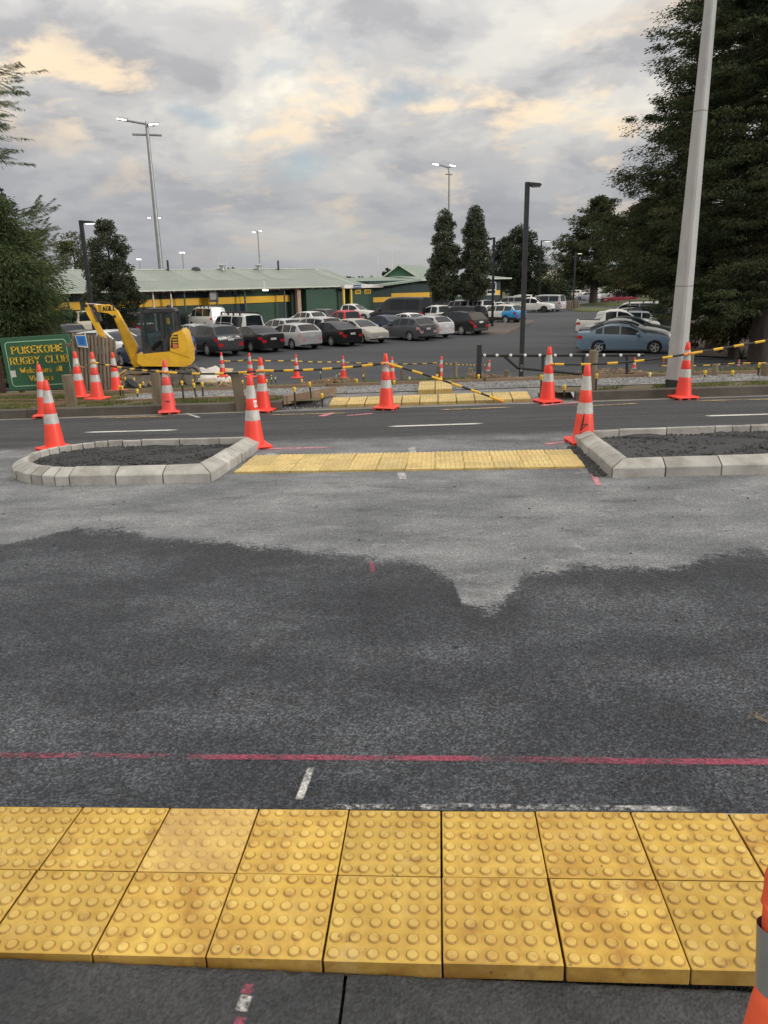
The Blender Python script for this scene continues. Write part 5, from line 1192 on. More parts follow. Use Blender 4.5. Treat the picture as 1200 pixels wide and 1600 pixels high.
MB().box(1.15, 1.22, -.8, .8, .05, .40, .02).box(.5, 1.16, -.5, -.4, .22, .32).box(.5, 1.16, .4, .5, .22, .32).build('blade', DY, dg, 40)
# upper body
up = MB().prism(dpoly([(221,560),(228,566),(292,569),(301,566),(302,547),(296,540),(286,545),(224,549)]), -.78, .78).build('upper_body', DY, dg, 30)
mbx = MB().prism(dpoly([(272,545),(274,527),(280,519),(292,516),(297,522),(302,548),(300,556)]), -.80, .80).build('counterweight', DY, dg, 30)
mb = MB(); vx = dpoly([(273.5,541),(275.5,528),(281,522),(285.5,521),(285.5,541)]); mb.prism(vx, .802, .808); vn = mb.build('engine_vent', DK, mbx)
mb = MB()
for k in range(5): z = dp(0, 538-k*4)[1]; x1, x0_ = dp(275.5, 0)[0], dp(285, 0)[0]; mb.box(x0_+.01, x1-.03, .809, .822, z, z+.03)
mb.build('vent_slats', DY, vn)
MB().prism(dpoly([(277,541),(277,535),(284.5,536),(284.5,541)]), .823, .827).build('warning_label', mat('label_red', (.6,.16,.06), .5), mbx)
# cab: posts, sills, roof and panes
cab = MB(); y0, y1 = -.10, .74
fr = [(232,564),(232.5,507),(236,489),(244,486.5),(282,487),(285,492),(286.5,523),(275,531),(270,545),(266,563)]
def bar(a, b_, w, ya, yb_, M_=None):
    (xa, za), (xb, zb_) = dp(*a), dp(*b_); d = Vector((xb-xa, zb_-za)).normalized(); n = Vector((-d.y, d.x))*w/2
    cab.prism([(xa+n.x, za+n.y), (xb+n.x, zb_+n.y), (xb-n.x, zb_-n.y), (xa-n.x, za-n.y)], ya, yb_)
for ya, yb_ in ((y1-.06, y1), (y0, y0+.06)):
    for a, b_, w in (((233,565),(233.5,508),.07), ((233.5,508),(237,489),.07), ((237,488.5),(282,488.5),.09), ((263.5,489),(262,531),.07), ((284,489),(286,524),.08), ((286,524),(274,532),.06), ((268,563),(233,564),.09)): bar(a, b_, w, ya, yb_)
    cab.prism(dpoly([(286.5,523),(277,527),(270,540),(268,565),(262,565),(262,531),(268,524),(278,519)]), ya+.001, yb_-.001)
    cab.prism(dpoly([(233,548),(238,545),(245,534),(262,531),(262,564),(234,564)]), ya+.010, yb_-.012) if ya < 0 else cab.prism(dpoly([(232.5,530),(235,530),(247,546),(246,564),(233,564)]), ya+.010, yb_-.012)
cab.prism(dpoly([(237,487.5),(243,484),(283,484.5),(286,489),(237,490)]), y0-.02, y1+.02)
for py in (565, 489): x, z = dp(233 if py > 500 else 237, py); cab.box(x-.06, x+.03, y0, y1, z-.04, z+.04)
cbo = cab.build('cab', DK, dg, None)
g = MB(); g.prism(dpoly([(235,545),(235.5,509),(239,491),(262,491),(260.5,529)]), y1-.035, y1-.027); g.build('cab_window', CLEAR, cbo)
g = MB(); g.prism(dpoly([(247,563),(248,546),(262,533),(262,563)]), y1-.035, y1-.027); g.build('door_pane', CLEAR, cbo)
g = MB(); g.prism(dpoly([(265,491),(282,491),(284,522),(272,528),(264,530)]), y1-.034, y1-.026); g.build('cab_window', CLEAR, cbo)
g = MB(); g.prism(dpoly([(235,545),(235.5,509),(239,491),(282,491),(284,522),(262,531)]), y0+.027, y0+.035); g.build('cab_window', CLEAR, cbo)
g = MB(); (xa, za), (xb, zb_) = dp(233,548), dp(233.5,508); g.box(xa-.012, xa, y0+.06, y1-.06, za, zb_); g.build('front_window', CLEAR, cbo)
st = MB(); x, z = dp(258, 0)[0], .95; st.box(x-.25, x+.22, .08, .56, z, z+.14, .04); st.box(x-.32, x-.2, .08, .56, z+.1, z+.75, .05); st.build('seat', mat('seat_black', (.03,.03,.032), .8), cbo, 40)
MB().box(dp(270,0)[0]-.06, dp(270,0)[0]+.04, .3, .4, dp(0,508)[1], dp(0,498)[1], .02).build('cab_tag', DY, cbo, 40)
MB().lathe([(.07,0),(.07,.06),(.04,.09)], 12, Matrix.Translation((dp(274,0)[0], .3, dp(0,484.5)[1]))).build('beacon', DK, cbo, 40)
# boom, stick, rams
BOOM = [(209,563),(215,549),(219,540),(206,514),(192,487),(185.5,480.5),(176,477.5),(152,477.5),(150,487),(176,490),(184,494),(191,505),(198,527),(205,548)]
bo = MB().prism(dpoly(BOOM), -.13, .17).build('boom', DY, dg, None)
MB().prism(dpoly([(133,475.5),(154,477),(154,481),(133,479)]), -.06, .10).build('stick_ram', DK, bo, None)
MB().tube([(dp(136,478)[0], .02, dp(136,478)[1]), (dp(172,480)[0], .02, dp(172,480)[1])], .055, 10).build('stick_cylinder', CHROME, bo, 40)
MB().tube([(dp(211,566)[0], .02, dp(211,566)[1]), (dp(198,528)[0], .02, dp(198,528)[1])], .085, 12).tube([(dp(198,528)[0], .02, dp(198,528)[1]), (dp(187,497)[0], .02, dp(187,497)[1])], .055, 10).build('boom_cylinder', DY, bo, 40)
stp = MB().prism(dpoly([(131,480),(134,475),(139,476),(147,492),(161,517),(170,531),(171,545),(166,545),(158,528),(143,504),(134,490)]), -.10, .12).build('stick', DY, dg, None)
MB().tube([(dp(144,500)[0], .02, dp(144,500)[1]), (dp(160,530)[0], .02, dp(160,530)[1])], .06, 10).build('bucket_cylinder', DY, stp, 40)
MB().prism(dpoly([(151,484),(156,483),(159,494),(161,501),(157,502),(153,494)]), -.16, .18).build('boom_nose', DK, bo, None)
for yy in (-.08, -.04): MB().tube([(dp(a, b)[0], yy, dp(a, b)[1]+.02) for a, b in ((214,548),(208,528),(199,506),(190,486),(182,477.5),(168,475),(150,476.5))], .016, 6).build('hose', RUB, bo, 40)
for a, b in ((152,482.5),(210,560),(135,478.5),(187.5,495)): MB().lathe([(.045,-.15),(.045,.185)], 10, Matrix.Translation((dp(a,b)[0], .0, dp(a,b)[1])) @ Matrix.Rotation(R(-90), 4, 'X')).build('pin', DK, bo, 40)
MB().prism(dpoly([(166,545),(178,548),(184,560),(176,572),(163,571),(158,560)]), -.3, .32).build('bucket', DK, stp, None)
MB().prism(dpoly([(206,562),(213,552),(222,549),(226,552),(228,566),(220,569),(212,570)]), -.22, .26).build('swing_bracket', DY, dg, None)
MB().prism(dpoly([(212,568),(208,575),(218,574),(224,568)]), -.15, .2).build('pivot', DK, dg, None)
mb = MB(); u0_ = dp(164, 488); write(mb, 'AGILE', .118, lambda u, v, e: Vector((u0_[0]-u*1.0, .172+e, u0_[1]+v+u*.06)), .22, False, .22, shift=(.235, .02)); mb.build('lettering', INK, bo)
mb = MB(); mb.prism(dpoly([(160.5,478),(162,478),(161,488.5),(159.5,488.5)]), .1705, .174).prism(dpoly([(164,478),(165.3,478),(164.3,488.5),(163,488.5)]), .1705, .174).build('stripe', INK, bo)
# ------------------------------------------------------------------ club sign
SGN = mat('sign_green', (.035,.125,.065), .55, var=.12, scale=2.2, dirt=(.09,.13,.10), dirt_amt=.4); SLINE = mat('sign_line', (.36,.60,.40), .5); SGOLD = mat('sign_gold', (.95,.60,.06), .45); SSH = mat('sign_shadow', (.10,.035,.02), .6)
YS = 17.2; tl, tr2, bl, br = at_y(1.5, 527.5, YS), at_y(111, 522.5, YS), at_y(14, 612, YS), at_y(120, 604.5, YS)
org = (tl+tr2+bl+br)/4; ex_ = ((tr2-tl)+(br-bl)).normalized(); ez_ = ((tl-bl)+(tr2-br)).normalized(); ey_ = ex_.cross(ez_).normalized(); ez_ = ey_.cross(ex_)*-1 if (ey_.cross(ex_)).z < 0 else ey_.cross(ex_)
ey_ = ez_.cross(ex_)           # points away from the viewer
wS, hS = ((tr2-tl).length+(br-bl).length)/2, ((tl-bl).length+(tr2-br).length)/2
sg_ = thing('club_sign', 'green wooden club sign with a pale border and gold lettering', 'sign', org)
sg_.rotation_euler = Matrix((ex_, ey_, ez_)).transposed().to_euler()
MB().box(-wS/2, wS/2, -.02, .03, -hS/2, hS/2, .006).build('sign_board', SGN, sg_, 40)
for s in (-1, 1): MB().box(s*wS*.36-.05, s*wS*.36+.05, .032, .13, -hS/2-.35, hS/2-.1).build('sign_post', POST, sg_)
F = lambda u, v, e: Vector((u, -.021-e, v))
mb = MB(); a_, b2, rc, lw = wS/2-.095, hS/2-.095, .09, .020; ring = []
for cx, cz_, a0 in ((a_-rc, b2-rc, 0), (-a_+rc, b2-rc, 90), (-a_+rc, -b2+rc, 180), (a_-rc, -b2+rc, 270)):
    for k in range(7): ring.append((cx, cz_, R(a0+k*15)))
n = len(ring); vs = [F(cx+(rc+d)*math.cos(t), cz_+(rc+d)*math.sin(t), .003) for d in (0, -lw) for cx, cz_, t in ring]; mb.add(vs, [(i, (i+1) % n, n+(i+1) % n, n+i) for i in range(n)]); mb.build('border_line', SLINE, sg_)
for text, h, v, sw, sx_ in (('PUKEKOHE', .160, .235, .165, .02), ('RUGBY CLUB', .160, -.005, .165, .02), ('Welcomes all', .125, -.215, .165, .02), ('Visitors', .12, -.40, .165, .00)):
    tot = (sum(width(c)+.27 for c in text)-.27)*h; full = {'PUKEKOHE': 1.13, 'RUGBY CLUB': 1.28, 'Welcomes all': .92, 'Visitors': .52}[text]*wS/1.55
    k = full/tot; FF = lambda u, v_, e, k=k: F(u*k, v_, e)
    mb = MB(); write(mb, text, h, FF, sw, True, .27, (sx_+.004, v-.006), .003); mb.build('letter_shadow', SSH, sg_)
    mb = MB(); write(mb, text, h, FF, sw, True, .27, (sx_, v), .005); mb.build('lettering', SGOLD, sg_)
MB().add([F(-wS/2+.115,-.14,.004), F(-wS/2+.235,-.135,.004), F(-wS/2+.235,-.29,.004), F(-wS/2+.115,-.295,.004)], [(0,1,2,3)]).build('white_notice', mat('notice_white', (.70,.68,.64), .6), sg_)
# paling fence with the blue notice
PAL = mat('paling_timber', (.17,.135,.10), .9, var=.3, scale=2.0, bump=.006, bscale=30, dirt=(.07,.055,.045), dirt_amt=.7, stretch=(3,3,.5), rnd_var=.18)
YF = 16.6; f0 = at_y(113, 606, YF); fn = thing('paling_fence', 'short run of weathered half round palings beside the club sign', 'fence', f0)
for i in range(12):
    px = 114+i*5.8; top = 520+i*.75+rnd.uniform(-1.8, 1.8); b_ = at_y(px+4.5, 611, YF+.02*i)-f0; t_ = at_y(px, top, YF+.02*i)-f0; r_ = .036+rnd.uniform(-.004, .005)
    MB().tube([b_, t_-Vector((0,0,.02)), t_], [r_, r_, r_*.8], 8).build('paling', PAL, fn, 50)
for z in (.35, .95): p, q = at_y(112, 606, YF+.12)-f0, at_y(182, 606, YF+.36)-f0; MB().box(0, (q-p).length, -.03, .03, -.04, .04).build('rail', TIMB, fn, None, p+Vector((0,0,z)), (0, 0, math.atan2(q.y-p.y, q.x-p.x)))
q = [at_y(*c, YF-.07) for c in ((116.5,524),(133.5,523.5),(137.5,543.5),(122,542))]; nb = thing('notice_board', 'tilted blue notice with a white margin pinned to the palings', 'notice', q[0])
def nq(u, v, e=0): return (q[0]*(1-u)*(1-v)+q[1]*u*(1-v)+q[2]*u*v+q[3]*(1-u)*v)-q[0]+Vector((0,-e,0))
MB().add([nq(0,0), nq(1,0), nq(1,1), nq(0,1), nq(0,0,-.015), nq(1,0,-.015), nq(1,1,-.015), nq(0,1,-.015)], [(0,1,2,3),(7,6,5,4),(0,4,5,1),(1,5,6,2),(2,6,7,3),(3,7,4,0)]).build('panel', mat('notice_white', (.70,.68,.64), .6), nb)
MB().add([nq(.07,.05,.004), nq(.95,.05,.004), nq(.95,.86,.004), nq(.07,.86,.004)], [(0,1,2,3)]).build('blue_print', mat('notice_blue', (.03,.22,.62), .5), nb)
mb = MB()
for k, (u0_2, u1_2) in enumerate(((.2,.8),(.25,.78),(.18,.85),(.3,.7))): v = .2+k*.15; mb.add([nq(u0_2,v,.007), nq(u1_2,v,.007), nq(u1_2,v+.05,.007), nq(u0_2,v+.05,.007)], [(0,1,2,3)])
mb.build('print_line', mat('notice_navy', (.01,.06,.25), .5), nb)
# dark timber stack left of the sign
for i in range(3):
    p = at_y(-22+i*13, 606, YS+.35+i*.05); tag(MB().box(-.06, .06, -.05, .05, -.2, 1.15-i*.2, .006).build('fence_post', mat('brown_post', (.10,.055,.045), .9, var=.3, scale=3), None, None, p, (0,.14 if i == 1 else 0,.1)), ['brown timber post left of the club sign, at the frame edge', 'slanting brown timber post at the left end of the club sign', 'brown stake under the left corner of the club sign'][i], 'post')
# ------------------------------------------------------------------ clubhouse
GRN = mat('wall_green', (.030,.075,.048), .7, var=.15, scale=.5); GRND = mat('wall_dark_green', (.018,.042,.040), .7, var=.15, scale=.5); BANDY = mat('band_yellow', (.75,.42,.018), .6, var=.1, scale=.6)
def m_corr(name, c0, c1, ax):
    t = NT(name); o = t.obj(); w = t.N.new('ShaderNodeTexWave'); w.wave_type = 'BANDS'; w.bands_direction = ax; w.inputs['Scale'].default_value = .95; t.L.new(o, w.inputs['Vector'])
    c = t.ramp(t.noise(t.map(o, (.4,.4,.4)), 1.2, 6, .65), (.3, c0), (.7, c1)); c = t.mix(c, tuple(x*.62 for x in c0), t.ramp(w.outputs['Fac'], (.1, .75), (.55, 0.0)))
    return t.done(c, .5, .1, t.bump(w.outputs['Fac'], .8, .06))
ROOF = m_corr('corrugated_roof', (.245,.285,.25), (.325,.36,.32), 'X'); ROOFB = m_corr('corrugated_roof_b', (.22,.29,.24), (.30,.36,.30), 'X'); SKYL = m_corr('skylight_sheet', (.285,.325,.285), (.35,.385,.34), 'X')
FASC = mat('fascia_pale', (.50,.55,.47), .6); WHITEF = mat('fascia_white', (.70,.68,.66), .6); NAVYW = mat('window_navy', (.012,.022,.035), .15); WOODP = mat('porch_timber', (.42,.29,.22), .8); CREAMP = mat('post_cream', (.62,.55,.42), .7); GREENP = mat('post_green', (.07,.11,.08), .7)
def house_frame(name, label, a, b_, cat='building'):
    """root whose local x runs along the front wall from a to b, y into the building, z up from the ground"""
    a, b_ = Vector(a), Vector(b_); t = thing(name, label, cat, (a.x, a.y, 0), math.atan2(b_.y-a.y, b_.x-a.x)); return t, (b_-a).length
E1 = at_y(80, 458, 60.5); E2 = at_y(551, 446, 83.5)
def front_x(t, L, px, py=455):
    """distance along a front wall at which a picture column meets it"""
    d = ray(px, py); a = Vector((t.location.x, t.location.y)); e = Vector((math.cos(t.rotation_euler.z), math.sin(t.rotation_euler.z)))
    # solve d*k = a + e*s
    det = d.x*(-e.y)-(-e.x)*d.y; k = (a.x*(-e.y)-(-e.x)*a.y)/det; return (d.x*k-a.x)*e.x+(d.y*k-a.y)*e.y
dirA = (Vector((E2.x, E2.y))-Vector((E1.x, E1.y))).normalized()
A0 = Vector((E1.x, E1.y))-dirA*14
hA, LA = house_frame('clubhouse', 'long low clubhouse with pale green corrugated roof and yellow band', (*A0, 0), (E2.x, E2.y, 0))
gz = -2.35; ez = (E1.z+E2.z)/2; rz_ = ez+1.85; dpth = 13.0
xe = front_x(hA, LA, 480); 
MB().box(-.0, LA-1, 1.2, dpth, gz, ez-.05).build('wall', GRND, hA)
def rect(mb, x0, x1, z0, z1, y, th=.04): mb.box(x0, x1, y-th, y, z0, z1)
xs_ = [front_x(hA, LA, p) for p in (80,117,222,240,297,338,382,445,462,478)]
zb0, zb1 = ez-1.40, ez-.78
for p0, p1, y in ((40,131,1.2),(140,300,1.2),(300,340,1.2),(320,384,1.15),(384,462,1.1)): mb = MB(); rect(mb, front_x(hA,LA,p0), front_x(hA,LA,p1), zb0, zb1, y-.01, .03); mb.build('yellow_band', BANDY, hA)
for p0, p1 in ((82,115),(120,205),(225,296),(300,318),(340,382),(446,462)): mb = MB(); rect(mb, front_x(hA,LA,p0), front_x(hA,LA,p1), ez-.74, ez-.12, 1.19, .03); mb.build('window', NAVYW, hA)
for p0, p1, z0, z1 in ((384,445,ez-.75,ez-.2),(393,444,gz,ez-1.45)): mb = MB(); rect(mb, front_x(hA,LA,p0), front_x(hA,LA,p1), z0, z1, 1.185, .02); mb.build('wall_panel', GRN, hA)
mb = MB(); rect(mb, front_x(hA,LA,385), front_x(hA,LA,393), gz, ez-1.42, 1.18, .03); mb.build('door', NAVYW, hA)
for p, m_, w_ in ((105,GREENP,.12),(239,CREAMP,.13),(267,CREAMP,.13),(288,GREENP,.10),(339,GREENP,.12),(383,GREENP,.12),(445,GREENP,.12)): x = front_x(hA,LA,p); MB().box(x-w_/2, x+w_/2, .05, .05+w_, gz, ez-.1).build('verandah_post', m_, hA)
x = front_x(hA,LA,467); MB().box(x-.22, x+.22, .0, .4, gz, ez-.1).build('porch_pier', WOODP, hA)
x0 = front_x(hA,LA,327); f_ = MB().box(x0, x0+.95, .1, .16, ez-1.15, ez-.1).build('notice_case', mat('case_dark', (.03,.025,.025), .6), hA); MB().box(x0+.08, x0+.87, .085, .099, ez-.95, ez-.2).build('case_pane', mat('case_grey', (.28,.27,.27), .4), f_)
# roof: two slopes over verandah and rooms, gutter, rafter ends, skylight sheets, vents and flues
xr0, xr1 = -6, LA+.1; xr1r = front_x(hA, LA, 521, 428)+6.0
def slope(mb, x0, x1, y0, z0, y1, z1, th=.06, x0b=None, x1b=None):
    x0b = x0 if x0b is None else x0b; x1b = x1 if x1b is None else x1b
    v = [(x0,y0,z0),(x1,y0,z0),(x1b,y1,z1),(x0b,y1,z1)]; mb.add(v+[(x,y,z-th) for x,y,z in v], [(0,1,2,3),(7,6,5,4),(0,4,5,1),(1,5,6,2),(2,6,7,3),(3,7,4,0)])
ym = 6.6
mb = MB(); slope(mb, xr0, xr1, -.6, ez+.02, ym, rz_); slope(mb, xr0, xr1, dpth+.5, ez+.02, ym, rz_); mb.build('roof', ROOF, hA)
MB().box(xr0, xr1, -.72, -.60, ez-.09, ez+.05).build('gutter', FASC, hA)
MB().box(xr0, xr1, ym-.15, ym+.15, rz_-.02, rz_+.06).build('ridge_cap', FASC, hA)
mb = MB(); slope(mb, xr1, xr1+.14, -.7, ez+.0, ym, rz_+.03, .2); slope(mb, xr1, xr1+.14, dpth+.6, ez, ym, rz_+.03, .2); mb.build('barge_board', FASC, hA)
mb = MB(); mb.prism([(1.2,ez-.06),(dpth,ez-.06),(ym,rz_-.1)], LA-1.1, LA-1.0, 'x'); mb.build('gable_end', GRN, hA)
k = 0; x = 14.2
while x < LA-.5: MB().box(x-.04, x+.04, -.58, 1.2, ez-.20, ez-.06).build('rafter', WOODP, hA); x += 1.02
def on_roof(x, u, lift=.0): y = -.6+(ym+.6)*u; return Vector((x, y, ez+.02+(rz_-ez-.02)*u+lift))
for px, w_ in ((92,2.0),(180,2.2),(270,2.0),(312,2.1),(372,2.2),(413,2.2),(505,2.4)):
    x = front_x(hA, LA, px, 440)+3; a, b_ = on_roof(x, .40, .012), on_roof(x, .96, .012); MB().add([a, a+Vector((w_,0,0)), b_+Vector((w_,0,0)), b_], [(0,1,2,3)]).build('roof_sheet', SKYL, hA)
for px in (326, 390): x = front_x(hA, LA, px, 427)+5.2; c = on_roof(x, .93); MB().lathe([(.22,0),(.22,.35),(.34,.38),(.36,.55),(.2,.66)], 14, Matrix.Translation(c)).build('roof_vent', mat('galvanised', (.50,.52,.52), .35, .7), hA, 40)
for px in (235, 428): x = front_x(hA, LA, px, 427)+5; c = on_roof(x, .95); MB().lathe([(.10,-.2),(.10,.95)], 10, Matrix.Translation(c)).build('flue', BLACKP, hA, 40)
MB().lathe([(.5,-.1),(.42,.15),(.2,.3)], 14, Matrix.Translation(on_roof(front_x(hA,LA,285,427)+5, .97))).build('roof_dome', BLACKP, hA, 40)
MB().box(front_x(hA,LA,410)-.03, front_x(hA,LA,410)+.03, -.4, -.34, ez, ez+.6).build('roof_pipe', WHITEF, hA)
lx = front_x(hA, LA, 418); MB().box(lx-.25, lx+.25, .2, .45, ez-.28, ez-.16).build('wall_light', emit('lamp_warm_white', (1,.95,.85), 6), hA)
# green store at the right end, with the white canopy
hC, LC = house_frame('store_building', 'green weatherboard store under a white canopy between the two clubhouse roofs', (*(Vector((E2.x, E2.y))-dirA*5.4), 0), (*(Vector((E2.x, E2.y))+dirA*9.0), 0))
X = lambda p: front_x(hC, LC, p, 470)
MB().box(X(477), X(528.5), -.2, 5, gz, ez-.2).build('roller_door', GRN, hC)
wb = MB().box(X(540), X(577), -.6, 5, gz, ez-.25).build('wall', GRN, hC)
z = gz
while z < ez-.4: MB().box(X(540)-.01, X(577)+.01, -.64, -.60, z, z+.20).build('weatherboard', GRN, wb); z += .235
MB().box(X(528), X(541), -.1, 3, gz, ez-.25).build('doorway', GRND, hC)
for p in (529, 540.5): MB().box(X(p)-.10, X(p)+.10, -.95, -.75, gz, ez-.2).build('canopy_post', mat('post_yellow', (.72,.50,.08), .6), hC)
MB().box(X(527.5), X(587.5), -1.2, 2.5, ez-.25, ez+.10).build('canopy', WHITEF, hC)
sb = MB().box(X(541.5), X(553), -1.24, -1.202, ez-.30, ez+.10).build('canopy_sign', mat('sign_navy', (.05,.08,.16), .5), hC)
mb = MB(); xc = (X(541.5)+X(553))/2; write(mb, 'PUKE', .2, lambda u, v, e: Vector((xc+u, -1.241-e, ez-.2+v)), .2, False) if False else mb.box(xc-.6, xc+.6, -1.246, -1.241, ez-.16, ez-.06); mb.build('print_line', mat('sign_pale', (.35,.40,.50), .6), sb)
for p0, p1 in ((548.5,557.5),(563,573)):
    f_ = MB().box(X(p0), X(p1), -.70, -.642, ez-.85, ez-.42).build('window', BANDY, hC); MB().box(X(p0)+.14, X(p1)-.14, -.715, -.702, ez-.76, ez-.52).build('pane', mat('pane_amber', (.25,.16,.03), .3), f_)
# second clubhouse
B1, B2 = at_y(577, 447, 91), at_y(786, 437.5, 103); hB, LB = house_frame('clubroom', 'dark green clubroom with a raised gable, white window frames and a broken yellow band', (B1.x, B1.y, 0), (B2.x, B2.y, 0))
X = lambda p: front_x(hB, LB, p, 460); eB = (at_y(655,434,97).z+at_y(785,437,103).z)/2; gB = -2.45
w_ = MB().box(0, LB-.4, 0, 11, gB, eB-.05).build('wall', GRND, hB)
MB().box(X(611)-.0, X(674), -.03, -.002, eB-1.5, eB-.35).build('wall_panel', GRND, hB)
for p0, p1, z0, z1 in ((577,611,eB-2.45,eB-1.9),(611,674,eB-2.1,eB-1.5),(676,706.5,eB-2.1,eB-1.5),(722.5,735,eB-2.1,eB-1.5),(738,742,eB-2.1,eB-1.5),(749.5,759.5,eB-2.1,eB-1.5),(774.5,781,eB-2.1,eB-1.5)): MB().box(X(p0), X(p1), -.05, -.031, z0, z1).build('yellow_band', BANDY, hB)
for p0, p1 in ((713.5,722),(759.5,774.5)):
    fr_ = MB(); xa, xb = X(p0), X(p1); za, zb_ = eB-2.0, eB-.45
    for a, b_, c, d in ((xa,xa+.14,za,zb_),(xb-.14,xb,za,zb_),(xa,xb,za,za+.14),(xa,xb,zb_-.14,zb_),(xa,xb,za+.5,za+.62)): fr_.box(a, b_, -.09, -.052, c, d)
    f_ = fr_.build('window', WHITEF, hB); MB().box(xa+.02, xb-.02, -.05, -.04, za, zb_).build('pane', NAVYW, f_); MB().box(xa-.5, xb+.5, -.16, -.051, za-.1, za-.02).build('sill', FASC, f_)
MB().box(X(742.5), X(747.5), -.05, -.01, gB, eB-.6).build('door', NAVYW, hB)
for p in (672, 735.5): MB().box(X(p)-.05, X(p)+.05, -.12, -.02, gB, eB-.1).build('downpipe', GREENP, hB)
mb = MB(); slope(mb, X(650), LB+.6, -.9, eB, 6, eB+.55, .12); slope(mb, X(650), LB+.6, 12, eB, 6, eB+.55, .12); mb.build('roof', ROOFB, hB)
MB().box(X(650), LB+.6, -1.0, -.9, eB-.14, eB+.04).build('gutter', FASC, hB)
# the lower roof that sweeps up to the corner
e0 = at_y(573, 449.5, 89); mb = MB(); v = [Vector((X(560)-1, -2.2, e0.z)), Vector((X(655), -.95, eB+.02)), Vector((X(662), 5, eB+.4)), Vector((X(530), 7, e0.z+1.1))]
mb.add(v+[p-Vector((0,0,.16)) for p in v], [(0,1,2,3),(7,6,5,4),(0,4,5,1),(1,5,6,2),(2,6,7,3),(3,7,4,0)]); mb.build('lean_to_roof', ROOFB, hB)
a, b_, c = at_y(596, 434.5, 100), at_y(620, 414.5, 100), at_y(648, 433, 100)
inv = (Matrix.Translation(hB.location) @ Matrix.Rotation(hB.rotation_euler.z, 4, 'Z')).inverted(); a, b_, c = inv @ a, inv @ b_, inv @ c
ybk = Vector((7.2, 7.0, 0)); MB().add([a, c, b_, a+ybk, c+ybk, b_+ybk], [(0,1,2),(0,3,4,1)]).build('gable', mat('gable_green', (.06,.16,.105), .7, var=.1), hB)
far = Vector((9.5, 7.5, 0)); MB().add([c+Vector((.4,-.3,-.1)), b_+Vector((0,-.4,.08)), b_+far+Vector((0,0,.08)), c+far], [(0,1,2,3)]).add([a+Vector((-.4,-.3,-.1)), b_+Vector((0,-.4,.08)), b_+far+Vector((0,0,.08)), a+far], [(0,1,2,3)]).build('gable_roof', ROOFB, hB)
mb = MB(); mb.tube([c+Vector((.5,-.45,-.15)), b_+Vector((0,-.45,.05))], .16, 4); mb.tube([b_+Vector((0,-.45,.05)), a+Vector((-.5,-.45,-.15))], .10, 4); mb.build('barge_board', FASC, hB)
# ------------------------------------------------------------------ lamps and poles
GALV = mat('galvanised_pole', (.30,.31,.32), .45, .5, var=.15, scale=1.5); LED = emit('floodlight_lit', (1, .98, .94), 4.0); LEDW = emit('street_lamp_lit', (1, .93, .82), 3.0)
def depth_at(px, py, D): p = ray(px, py)*D; p.z += CAMZ; return p
def pole(name, label, base_px, top_px, D, r0, r1, m=GALV, n=10, base_z=None):
    a, b_ = depth_at(*base_px, D), depth_at(*top_px, D); a.z = zg(a.x, a.y) if base_z is None else base_z; top = Vector((a.x, a.y, b_.z))
    t = thing(name, label, 'light pole', a); MB().lathe([(r0, -.2), (r1, top.z-a.z)], n).build('pole', m, t, 40); return t, top-a, D/FPX
tw, tp, u = pole('floodlight_tower', 'tallest floodlight mast behind the clubhouse with two cross arms', (252,424), (232,207), 98, .40, .20)
MB().tube([tp, tp+Vector((.8*u*0, 0, 4*u))], .12, 8).tube([tp+Vector((-42*u, 0, 8*u)), tp+Vector((10*u, .5, -1*u))], .13, 6).tube([tp+Vector((-23*u, 0, -13*u)), tp+Vector((20*u, .3, -15*u))], .13, 6).build('cross_arm', GALV, tw, 40)
for dx, dz, rot in ((-36, 8, .15), (11, 0, -.1)):
    h_ = MB().box(-.6, .6, -.4, .4, -.06, .16, .05).build('lamp_head', GALV, tw, 40, tp+Vector((dx*u, 0, dz*u)), (.3, rot, .2)); MB().box(-.55, .55, -.44, -.41, -.05, .08).build('lamp_glass', LED, h_)
t_, tp, u = pole('floodlight_mast', 'floodlight mast rising behind the two columnar trees', (701,430), (701.5,279), 112, .20, .12)
MB().tube([tp, tp+Vector((-1.5*u, 0, 10*u)), tp+Vector((-18*u, 0, 15*u))], .10, 6).tube([tp+Vector((-1.5*u, 0, 10*u)), tp+Vector((6*u, 0, 12*u))], .10, 6).tube([tp+Vector((-6*u,0,1*u)), tp+Vector((5*u,0,0*u))], .08, 6).build('cross_arm', GALV, t_, 40)
for dx, dz in ((-21, 15.5), (4, 13)): h_ = MB().box(-.5, .5, -.35, .35, -.06, .14, .05).build('lamp_head', GALV, t_, 40, tp+Vector((dx*u, 0, dz*u)), (.3, .12, .2)); MB().box(-.45, .45, -.40, -.36, -.05, .07).build('lamp_glass', LED, h_)
for bx, tx, D, lab, heads, r_ in (((252,430),(252,345),135,'second floodlight mast close behind the tall one with its lamps just below mid height',((-9,3),(7,2.5)),.16), ((288,430),(286,392),150,'short floodlight pole over the roof, just right of the tall mast',((-1.5,-2.5),(3,-2.5)),.13), ((407,430),(405,362),150,'floodlight mast over the middle of the long roof',((-5,-1.5),(5,0)),.14), ((220,430),(219,402),190,'faint far floodlight pole left of the tall mast',((-1,-3),(2,-3)),.15)):
    t_, tp, u = pole('floodlight_pole', lab, bx, tx, D, r_, r_*.7)
    for dx, dz in heads: h_ = MB().box(-2.6*u, 2.6*u, -.3, .3, -.8*u, 1.2*u, .05).build('lamp_head', GALV, t_, 40, tp+Vector((dx*u, 0, dz*u)), (.2, .1, 0)); MB().box(-2.2*u, 2.2*u, -.36, -.31, -.6*u, .5*u).build('lamp_glass', LED, h_)
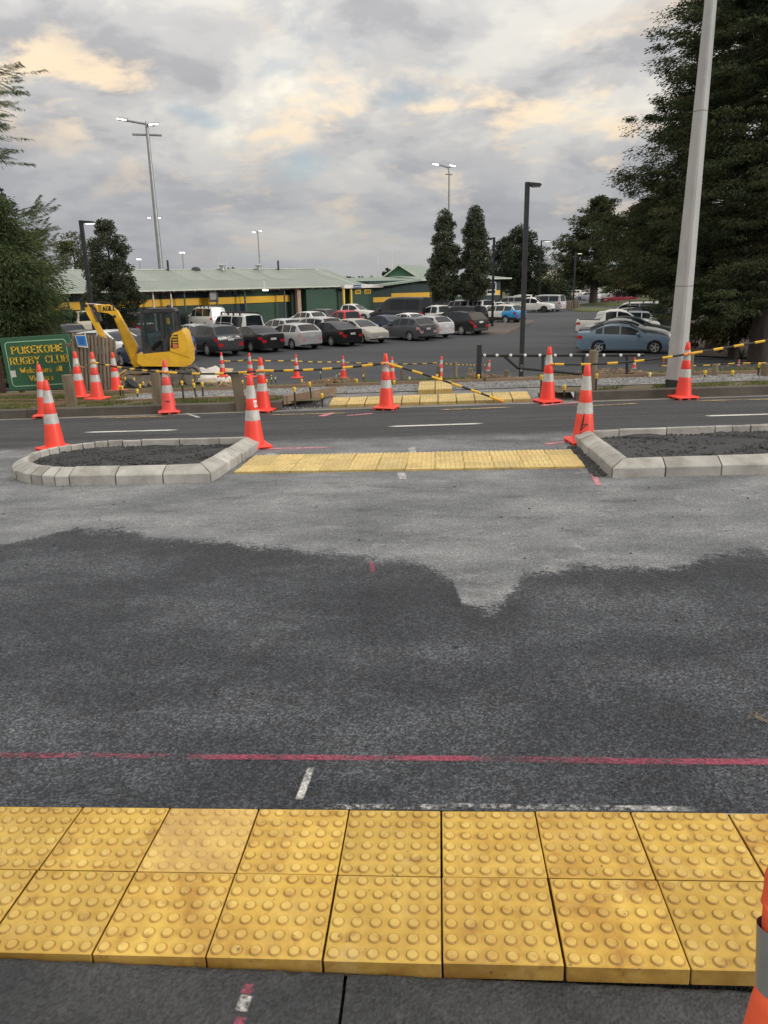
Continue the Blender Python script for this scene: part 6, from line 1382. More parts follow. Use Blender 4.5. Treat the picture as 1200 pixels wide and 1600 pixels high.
def park_lamp(label, base_px, top_px, D, w, arm, lit=True, bright=LEDW):
    a, b_ = depth_at(*base_px, D), depth_at(*top_px, D); a.z = zg(a.x, a.y); h = b_.z-a.z
    t = thing('street_lamp', label, 'street lamp', a, 0, 'dark street lamps in the car park'); MB().box(-w/2, w/2, -w/2, w/2, -.2, h, .004).build('pole', BLACKP, t, 40)
    s = 1 if arm > 0 else -1; l = abs(arm)
    hd = MB().box(min(0, s*l*.25), max(0, s*l*.25), -w*.3, w*.3, h-w*.7, h-w*.2).prism([(s*l*.2,h-w*.1),(s*l*.9,h-w*.35),(s*l,h-w*.7),(s*l*.9,h-w*.95),(s*l*.3,h-w*.95),(s*l*.2,h-w*.8)], -w*.8, w*.8).build('lamp_head', BLACKP, t)
    MB().box(min(s*l*.35, s*l*.92), max(s*l*.35, s*l*.92), -w*.7, w*.7, h-w*1.06, h-w*.96).build('lamp_glass', bright if lit else mat('lens_dim', (.45,.46,.45), .3), hd)
    return t, a
m1, m1a = park_lamp('dark square street lamp standing on the bank right of the middle', (814,589), (822,295), 17.3, .100, .30, False)
mb = MB()
for z in (.15,): mb.box(-.025, .025, -.060, -.0565, z, z+.05); mb.box(-.02, .02, -.060, -.0565, z+.12, z+.15)
mb.build('fixing_plate', mat('plate_grey', (.4,.4,.4), .4, .6), m1)
park_lamp('dark street lamp rising behind the digger arm at the left', (146,500), (127,348), 39, .17, .72)
park_lamp('dark street lamp beside the parking island with its head to the left', (769,508), (769,373), 62, .19, -.70, False)
park_lamp('thin dark street lamp on the far grass island', (895,484), (897,395), 98, .2, .8)
park_lamp('far street lamp behind the dark lamp post, lit under the round tree', (843,452), (825,377), 118, .2, 1.4)
# goal posts
WPIPE = mat('goal_white', (.75,.75,.73), .5)
for px, y1, D, lab in ((343,408,170,'left of a thin pair of far white goal posts over the long roof'), (356,408,170,'right of a thin pair of far white goal posts over the long roof'), (590.5,388,150,'tall white goal post left of the raised gable'), (613,391,150,'tall white goal post just above the raised gable')):
    a, b_ = depth_at(px, 440, D), depth_at(px, y1, D); tag(MB().lathe([(.09,0),(.06,b_.z-zg(a.x,a.y))], 8).build('goal_post', WPIPE, None, 40, (a.x, a.y, zg(a.x, a.y))), lab, 'goal post', 'white goal posts beyond the clubhouse')
# concrete light column at the right, eight sided and tapered
def m_col():
    t = NT('concrete_column'); o = t.obj(); c = t.ramp(t.noise(t.map(o, (1,1,.35)), 4, 7, .65), (.3, (.345,.35,.35)), (.7, (.47,.47,.46)))
    pit = t.ramp(t.noise(t.map(o, (1,1,.6)), 9, 8, .75, .8), (.62, 0.0), (.72, 1.0)); c = t.mix(c, (.20,.17,.14), t.math('MULTIPLY', pit, .6))
    blot = t.ramp(t.noise(t.map(o, (1,1,.8)), 30, 5, .7), (.60, 0.0), (.68, 1.0)); c = t.mix(c, (.62,.56,.47), t.math('MULTIPLY', blot, .3))
    return t.done(c, .9, 0, t.bump(t.noise(o, 25, 6, .7), .6, .008))
pc = at(1054.5, 605.5); colm = thing('concrete_lamp_post', 'tall pale tapered eight sided concrete lamp post at the right', 'lamp post', pc, R(-3))
def colr(z): return .158-.0130*z
z1 = 9.5; segs = [(.14, 3.55), (3.56, 6.8), (6.81, 9.5)]
CM = m_col()
def colm_prof(rows):
    mb = MB(); vs = []; n = 8
    for k, z, zr in rows:
        r_ = colr(zr)*k
        for q in range(4):
            for d in (-1, 1): a = R(90*q)+d*R(9); vs.append((r_*math.cos(a), r_*math.sin(a), z))
    m = len(rows); return mb.add(vs, [(i*n+j, i*n+(j+1) % n, (i+1)*n+(j+1) % n, (i+1)*n+j) for i in range(m-1) for j in range(n)]+[tuple(range(n-1,-1,-1)), tuple(range((m-1)*n, m*n))])
colm_prof([(1.04,-.3,.14),(1.02,.14,.14)]).build('painted_foot', mat('foot_black', (.035,.035,.037), .8, var=.3, scale=6), colm)
colm_prof([(1,.14,.14),(1,z1,z1)]).build('column', CM, colm)
for z in (1.62, 4.15, 6.4): colm_prof([(1.004,z,z),(1.012,z+.006,z+.006),(1.004,z+.012,z+.012)]).build('joint_ring', mat('joint_dark', (.16,.15,.14), .9), colm)
# ------------------------------------------------------------------ trees
BARK = mat('bark', (.060,.048,.040), .95, var=.35, scale=3, bump=.02, bscale=14, stretch=(3,3,.6))
BARKP = mat('pale_bark', (.20,.18,.15), .95, var=.3, scale=3, bump=.01, bscale=14)
NEEDLE = m_leaf('dark_needles', (.015,.029,.017), (.040,.066,.032), (.12,.112,.042), .28, .85)
NEEDLE_O = m_leaf('olive_needles', (.024,.032,.013), (.058,.068,.025), (.135,.11,.042), .22, .85)
FEATHER = m_leaf('feathery_green', (.036,.060,.027), (.078,.114,.048), (.14,.16,.066), .3, .85)
GLOSSY = m_leaf('glossy_leaves', (.027,.040,.021), (.062,.082,.044), (.15,.16,.105), .2, .5)
DARKL = m_leaf('dark_leaves', (.012,.022,.013), (.028,.044,.024), (.060,.078,.036), .2)
LIME = m_leaf('yellow_green_leaves', (.035,.050,.018), (.075,.090,.030), (.14,.14,.05), .3)
def quads(c, d, l, w):
    """diamond leaves: centres, unit directions, lengths, widths -> vertices"""
    n = np.cross(d, rng.normal(size=d.shape)); n /= np.linalg.norm(n, axis=1, keepdims=True)+1e-9
    l = np.broadcast_to(l, len(c))[:, None]; w = np.broadcast_to(w, len(c))[:, None]
    return np.stack([c-d*l/2, c+n*w/2-d*l*.05, c+d*l/2, c-n*w/2-d*l*.05], 1).reshape(-1, 3)
def unit(v): return v/(np.linalg.norm(v, axis=1, keepdims=True)+1e-9)
def crown_obj(verts, m, parent):
    v = np.concatenate(verts); return tag(link('crown', raw_mesh('crown', v, np.arange(len(v)).reshape(-1, 4), m, 4), parent), kind='stuff')
def limb(mb, a, b, r0, r1, sag=0.0, wob=.06):
    a, b = Vector(a), Vector(b); L = (b-a).length; P = []
    for i in range(6):
        u = i/5; P.append(a.lerp(b, u)+Vector((rnd.uniform(-1,1), rnd.uniform(-1,1), rnd.uniform(-1,1)))*wob*L*.3*(u*(1-u)*4)*.5+Vector((0,0,-sag*L*4*u*(1-u))))
    mb.tube(P, [r0+(r1-r0)*i/5 for i in range(6)], 7)
def broad_tree(label, base, prof, m, nclump=90, leaves=90, leaf=.16, rc=.5, trunk=.16, bark=BARK, name='tree', group=None, h0=1.2, flat=1.0, spread=1.0):
    """prof: list of (height, radius) of the crown outline; leaves sit in clumps through its volume"""
    t = thing(name, label, 'tree', base, rnd.uniform(0, 6), group); H = prof[-1][0]; V = []; mb = MB()
    mb.tube([(0,0,-.3),(.02,.0,h0),(.05*H/8,.03,H*.6),(0,0,H*.93)], [trunk*1.25, trunk, trunk*.55, trunk*.12], 9)
    hs = np.array([p[0] for p in prof]); rs = np.array([p[1] for p in prof])
    wts = np.interp(np.linspace(hs[0], hs[-1], 60), hs, rs)+.15; wts /= wts.sum()
    for k in range(nclump):
        h = float(rng.choice(np.linspace(hs[0], hs[-1], 60), p=wts))+rng.uniform(-.1, .1); r_ = float(np.interp(h, hs, rs)); a = rng.uniform(0, 6.283); q = r_*math.sqrt(rng.uniform(.12, 1.0))*rng.uniform(.82, 1.06)
        c = np.array([q*math.cos(a), q*math.sin(a), h]); s = rc*rng.uniform(.6, 1.25)
        if k % 4 == 0 and q > .3: limb(mb, (0,0,max(h0, h-q*.8)), c, trunk*.28, trunk*.06)
        n = int(leaves*rng.uniform(.6, 1.3)*(s/rc)**2); p = rng.normal(size=(n, 3)); p = unit(p)*(rng.uniform(.25, 1.0, n)**.5)[:, None]*s*np.array([1, 1, .72*flat]); out = unit(p*np.array([1,1,1.0])+rng.normal(0, .55, (n, 3))+np.array([c[0], c[1], .2])/(r_+.3)*.5)
        V.append(quads(c+p, out, leaf*rng.uniform(.6, 1.35, n), leaf*.5*rng.uniform(.7, 1.2, n)))
    mb.build('trunk', bark, t, 60); crown_obj(V, m, t); return t
def conifer(label, base, H, prof, m, nb=150, per=150, leaf=.2, trunk=.3, droop=.25, h0=1.0, name='conifer_tree', group=None, aim=None, wleaf=.22, tuft=.5, side=None, vs_=.36):
    """boughs from a trunk, each carrying hanging sprays; prof gives bough length against height"""
    t = thing(name, label, 'tree', base, 0, group); V = []; mb = MB(); hs = np.array([p[0] for p in prof]); rs = np.array([p[1] for p in prof])
    mb.tube([(0,0,-.4),(.05,0,H*.3),(0,.05,H*.7),(0,0,H)], [trunk*1.2, trunk*.85, trunk*.45, .03], 10)
    for k in range(nb):
        h = h0+(H-h0)*((k+rng.uniform(0,1))/nb)**1.05; r_ = float(np.interp(h, hs, rs))*rng.uniform(.55, 1.12); a = rng.uniform(0, 6.283)
        if side is not None and rng.uniform() < .55: a = side+rng.normal(0, .9)
        d = np.array([math.cos(a), math.sin(a), 0]); up = rng.uniform(-.05, .35)
        def bp(u): return np.array([0,0,h])+d*r_*u+np.array([0,0,1])*(up*r_*u-droop*r_*u*u)
        if r_ > .5: mb.tube([bp(u) for u in (0,.3,.6,.85)], [max(.012, trunk*.13*r_/rs.max()), .03, .018, .008], 5)
        n = int(per*(.35+.65*r_/rs.max())); u = rng.uniform(.18, 1.0, n)**.75; P = np.array([bp(x) for x in u])
        nt = max(4, int(r_*3)); tu = rng.uniform(.3, 1.04, nt); TC = np.array([bp(x) for x in tu])+rng.normal(0, .16, (nt, 3))*r_*np.array([.8,.8,vs_]); ts = tuft*rng.uniform(.5, 1.2, nt)
        w = rng.integers(0, nt, n); off = rng.normal(size=(n, 3)); off = unit(off)*(rng.uniform(0, 1, n)**.6)[:, None]*ts[w][:, None]*np.array([1,1,vs_*1.4])-np.array([0,0,.12])*ts[w][:, None]
        P = TC[w]+off; dr = unit(d[None]*.8+off/ts[w][:, None]*.7+rng.normal(0, .35, (n, 3))-np.array([0,0,.35]))
        V.append(quads(P, dr, leaf*rng.uniform(.6, 1.5, n), leaf*wleaf*rng.uniform(.7, 1.3, n)))
    mb.build('trunk', BARK, t, 60); crown_obj(V, m, t); return t
def foot(px, py, D, sink=0.0):
    p = depth_at(px, py, D); return Vector((p.x, p.y, zg(p.x, p.y)-sink))
def top_h(base, px, py, D): return depth_at(px, py, D).z-base.z
# left side
b = foot(10, 500, 25); hh = top_h(b, 10, 318, 25)
conifer('feathery green conifer filling the left edge above the club sign', b, hh, [(0,2.0),(.8,2.0),(hh*.45,1.9),(hh*.75,1.45),(hh,.4)], FEATHER, 240, 620, .17, .14, .18, .45, wleaf=.18, tuft=.65)
for tip in ((88,318),(84,368),(92,428)):
    pass
b2_ = foot(10, 480, 44); hh = top_h(b2_, 12, 292, 44); broad_tree('dark dense tree whose crown tops the feathery conifer at the left edge', b2_, [(1,1.2),(hh*.5,2.2),(hh*.8,1.5),(hh,.4)], DARKL, 110, 120, .2, .55, .2)
# the tree just outside the frame whose boughs hang in at the upper left
b = foot(-260, 600, 16.5); ot = thing('weeping_tree', 'feathery tree outside the left edge with fronds hanging into the upper left sky', 'tree', b); mb = MB(); H = 9.5
mb.tube([(0,0,-.4),(.1,0,3),(0,.1,6),(0,0,H)], [.26,.2,.13,.03], 9); V = []
tips = [(34,120,.9),(28,150,.8),(16,190,.8),(30,205,.8),(22,232,1.0),(32,250,.7),(60,355,.0)]
def frond(p0, p1, n, spread, leaf):
    u = rng.uniform(.25, 1, n)**.7; P = p0[None]*(1-u)[:, None]+p1[None]*u[:, None]; P[:, 2] -= .15*np.sin(u*3.14); s = (spread*(1.15-u))[:, None]
    off = rng.normal(0, 1, (n, 3))*s*.5; off[:, 2] = -np.abs(off[:, 2])*.9+.1*s[:, 0]; d = unit((p1-p0)[None]/np.linalg.norm(p1-p0)+off/(s+.01)*.9+rng.normal(0, .25, (n, 3))-np.array([0,0,.35]))
    return quads(P+off, d, leaf*rng.uniform(.5, 1.5, n), leaf*.11)
for px, py, w in ((32,116,1),(24,140,1),(36,122,.6),(10,118,1),(2,150,1.2),(14,176,1.1),(20,190,.9),(4,205,1.3),(16,222,1),(24,240,.8),(28,250,.6),(6,238,1.1),(-8,120,1.3),(-20,180,1.5),(-10,230,1.3)):
    tip = np.array(depth_at(px, py, 15.5+rng.uniform(-.4,.4))-b); st0 = tip+np.array([-1.9,.3,.55])+rng.normal(0, .15, 3); [V.append(frond(st0+rng.normal(0,.12,3), tip+rng.normal(0,.22,3)*np.array([1,1,.8]), 120, .17*w+.05, .11)) for _ in range(4)]; mb.tube([tuple(st0*.5+np.array([0,0,4.2])*.5), tuple(st0), tuple(st0*.4+tip*.6), tuple(tip)], [.05,.03,.012,.004], 5)
for k in range(60):
    h = rng.uniform(4.0, H); a = rng.uniform(1.2, 5.1); tip = np.array([math.cos(a)*2.4, math.sin(a)*2.4, h+rng.uniform(-.5,.3)]); V.append(frond(np.array([0,0,h]), tip, 220, .5, .17))
mb.build('trunk', BARK, ot, 60); crown_obj(V, FEATHER, ot)
# loose fronds of the left conifer against the sky
b = foot(40, 500, 27); fl = thing('weeping_tree', 'thin feathery tree with loose fronds against the sky right of the left edge conifer', 'tree', b); mb = MB(); V = []
hh = top_h(b, 60, 322, 27); mb.tube([(0,0,-.3),(.1,0,hh*.5),(.2,0,hh*.95)], [.12,.08,.02], 7)
for px, py, w in ((72,316,.7),(88,322,.6),(80,340,.8),(62,330,.9),(84,368,.7),(76,356,.9),(66,350,1.1),(60,372,1.2),(80,395,1),(90,408,.8),(88,430,.9),(80,445,1.1),(84,470,1.1),(92,480,.9),(70,420,1.3),(70,460,1.3),(60,490,1.3),(90,500,.8),(76,505,1)):
    tip = np.array(depth_at(px, py, 27+rng.uniform(-.5,.5))-b); s0 = np.array([.1,0,max(.5, tip[2]-.4)]); [V.append(frond(s0+rng.normal(0,.1,3), tip+rng.normal(0,.26,3), 150, .24*w, .14)) for _ in range(4)]; mb.tube([tuple(s0), tuple(s0*.4+tip*.6), tuple(tip)], [.03,.012,.004], 5)
mb.build('trunk', BARK, fl, 60); crown_obj(V, FEATHER, fl)
b = foot(180, 492, 52); hh = top_h(b, 180, 348, 52); broad_tree('neat egg shaped tree with glossy leaves behind the digger arm', b, [(1.5,1.35),(3.0,1.95),(hh*.62,1.55),(hh*.85,1.0),(hh,.28)], GLOSSY, 260, 120, .17, .46, .14)
b = foot(125, 480, 100); hh = top_h(b, 130, 364, 100); broad_tree('yellow green tree behind the roof at the left lamp', b, [(3,2.3),(hh*.6,2.6),(hh*.85,1.8),(hh,.5)], LIME, 90, 90, .3, .8, .2)
# columnar pair
for px, top, lab in ((694,334,'left of the two columnar trees before the clubroom'), (740,329.5,'right of the two columnar trees before the clubroom')):
    b = foot(px, 470, 80); hh = top_h(b, px, top, 80); broad_tree(lab, b, [(2.0,1.15),(3.2,1.65),(hh*.55,1.60),(hh*.8,1.15),(hh*.93,.65),(hh,.22)], GLOSSY, 330, 110, .20, .50, .15, BARKP, 'columnar_tree', 'columnar trees before the clubroom', 2.0)
b = foot(812, 455, 130); hh = top_h(b, 812, 358, 130); broad_tree('broad round dark tree behind the dark lamp post', b, [(2.5,3.5),(hh*.45,4.7),(hh*.75,3.8),(hh*.92,2.2),(hh,.7)], DARKL, 210, 110, .36, 1.0, .35)
broad_tree('lower round tree joined to the left of the broad dark tree', foot(783, 455, 122), [(2,2.0),(5,2.6),(8,1.9),(9.6,.6)], DARKL, 90, 110, .32, .8, .25)
# dark pine with level boughs in the right distance
b = foot(927, 466, 112); hh = top_h(b, 935, 313, 112)
conifer('dark pine with layered boughs in the right distance', b, hh, [(2.5,4.0),(hh*.28,6.2),(hh*.5,5.8),(hh*.72,4.0),(hh*.9,2.1),(hh,.5)], NEEDLE, 150, 330, .36, .55, .02, 2.6, tuft=.95, wleaf=.35, name='pine_tree')
# the great conifers at the right
b = foot(1187, 548, 27.5); hh = 17
conifer('huge dark conifer at the right edge with its trunk in brown earth', b, hh, [(1.8,3.0),(3.5,3.6),(8,4.0),(12,3.6),(17,2.4)], NEEDLE, 130, 2500, .125, .36, .36, 1.9, tuft=.62, side=3.4, wleaf=.3, vs_=.2)
b = foot(1120, 510, 39); conifer('tall dark conifer behind the concrete lamp post', b, 21, [(1.2,1.3),(3.0,1.9),(4.6,4.8),(6,6.0),(8,5.6),(12,4.3),(16,3.2),(21,2.0)], NEEDLE, 180, 2100, .155, .45, .36, 2.5, tuft=.85, side=3.1, wleaf=.3, vs_=.27)
b = foot(1035, 490, 58); hh = top_h(b, 1030, 285, 58); conifer('olive tinged conifer sweeping to the ground left of the concrete lamp post', b, hh, [(2.6,1.8),(3.6,4.2),(hh*.5,4.2),(hh*.75,3.2),(hh,1.2)], NEEDLE_O, 140, 1250, .22, .4, .32, 2.9, tuft=.95, wleaf=.3, vs_=.22)
b = foot(1240, 520, 33); conifer('dark conifer half outside the right edge', b, 18, [(1.5,4.2),(6,4.2),(12,3.2),(18,1.5)], NEEDLE, 150, 230, .32, .4, .3, 1.2, tuft=.7)
b = foot(1150, 505, 31); conifer('low spreading olive conifer bough mass between the lamp post and the right edge', b, 5.2, [(.9,2.2),(2.5,2.5),(4,2.0),(5.2,.9)], NEEDLE_O, 120, 420, .18, .2, .35, 1.0, tuft=.55, wleaf=.28)
# strap leaved clump in the tree bed
mb = MB(); b = at(1158, 561)
for k in range(46):
    a = rnd.uniform(0, 6.28); l = rnd.uniform(.35, .75); o = Vector((math.cos(a), math.sin(a), 0)); n = Vector((-o.y, o.x, 0))*.014; P = [b+o*l*u*.75+Vector((0,0,l*(u-.55*u*u)*1.6)) for u in (0,.4,.75,1)]
    mb.add([p+n*(1-.25*i) for i, p in enumerate(P)]+[p-n*(1-.25*i) for i, p in enumerate(P)], [(0,1,5,4),(1,2,6,5),(2,3,7,6)])
tag(mb.build('strap_plant', FEATHER), 'strap leaved plant clump in the brown earth under the right conifer', 'plant')
# background shrubs, trees and houses
for px, D, w, h, m_, lab in ((548,150,2.6,4.6,DARKL,'small round tree beyond the end of the long roof'), (566,160,2.8,4.8,DARKL,'dark bush tree left of the raised gable'), (586,165,3,5,LIME,'pale bush tree touching the left slope of the raised gable'), (608,150,1.6,6.6,DARKL,'dark treetop peeping behind the raised gable'), (846,140,4.2,4.4,LIME,'olive shrub mass below the far white house'), (868,138,4.0,4.0,DARKL,'dark shrub mass right below the far white house'), (822,142,3.4,3.8,DARKL,'dark shrub behind the dark lamp post'), (885,190,6,7.6,DARKL,'dark treetop behind the far grey roof'), (862,230,5,9.0,LIME,'autumn tinted tree between the far roofs'), (975,170,5,5.5,DARKL,'dark shrub mass right of the pine trunk'), (1010,150,5,6,DARKL,'dark tree at the end of the right hand row'), (105,130,3.0,5.4,DARKL,'dark shrub over the roof left of the street lamp'), (905,180,5,5.0,DARKL,'dark shrub behind the thin far lamp')):
    b = foot(px, 445, D); broad_tree(lab, b, [(.3,w*.8),(h*.4,w),(h*.75,w*.8),(h,w*.25)], m_, 46, 70, .036*D**.5*1.05, w*.30, .2, name='far_tree', h0=.5)
V = []
for px in range(-900, 2100, 9):
    D = 300+60*math.sin(px*.013)+rng.uniform(-20, 20); p = depth_at(px, 440, D); z = zg(p.x, p.y); hgt = 4.0+3.0*math.sin(px*.031)*math.sin(px*.0117+1)+rng.uniform(0, 2); n = 75
    c = np.array([p.x, p.y, z])+np.stack([rng.normal(0, 2.2, n), rng.normal(0, 3, n), rng.uniform(0, 1, n)**.8*hgt], 1); V.append(quads(c, unit(rng.normal(size=(n, 3))), 1.7*rng.uniform(.6, 1.3, n), 1.1))
v = np.concatenate(V); tag(link('far_wood', raw_mesh('far_wood', v, np.arange(len(v)).reshape(-1, 4), DARKL, 4)), 'far line of trees along the horizon', 'trees', kind='stuff')
CRM = mat('house_cream', (.60,.56,.48), .8); RGREY = mat('roof_grey', (.16,.17,.185), .7, var=.15, scale=1)
def house(label, px, D, w, d, hw, hr, rz, wins):
    b = foot(px, 445, D); t = thing('house', label, 'house', b, rz)
    MB().box(-w/2, w/2, -d/2, d/2, -.5, hw).build('wall', CRM, t)
    MB().add([(-w/2-.4,-d/2-.4,hw),(w/2+.4,-d/2-.4,hw),(w/2+.4,d/2+.4,hw),(-w/2-.4,d/2+.4,hw),(-w/2+d*.4,0,hw+hr),(w/2-d*.4,0,hw+hr)], [(0,1,5,4),(1,2,5),(2,3,4,5),(3,0,4),(3,2,1,0)]).build('roof', RGREY, t)
    for x, z in wins: f_ = MB().box(x-.75, x+.75, -d/2-.06, -d/2-.01, z-.7, z+.7).build('window', WHITEF, t); MB().box(x-.62, x+.62, -d/2-.09, -d/2-.062, z-.57, z+.57).build('pane', NAVYW, f_)
house('far two storey white house with a hipped grey roof right of the lamp post', 884, 215, 9.5, 9, 7.6, 2.4, .15, [(-3,5.9),(0,5.9),(3,5.9),(-3,2.6),(1,2.6)])
house('far cream house with a long grey roof beyond the olive shrubs', 853, 205, 13, 8, 6.6, 2.5, .05, [(-5.2,5),(-3.2,5)])
# stumps round the far grass island
for i, (px, w) in enumerate(((886.5,2.5),(890,2.5),(893.5,2),(899,3),(903,4.5))):
    p = depth_at(px, 478, 95+i*.3); p.z = zg(p.x, p.y)+.1; tag(MB().lathe([(.14+.03*(i == 4),-.2),(.14+.03*(i == 4),1.05)], 8).build('timber_post', POST, None, 40, p), ['leftmost far timber post on the grass island', 'second far timber post on the grass island, left of the thin lamp', 'far timber post on the grass island touching the thin lamp', 'far timber post on the grass island right of the thin lamp', 'thickest far timber post at the right of the grass island'][i], 'post', 'timber posts on the grass island')
# ------------------------------------------------------------------ people
SKIN = mat('skin', (.46,.27,.19), .55, var=.06); HAIR = mat('hair_dark', (.03,.022,.018), .7)
def skin_mesh(name, verts, edges, radii, m, parent, sub=2):
    me = bpy.data.meshes.new(name); me.from_pydata(verts, edges, []); o = link(name, me, parent); me.materials.append(m)
    sk = o.modifiers.new('skin', 'SKIN'); sk.use_smooth_shade = True
    for i, r_ in enumerate(radii): me.skin_vertices[0].data[i].radius = (r_, r_) if not isinstance(r_, tuple) else r_
    me.skin_vertices[0].data[0].use_root = True
    sb = o.modifiers.new('subsurf', 'SUBSURF'); sb.levels = sb.render_levels = sub; return o
def figure(label, pos, rz, shirt, trousers, seated=False, arm=.0):
    t = thing('person', label, 'person', pos, rz); S_ = mat('cloth_%d' % (hash(shirt) % 9999), shirt, .85); T_ = mat('cloth_%d' % (hash(trousers) % 9999), trousers, .85)
    hz_ = .48 if seated else .92
    hip = [(0,0,hz_)]; v = [(0,0,hz_),(0,0,hz_+.18),(0,.0,hz_+.42),(0,.0,hz_+.56),(0,.02,hz_+.66),(0,.03,hz_+.74),(.19,0,hz_+.49),(.25,.04,hz_+.22),(.22,.20,hz_+.10),(-.19,0,hz_+.49),(-.25,.04,hz_+.22),(-.22,.20,hz_+.10)]
    e = [(0,1),(1,2),(2,3),(3,4),(4,5),(2,6),(6,7),(7,8),(2,9),(9,10),(10,11)]; r_ = [.13,.13,.15,.06,.095,.085,.065,.045,.035,.065,.045,.035]
    n = len(v)
    for s in (1, -1):
        k = len(v)
        v += [(s*.09,.0 if not seated else .22,hz_-.08 if not seated else hz_),(s*.10,.02 if not seated else .42,.48 if not seated else hz_),(s*.10,0 if not seated else .44,.09),(s*.10,.14 if not seated else .56,.04)]; e += [(0,k),(k,k+1),(k+1,k+2),(k+2,k+3)]; r_ += [.095,.065,.045,.04]
    body = skin_mesh('body', v, e, r_, SKIN, t, 1)
    skin_mesh('shirt', v[:3]+[v[6],v[7],v[9],v[10]], [(0,1),(1,2),(2,3),(3,4),(2,5),(5,6)], [.142,.142,.16,.08,.065,.08,.065], S_, t, 1)
    skin_mesh('trousers', [v[0]]+[v[n],v[n+1],v[n+2],v[n+4],v[n+5],v[n+6]], [(0,1),(1,2),(2,3),(0,4),(4,5),(5,6)], [.14,.11,.085,.065,.11,.085,.065], T_, t, 1)
    MB().lathe([(.0,hz_+.86),(.07,hz_+.84),(.105,hz_+.77),(.10,hz_+.72),(.085,hz_+.70)], 12, Matrix.Translation((0,-.0,0)), cap=False).build('hair', HAIR, t, 60)
    return t
p = depth_at(665, 470, 93); figure('far person in an orange top by the clubroom wall', (p.x, p.y, zg(p.x, p.y)), 2.6, (.55,.20,.10), (.05,.05,.07))
p = depth_at(684.5, 470, 91); figure('far person sitting in a yellow and black top between the parked cars', (p.x, p.y, zg(p.x, p.y)+.35), 2.9, (.72,.44,.03), (.03,.03,.035), True)
p = depth_at(692.5, 470, 92); figure('far person in a pale pink top beside the left columnar tree', (p.x, p.y, zg(p.x, p.y)), 2.4, (.62,.45,.42), (.08,.08,.10))
# the worker standing just outside the right edge: only a sleeve reaches into the picture
def cam_pt(px, py, D): p = ray(px, py)*D; return Vector((p.x, p.y, CAMZ+p.z))
wp = thing('person', 'worker at the right edge in an orange sleeve with a grey reflective band', 'person', (0,0,0))
HVO = mat('hivis_orange', (.70,.095,.032), .8, var=.12, scale=9, bump=.004, bscale=18); TAPE = mat('grey_tape', (.20,.215,.225), .4, var=.15, scale=14, dirt=(.12,.13,.14), dirt_amt=.5)
sh = cam_pt(1440, 1180, .66); el0 = cam_pt(1250, 1440, .655); el1 = cam_pt(1258, 1560, .65); wr = cam_pt(1212, 1730, .64); hd_ = cam_pt(1170, 1800, .63)
cx_, cy_ = sh.x+.24, sh.y-.12; zf_ = -.036
body_v = [(cx_,cy_,.95),(cx_,cy_,1.16),(cx_,cy_,1.36),(cx_,cy_,1.50),(cx_,cy_+.02,1.60),(cx_,cy_+.03,1.68),(sh.x+.0,sh.y,sh.z+.02),tuple(el1),tuple(wr),tuple(hd_),(cx_+.20,cy_,sh.z+.02),(cx_+.27,cy_-.02,1.08),(cx_+.25,cy_+.12,.86),(cx_+.24,cy_+.18,.78),
          (cx_-.09,cy_,.86),(cx_-.10,cy_+.02,.47),(cx_-.10,cy_,.06),(cx_-.10,cy_+.15,.02),(cx_+.09,cy_,.86),(cx_+.10,cy_+.02,.47),(cx_+.10,cy_,.06),(cx_+.10,cy_+.15,.02)]
bed = [(0,1),(1,2),(2,3),(3,4),(4,5),(2,6),(6,7),(7,8),(8,9),(2,10),(10,11),(11,12),(12,13),(0,14),(14,15),(15,16),(16,17),(0,18),(18,19),(19,20),(20,21)]
skin_mesh('body', body_v, bed, [.12,.12,.14,.055,.09,.085,.055,.04,.028,.03,.055,.042,.03,.03,.085,.06,.045,.04,.085,.06,.045,.04], SKIN, wp)
ua = cam_pt(1320, 1320, .66)
skin_mesh('jacket', [(cx_,cy_,.86),(cx_,cy_,1.02),(cx_,cy_,1.20),(cx_,cy_,1.36),(cx_,cy_,1.47),tuple(body_v[6]),tuple(ua),body_v[10],body_v[11],body_v[12]], [(0,1),(1,2),(2,3),(3,4),(3,5),(5,6),(3,7),(7,8),(8,9)], [.175,.18,.185,.185,.09,.095,.055,.095,.08,.065], HVO, wp)
skin_mesh('trousers', [(cx_,cy_,.98),(cx_-.085,cy_,.78)]+body_v[15:17]+[(cx_+.085,cy_,.78)]+body_v[19:21], [(0,1),(1,2),(2,3),(0,4),(4,5),(5,6)], [(.15,.12),.10,.09,.08,.10,.09,.08], mat('navy_cloth', (.02,.025,.05), .85), wp)
for s_ in (1, -1): MB().lathe([(.0,-.012),(.028,-.008),(.032,.004),(.0,.012)], 10, Matrix.Translation((cx_+s_*.098, cy_+.03, 1.635)) @ Matrix.Rotation(R(90), 4, 'Y')).build('ear', SKIN, wp, 60)
MB().lathe([(.0,.05),(.010,.03),(.017,.0),(.012,-.012),(.0,-.014)], 10, Matrix.Translation((cx_, cy_+.128, 1.625)) @ Matrix.Rotation(R(-14), 4, 'X')).build('nose', SKIN, wp, 60)
for s_ in (1, -1): MB().lathe([(.0,-.010),(.011,-.005),(.011,.005),(.0,.010)], 10, Matrix.Translation((cx_+s_*.034, cy_+.108, 1.655))).build('eye', HAIR, wp, 60)
MB().box(cx_-.024, cx_+.024, cy_+.112, cy_+.119, 1.575, 1.585, .003).build('mouth', mat('lips', (.35,.13,.11), .6), wp)
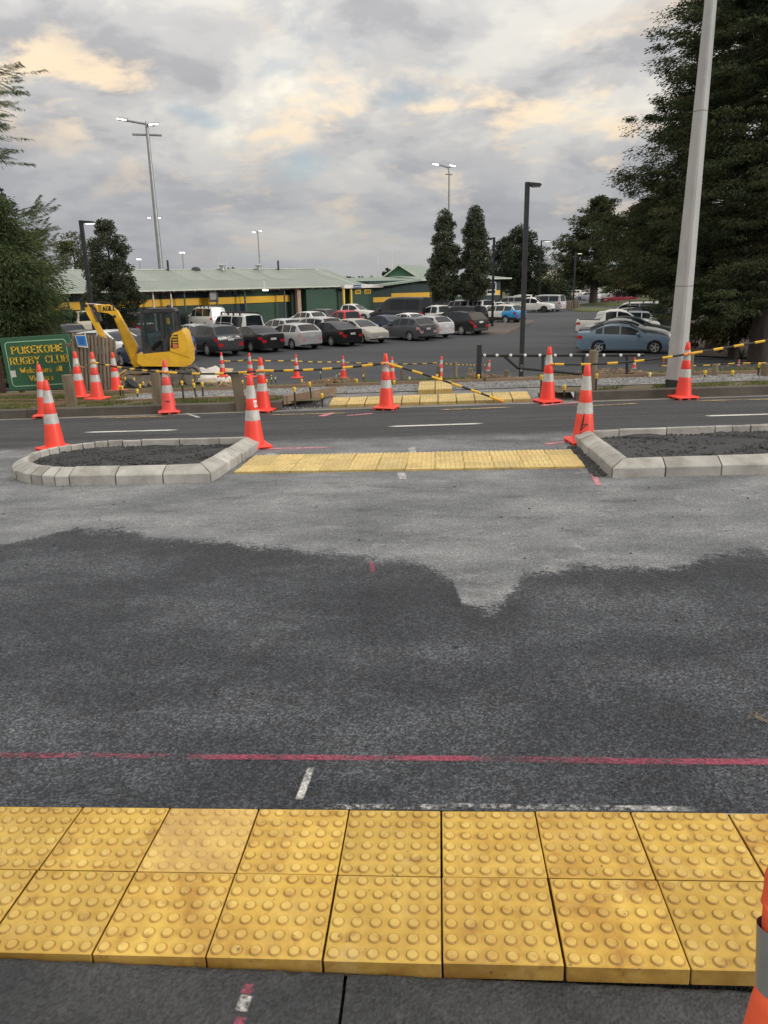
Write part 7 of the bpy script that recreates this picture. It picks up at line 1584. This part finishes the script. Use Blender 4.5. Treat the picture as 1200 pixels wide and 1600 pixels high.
def sleeve(name, pts, m, n=28, amp=.0):
    """baggy tube of cloth along (point, radius), gathered at its seams"""
    P = [Vector(p) for p, _ in pts]; rs = [r_ for _, r_ in pts]; fine = []; fr_ = []
    for i in range(len(P)-1):
        for k in range(8): u = k/8; fine.append(P[i].lerp(P[i+1], u)); fr_.append(rs[i]+(rs[i+1]-rs[i])*(u*u*(3-2*u)))
    fine.append(P[-1]); fr_.append(rs[-1]); mb = MB(); vs = []
    d = (P[-1]-P[0]).normalized(); a = d.cross(Vector((0,1,0))).normalized(); b = d.cross(a)
    for j, (p, r_) in enumerate(zip(fine, fr_)):
        for k in range(n):
            t = 2*math.pi*k/n; q = r_*(1+amp*math.sin(3*t+j*.4)*.5+amp*math.sin(5*t-j*.7)*.4); vs.append(p+(a*math.cos(t)+b*math.sin(t))*q)
    m_ = len(fine); mb.add(vs, [(j*n+k, j*n+(k+1) % n, (j+1)*n+(k+1) % n, (j+1)*n+k) for j in range(m_-1) for k in range(n)])
    return mb.build(name, m, wp, 70)
ub = cam_pt(1235, 1400, .655); t0 = cam_pt(1252, 1452, .655); t1 = cam_pt(1250, 1558, .65); lo = cam_pt(1225, 1640, .645)
q0, q1, q2 = cam_pt(1236,1420,.655), t0, t1
sleeve('sleeve', [(sh, .070), (cam_pt(1312,1330,.66), .042), (cam_pt(1268,1400,.66), .0385), (cam_pt(1256,1445,.66), .0355), (t0, .0325), (t1, .0325), (cam_pt(1240,1600,.648), .0365), (wr, .036)], HVO, amp=.03)
sleeve('reflective_band', [(cam_pt(1251.5,1455,.655), .0347), (cam_pt(1250,1555,.650), .0347)], TAPE, amp=.0)
hand = MB()
# hand below the frame: palm and five bent fingers
hv = [tuple(wr), tuple(hd_)]; he = [(0,1)]; hr_ = [.026,.034]
dn = (hd_-wr).normalized(); sd = dn.cross(Vector((0,1,0))).normalized()
for k, (o_, l) in enumerate(((-.030,.070),(-.010,.082),(.010,.078),(.029,.062))):
    i = len(hv); b0_ = hd_+sd*o_+dn*.02; hv += [tuple(b0_), tuple(b0_+dn*l*.5), tuple(b0_+dn*l*.85+Vector((0,.02,0)))]; he += [(1,i),(i,i+1),(i+1,i+2)]; hr_ += [.0095,.0088,.0075]
i = len(hv); b0_ = wr.lerp(hd_, .55)+sd*-.03; hv += [tuple(b0_), tuple(b0_+dn*.03+sd*-.022), tuple(b0_+dn*.06+sd*-.03)]; he += [(0,i),(i,i+1),(i+1,i+2)]; hr_ += [.012,.0105,.009]
skin_mesh('hand', hv, he, hr_, SKIN, wp)
hc = Vector((cx_, cy_+.03, 1.68))
MB().lathe([(.0,.125),(.07,.11),(.105,.05),(.108,-.01),(.095,-.05)], 16, Matrix.Translation(hc), cap=False).build('hair', HAIR, wp, 70)
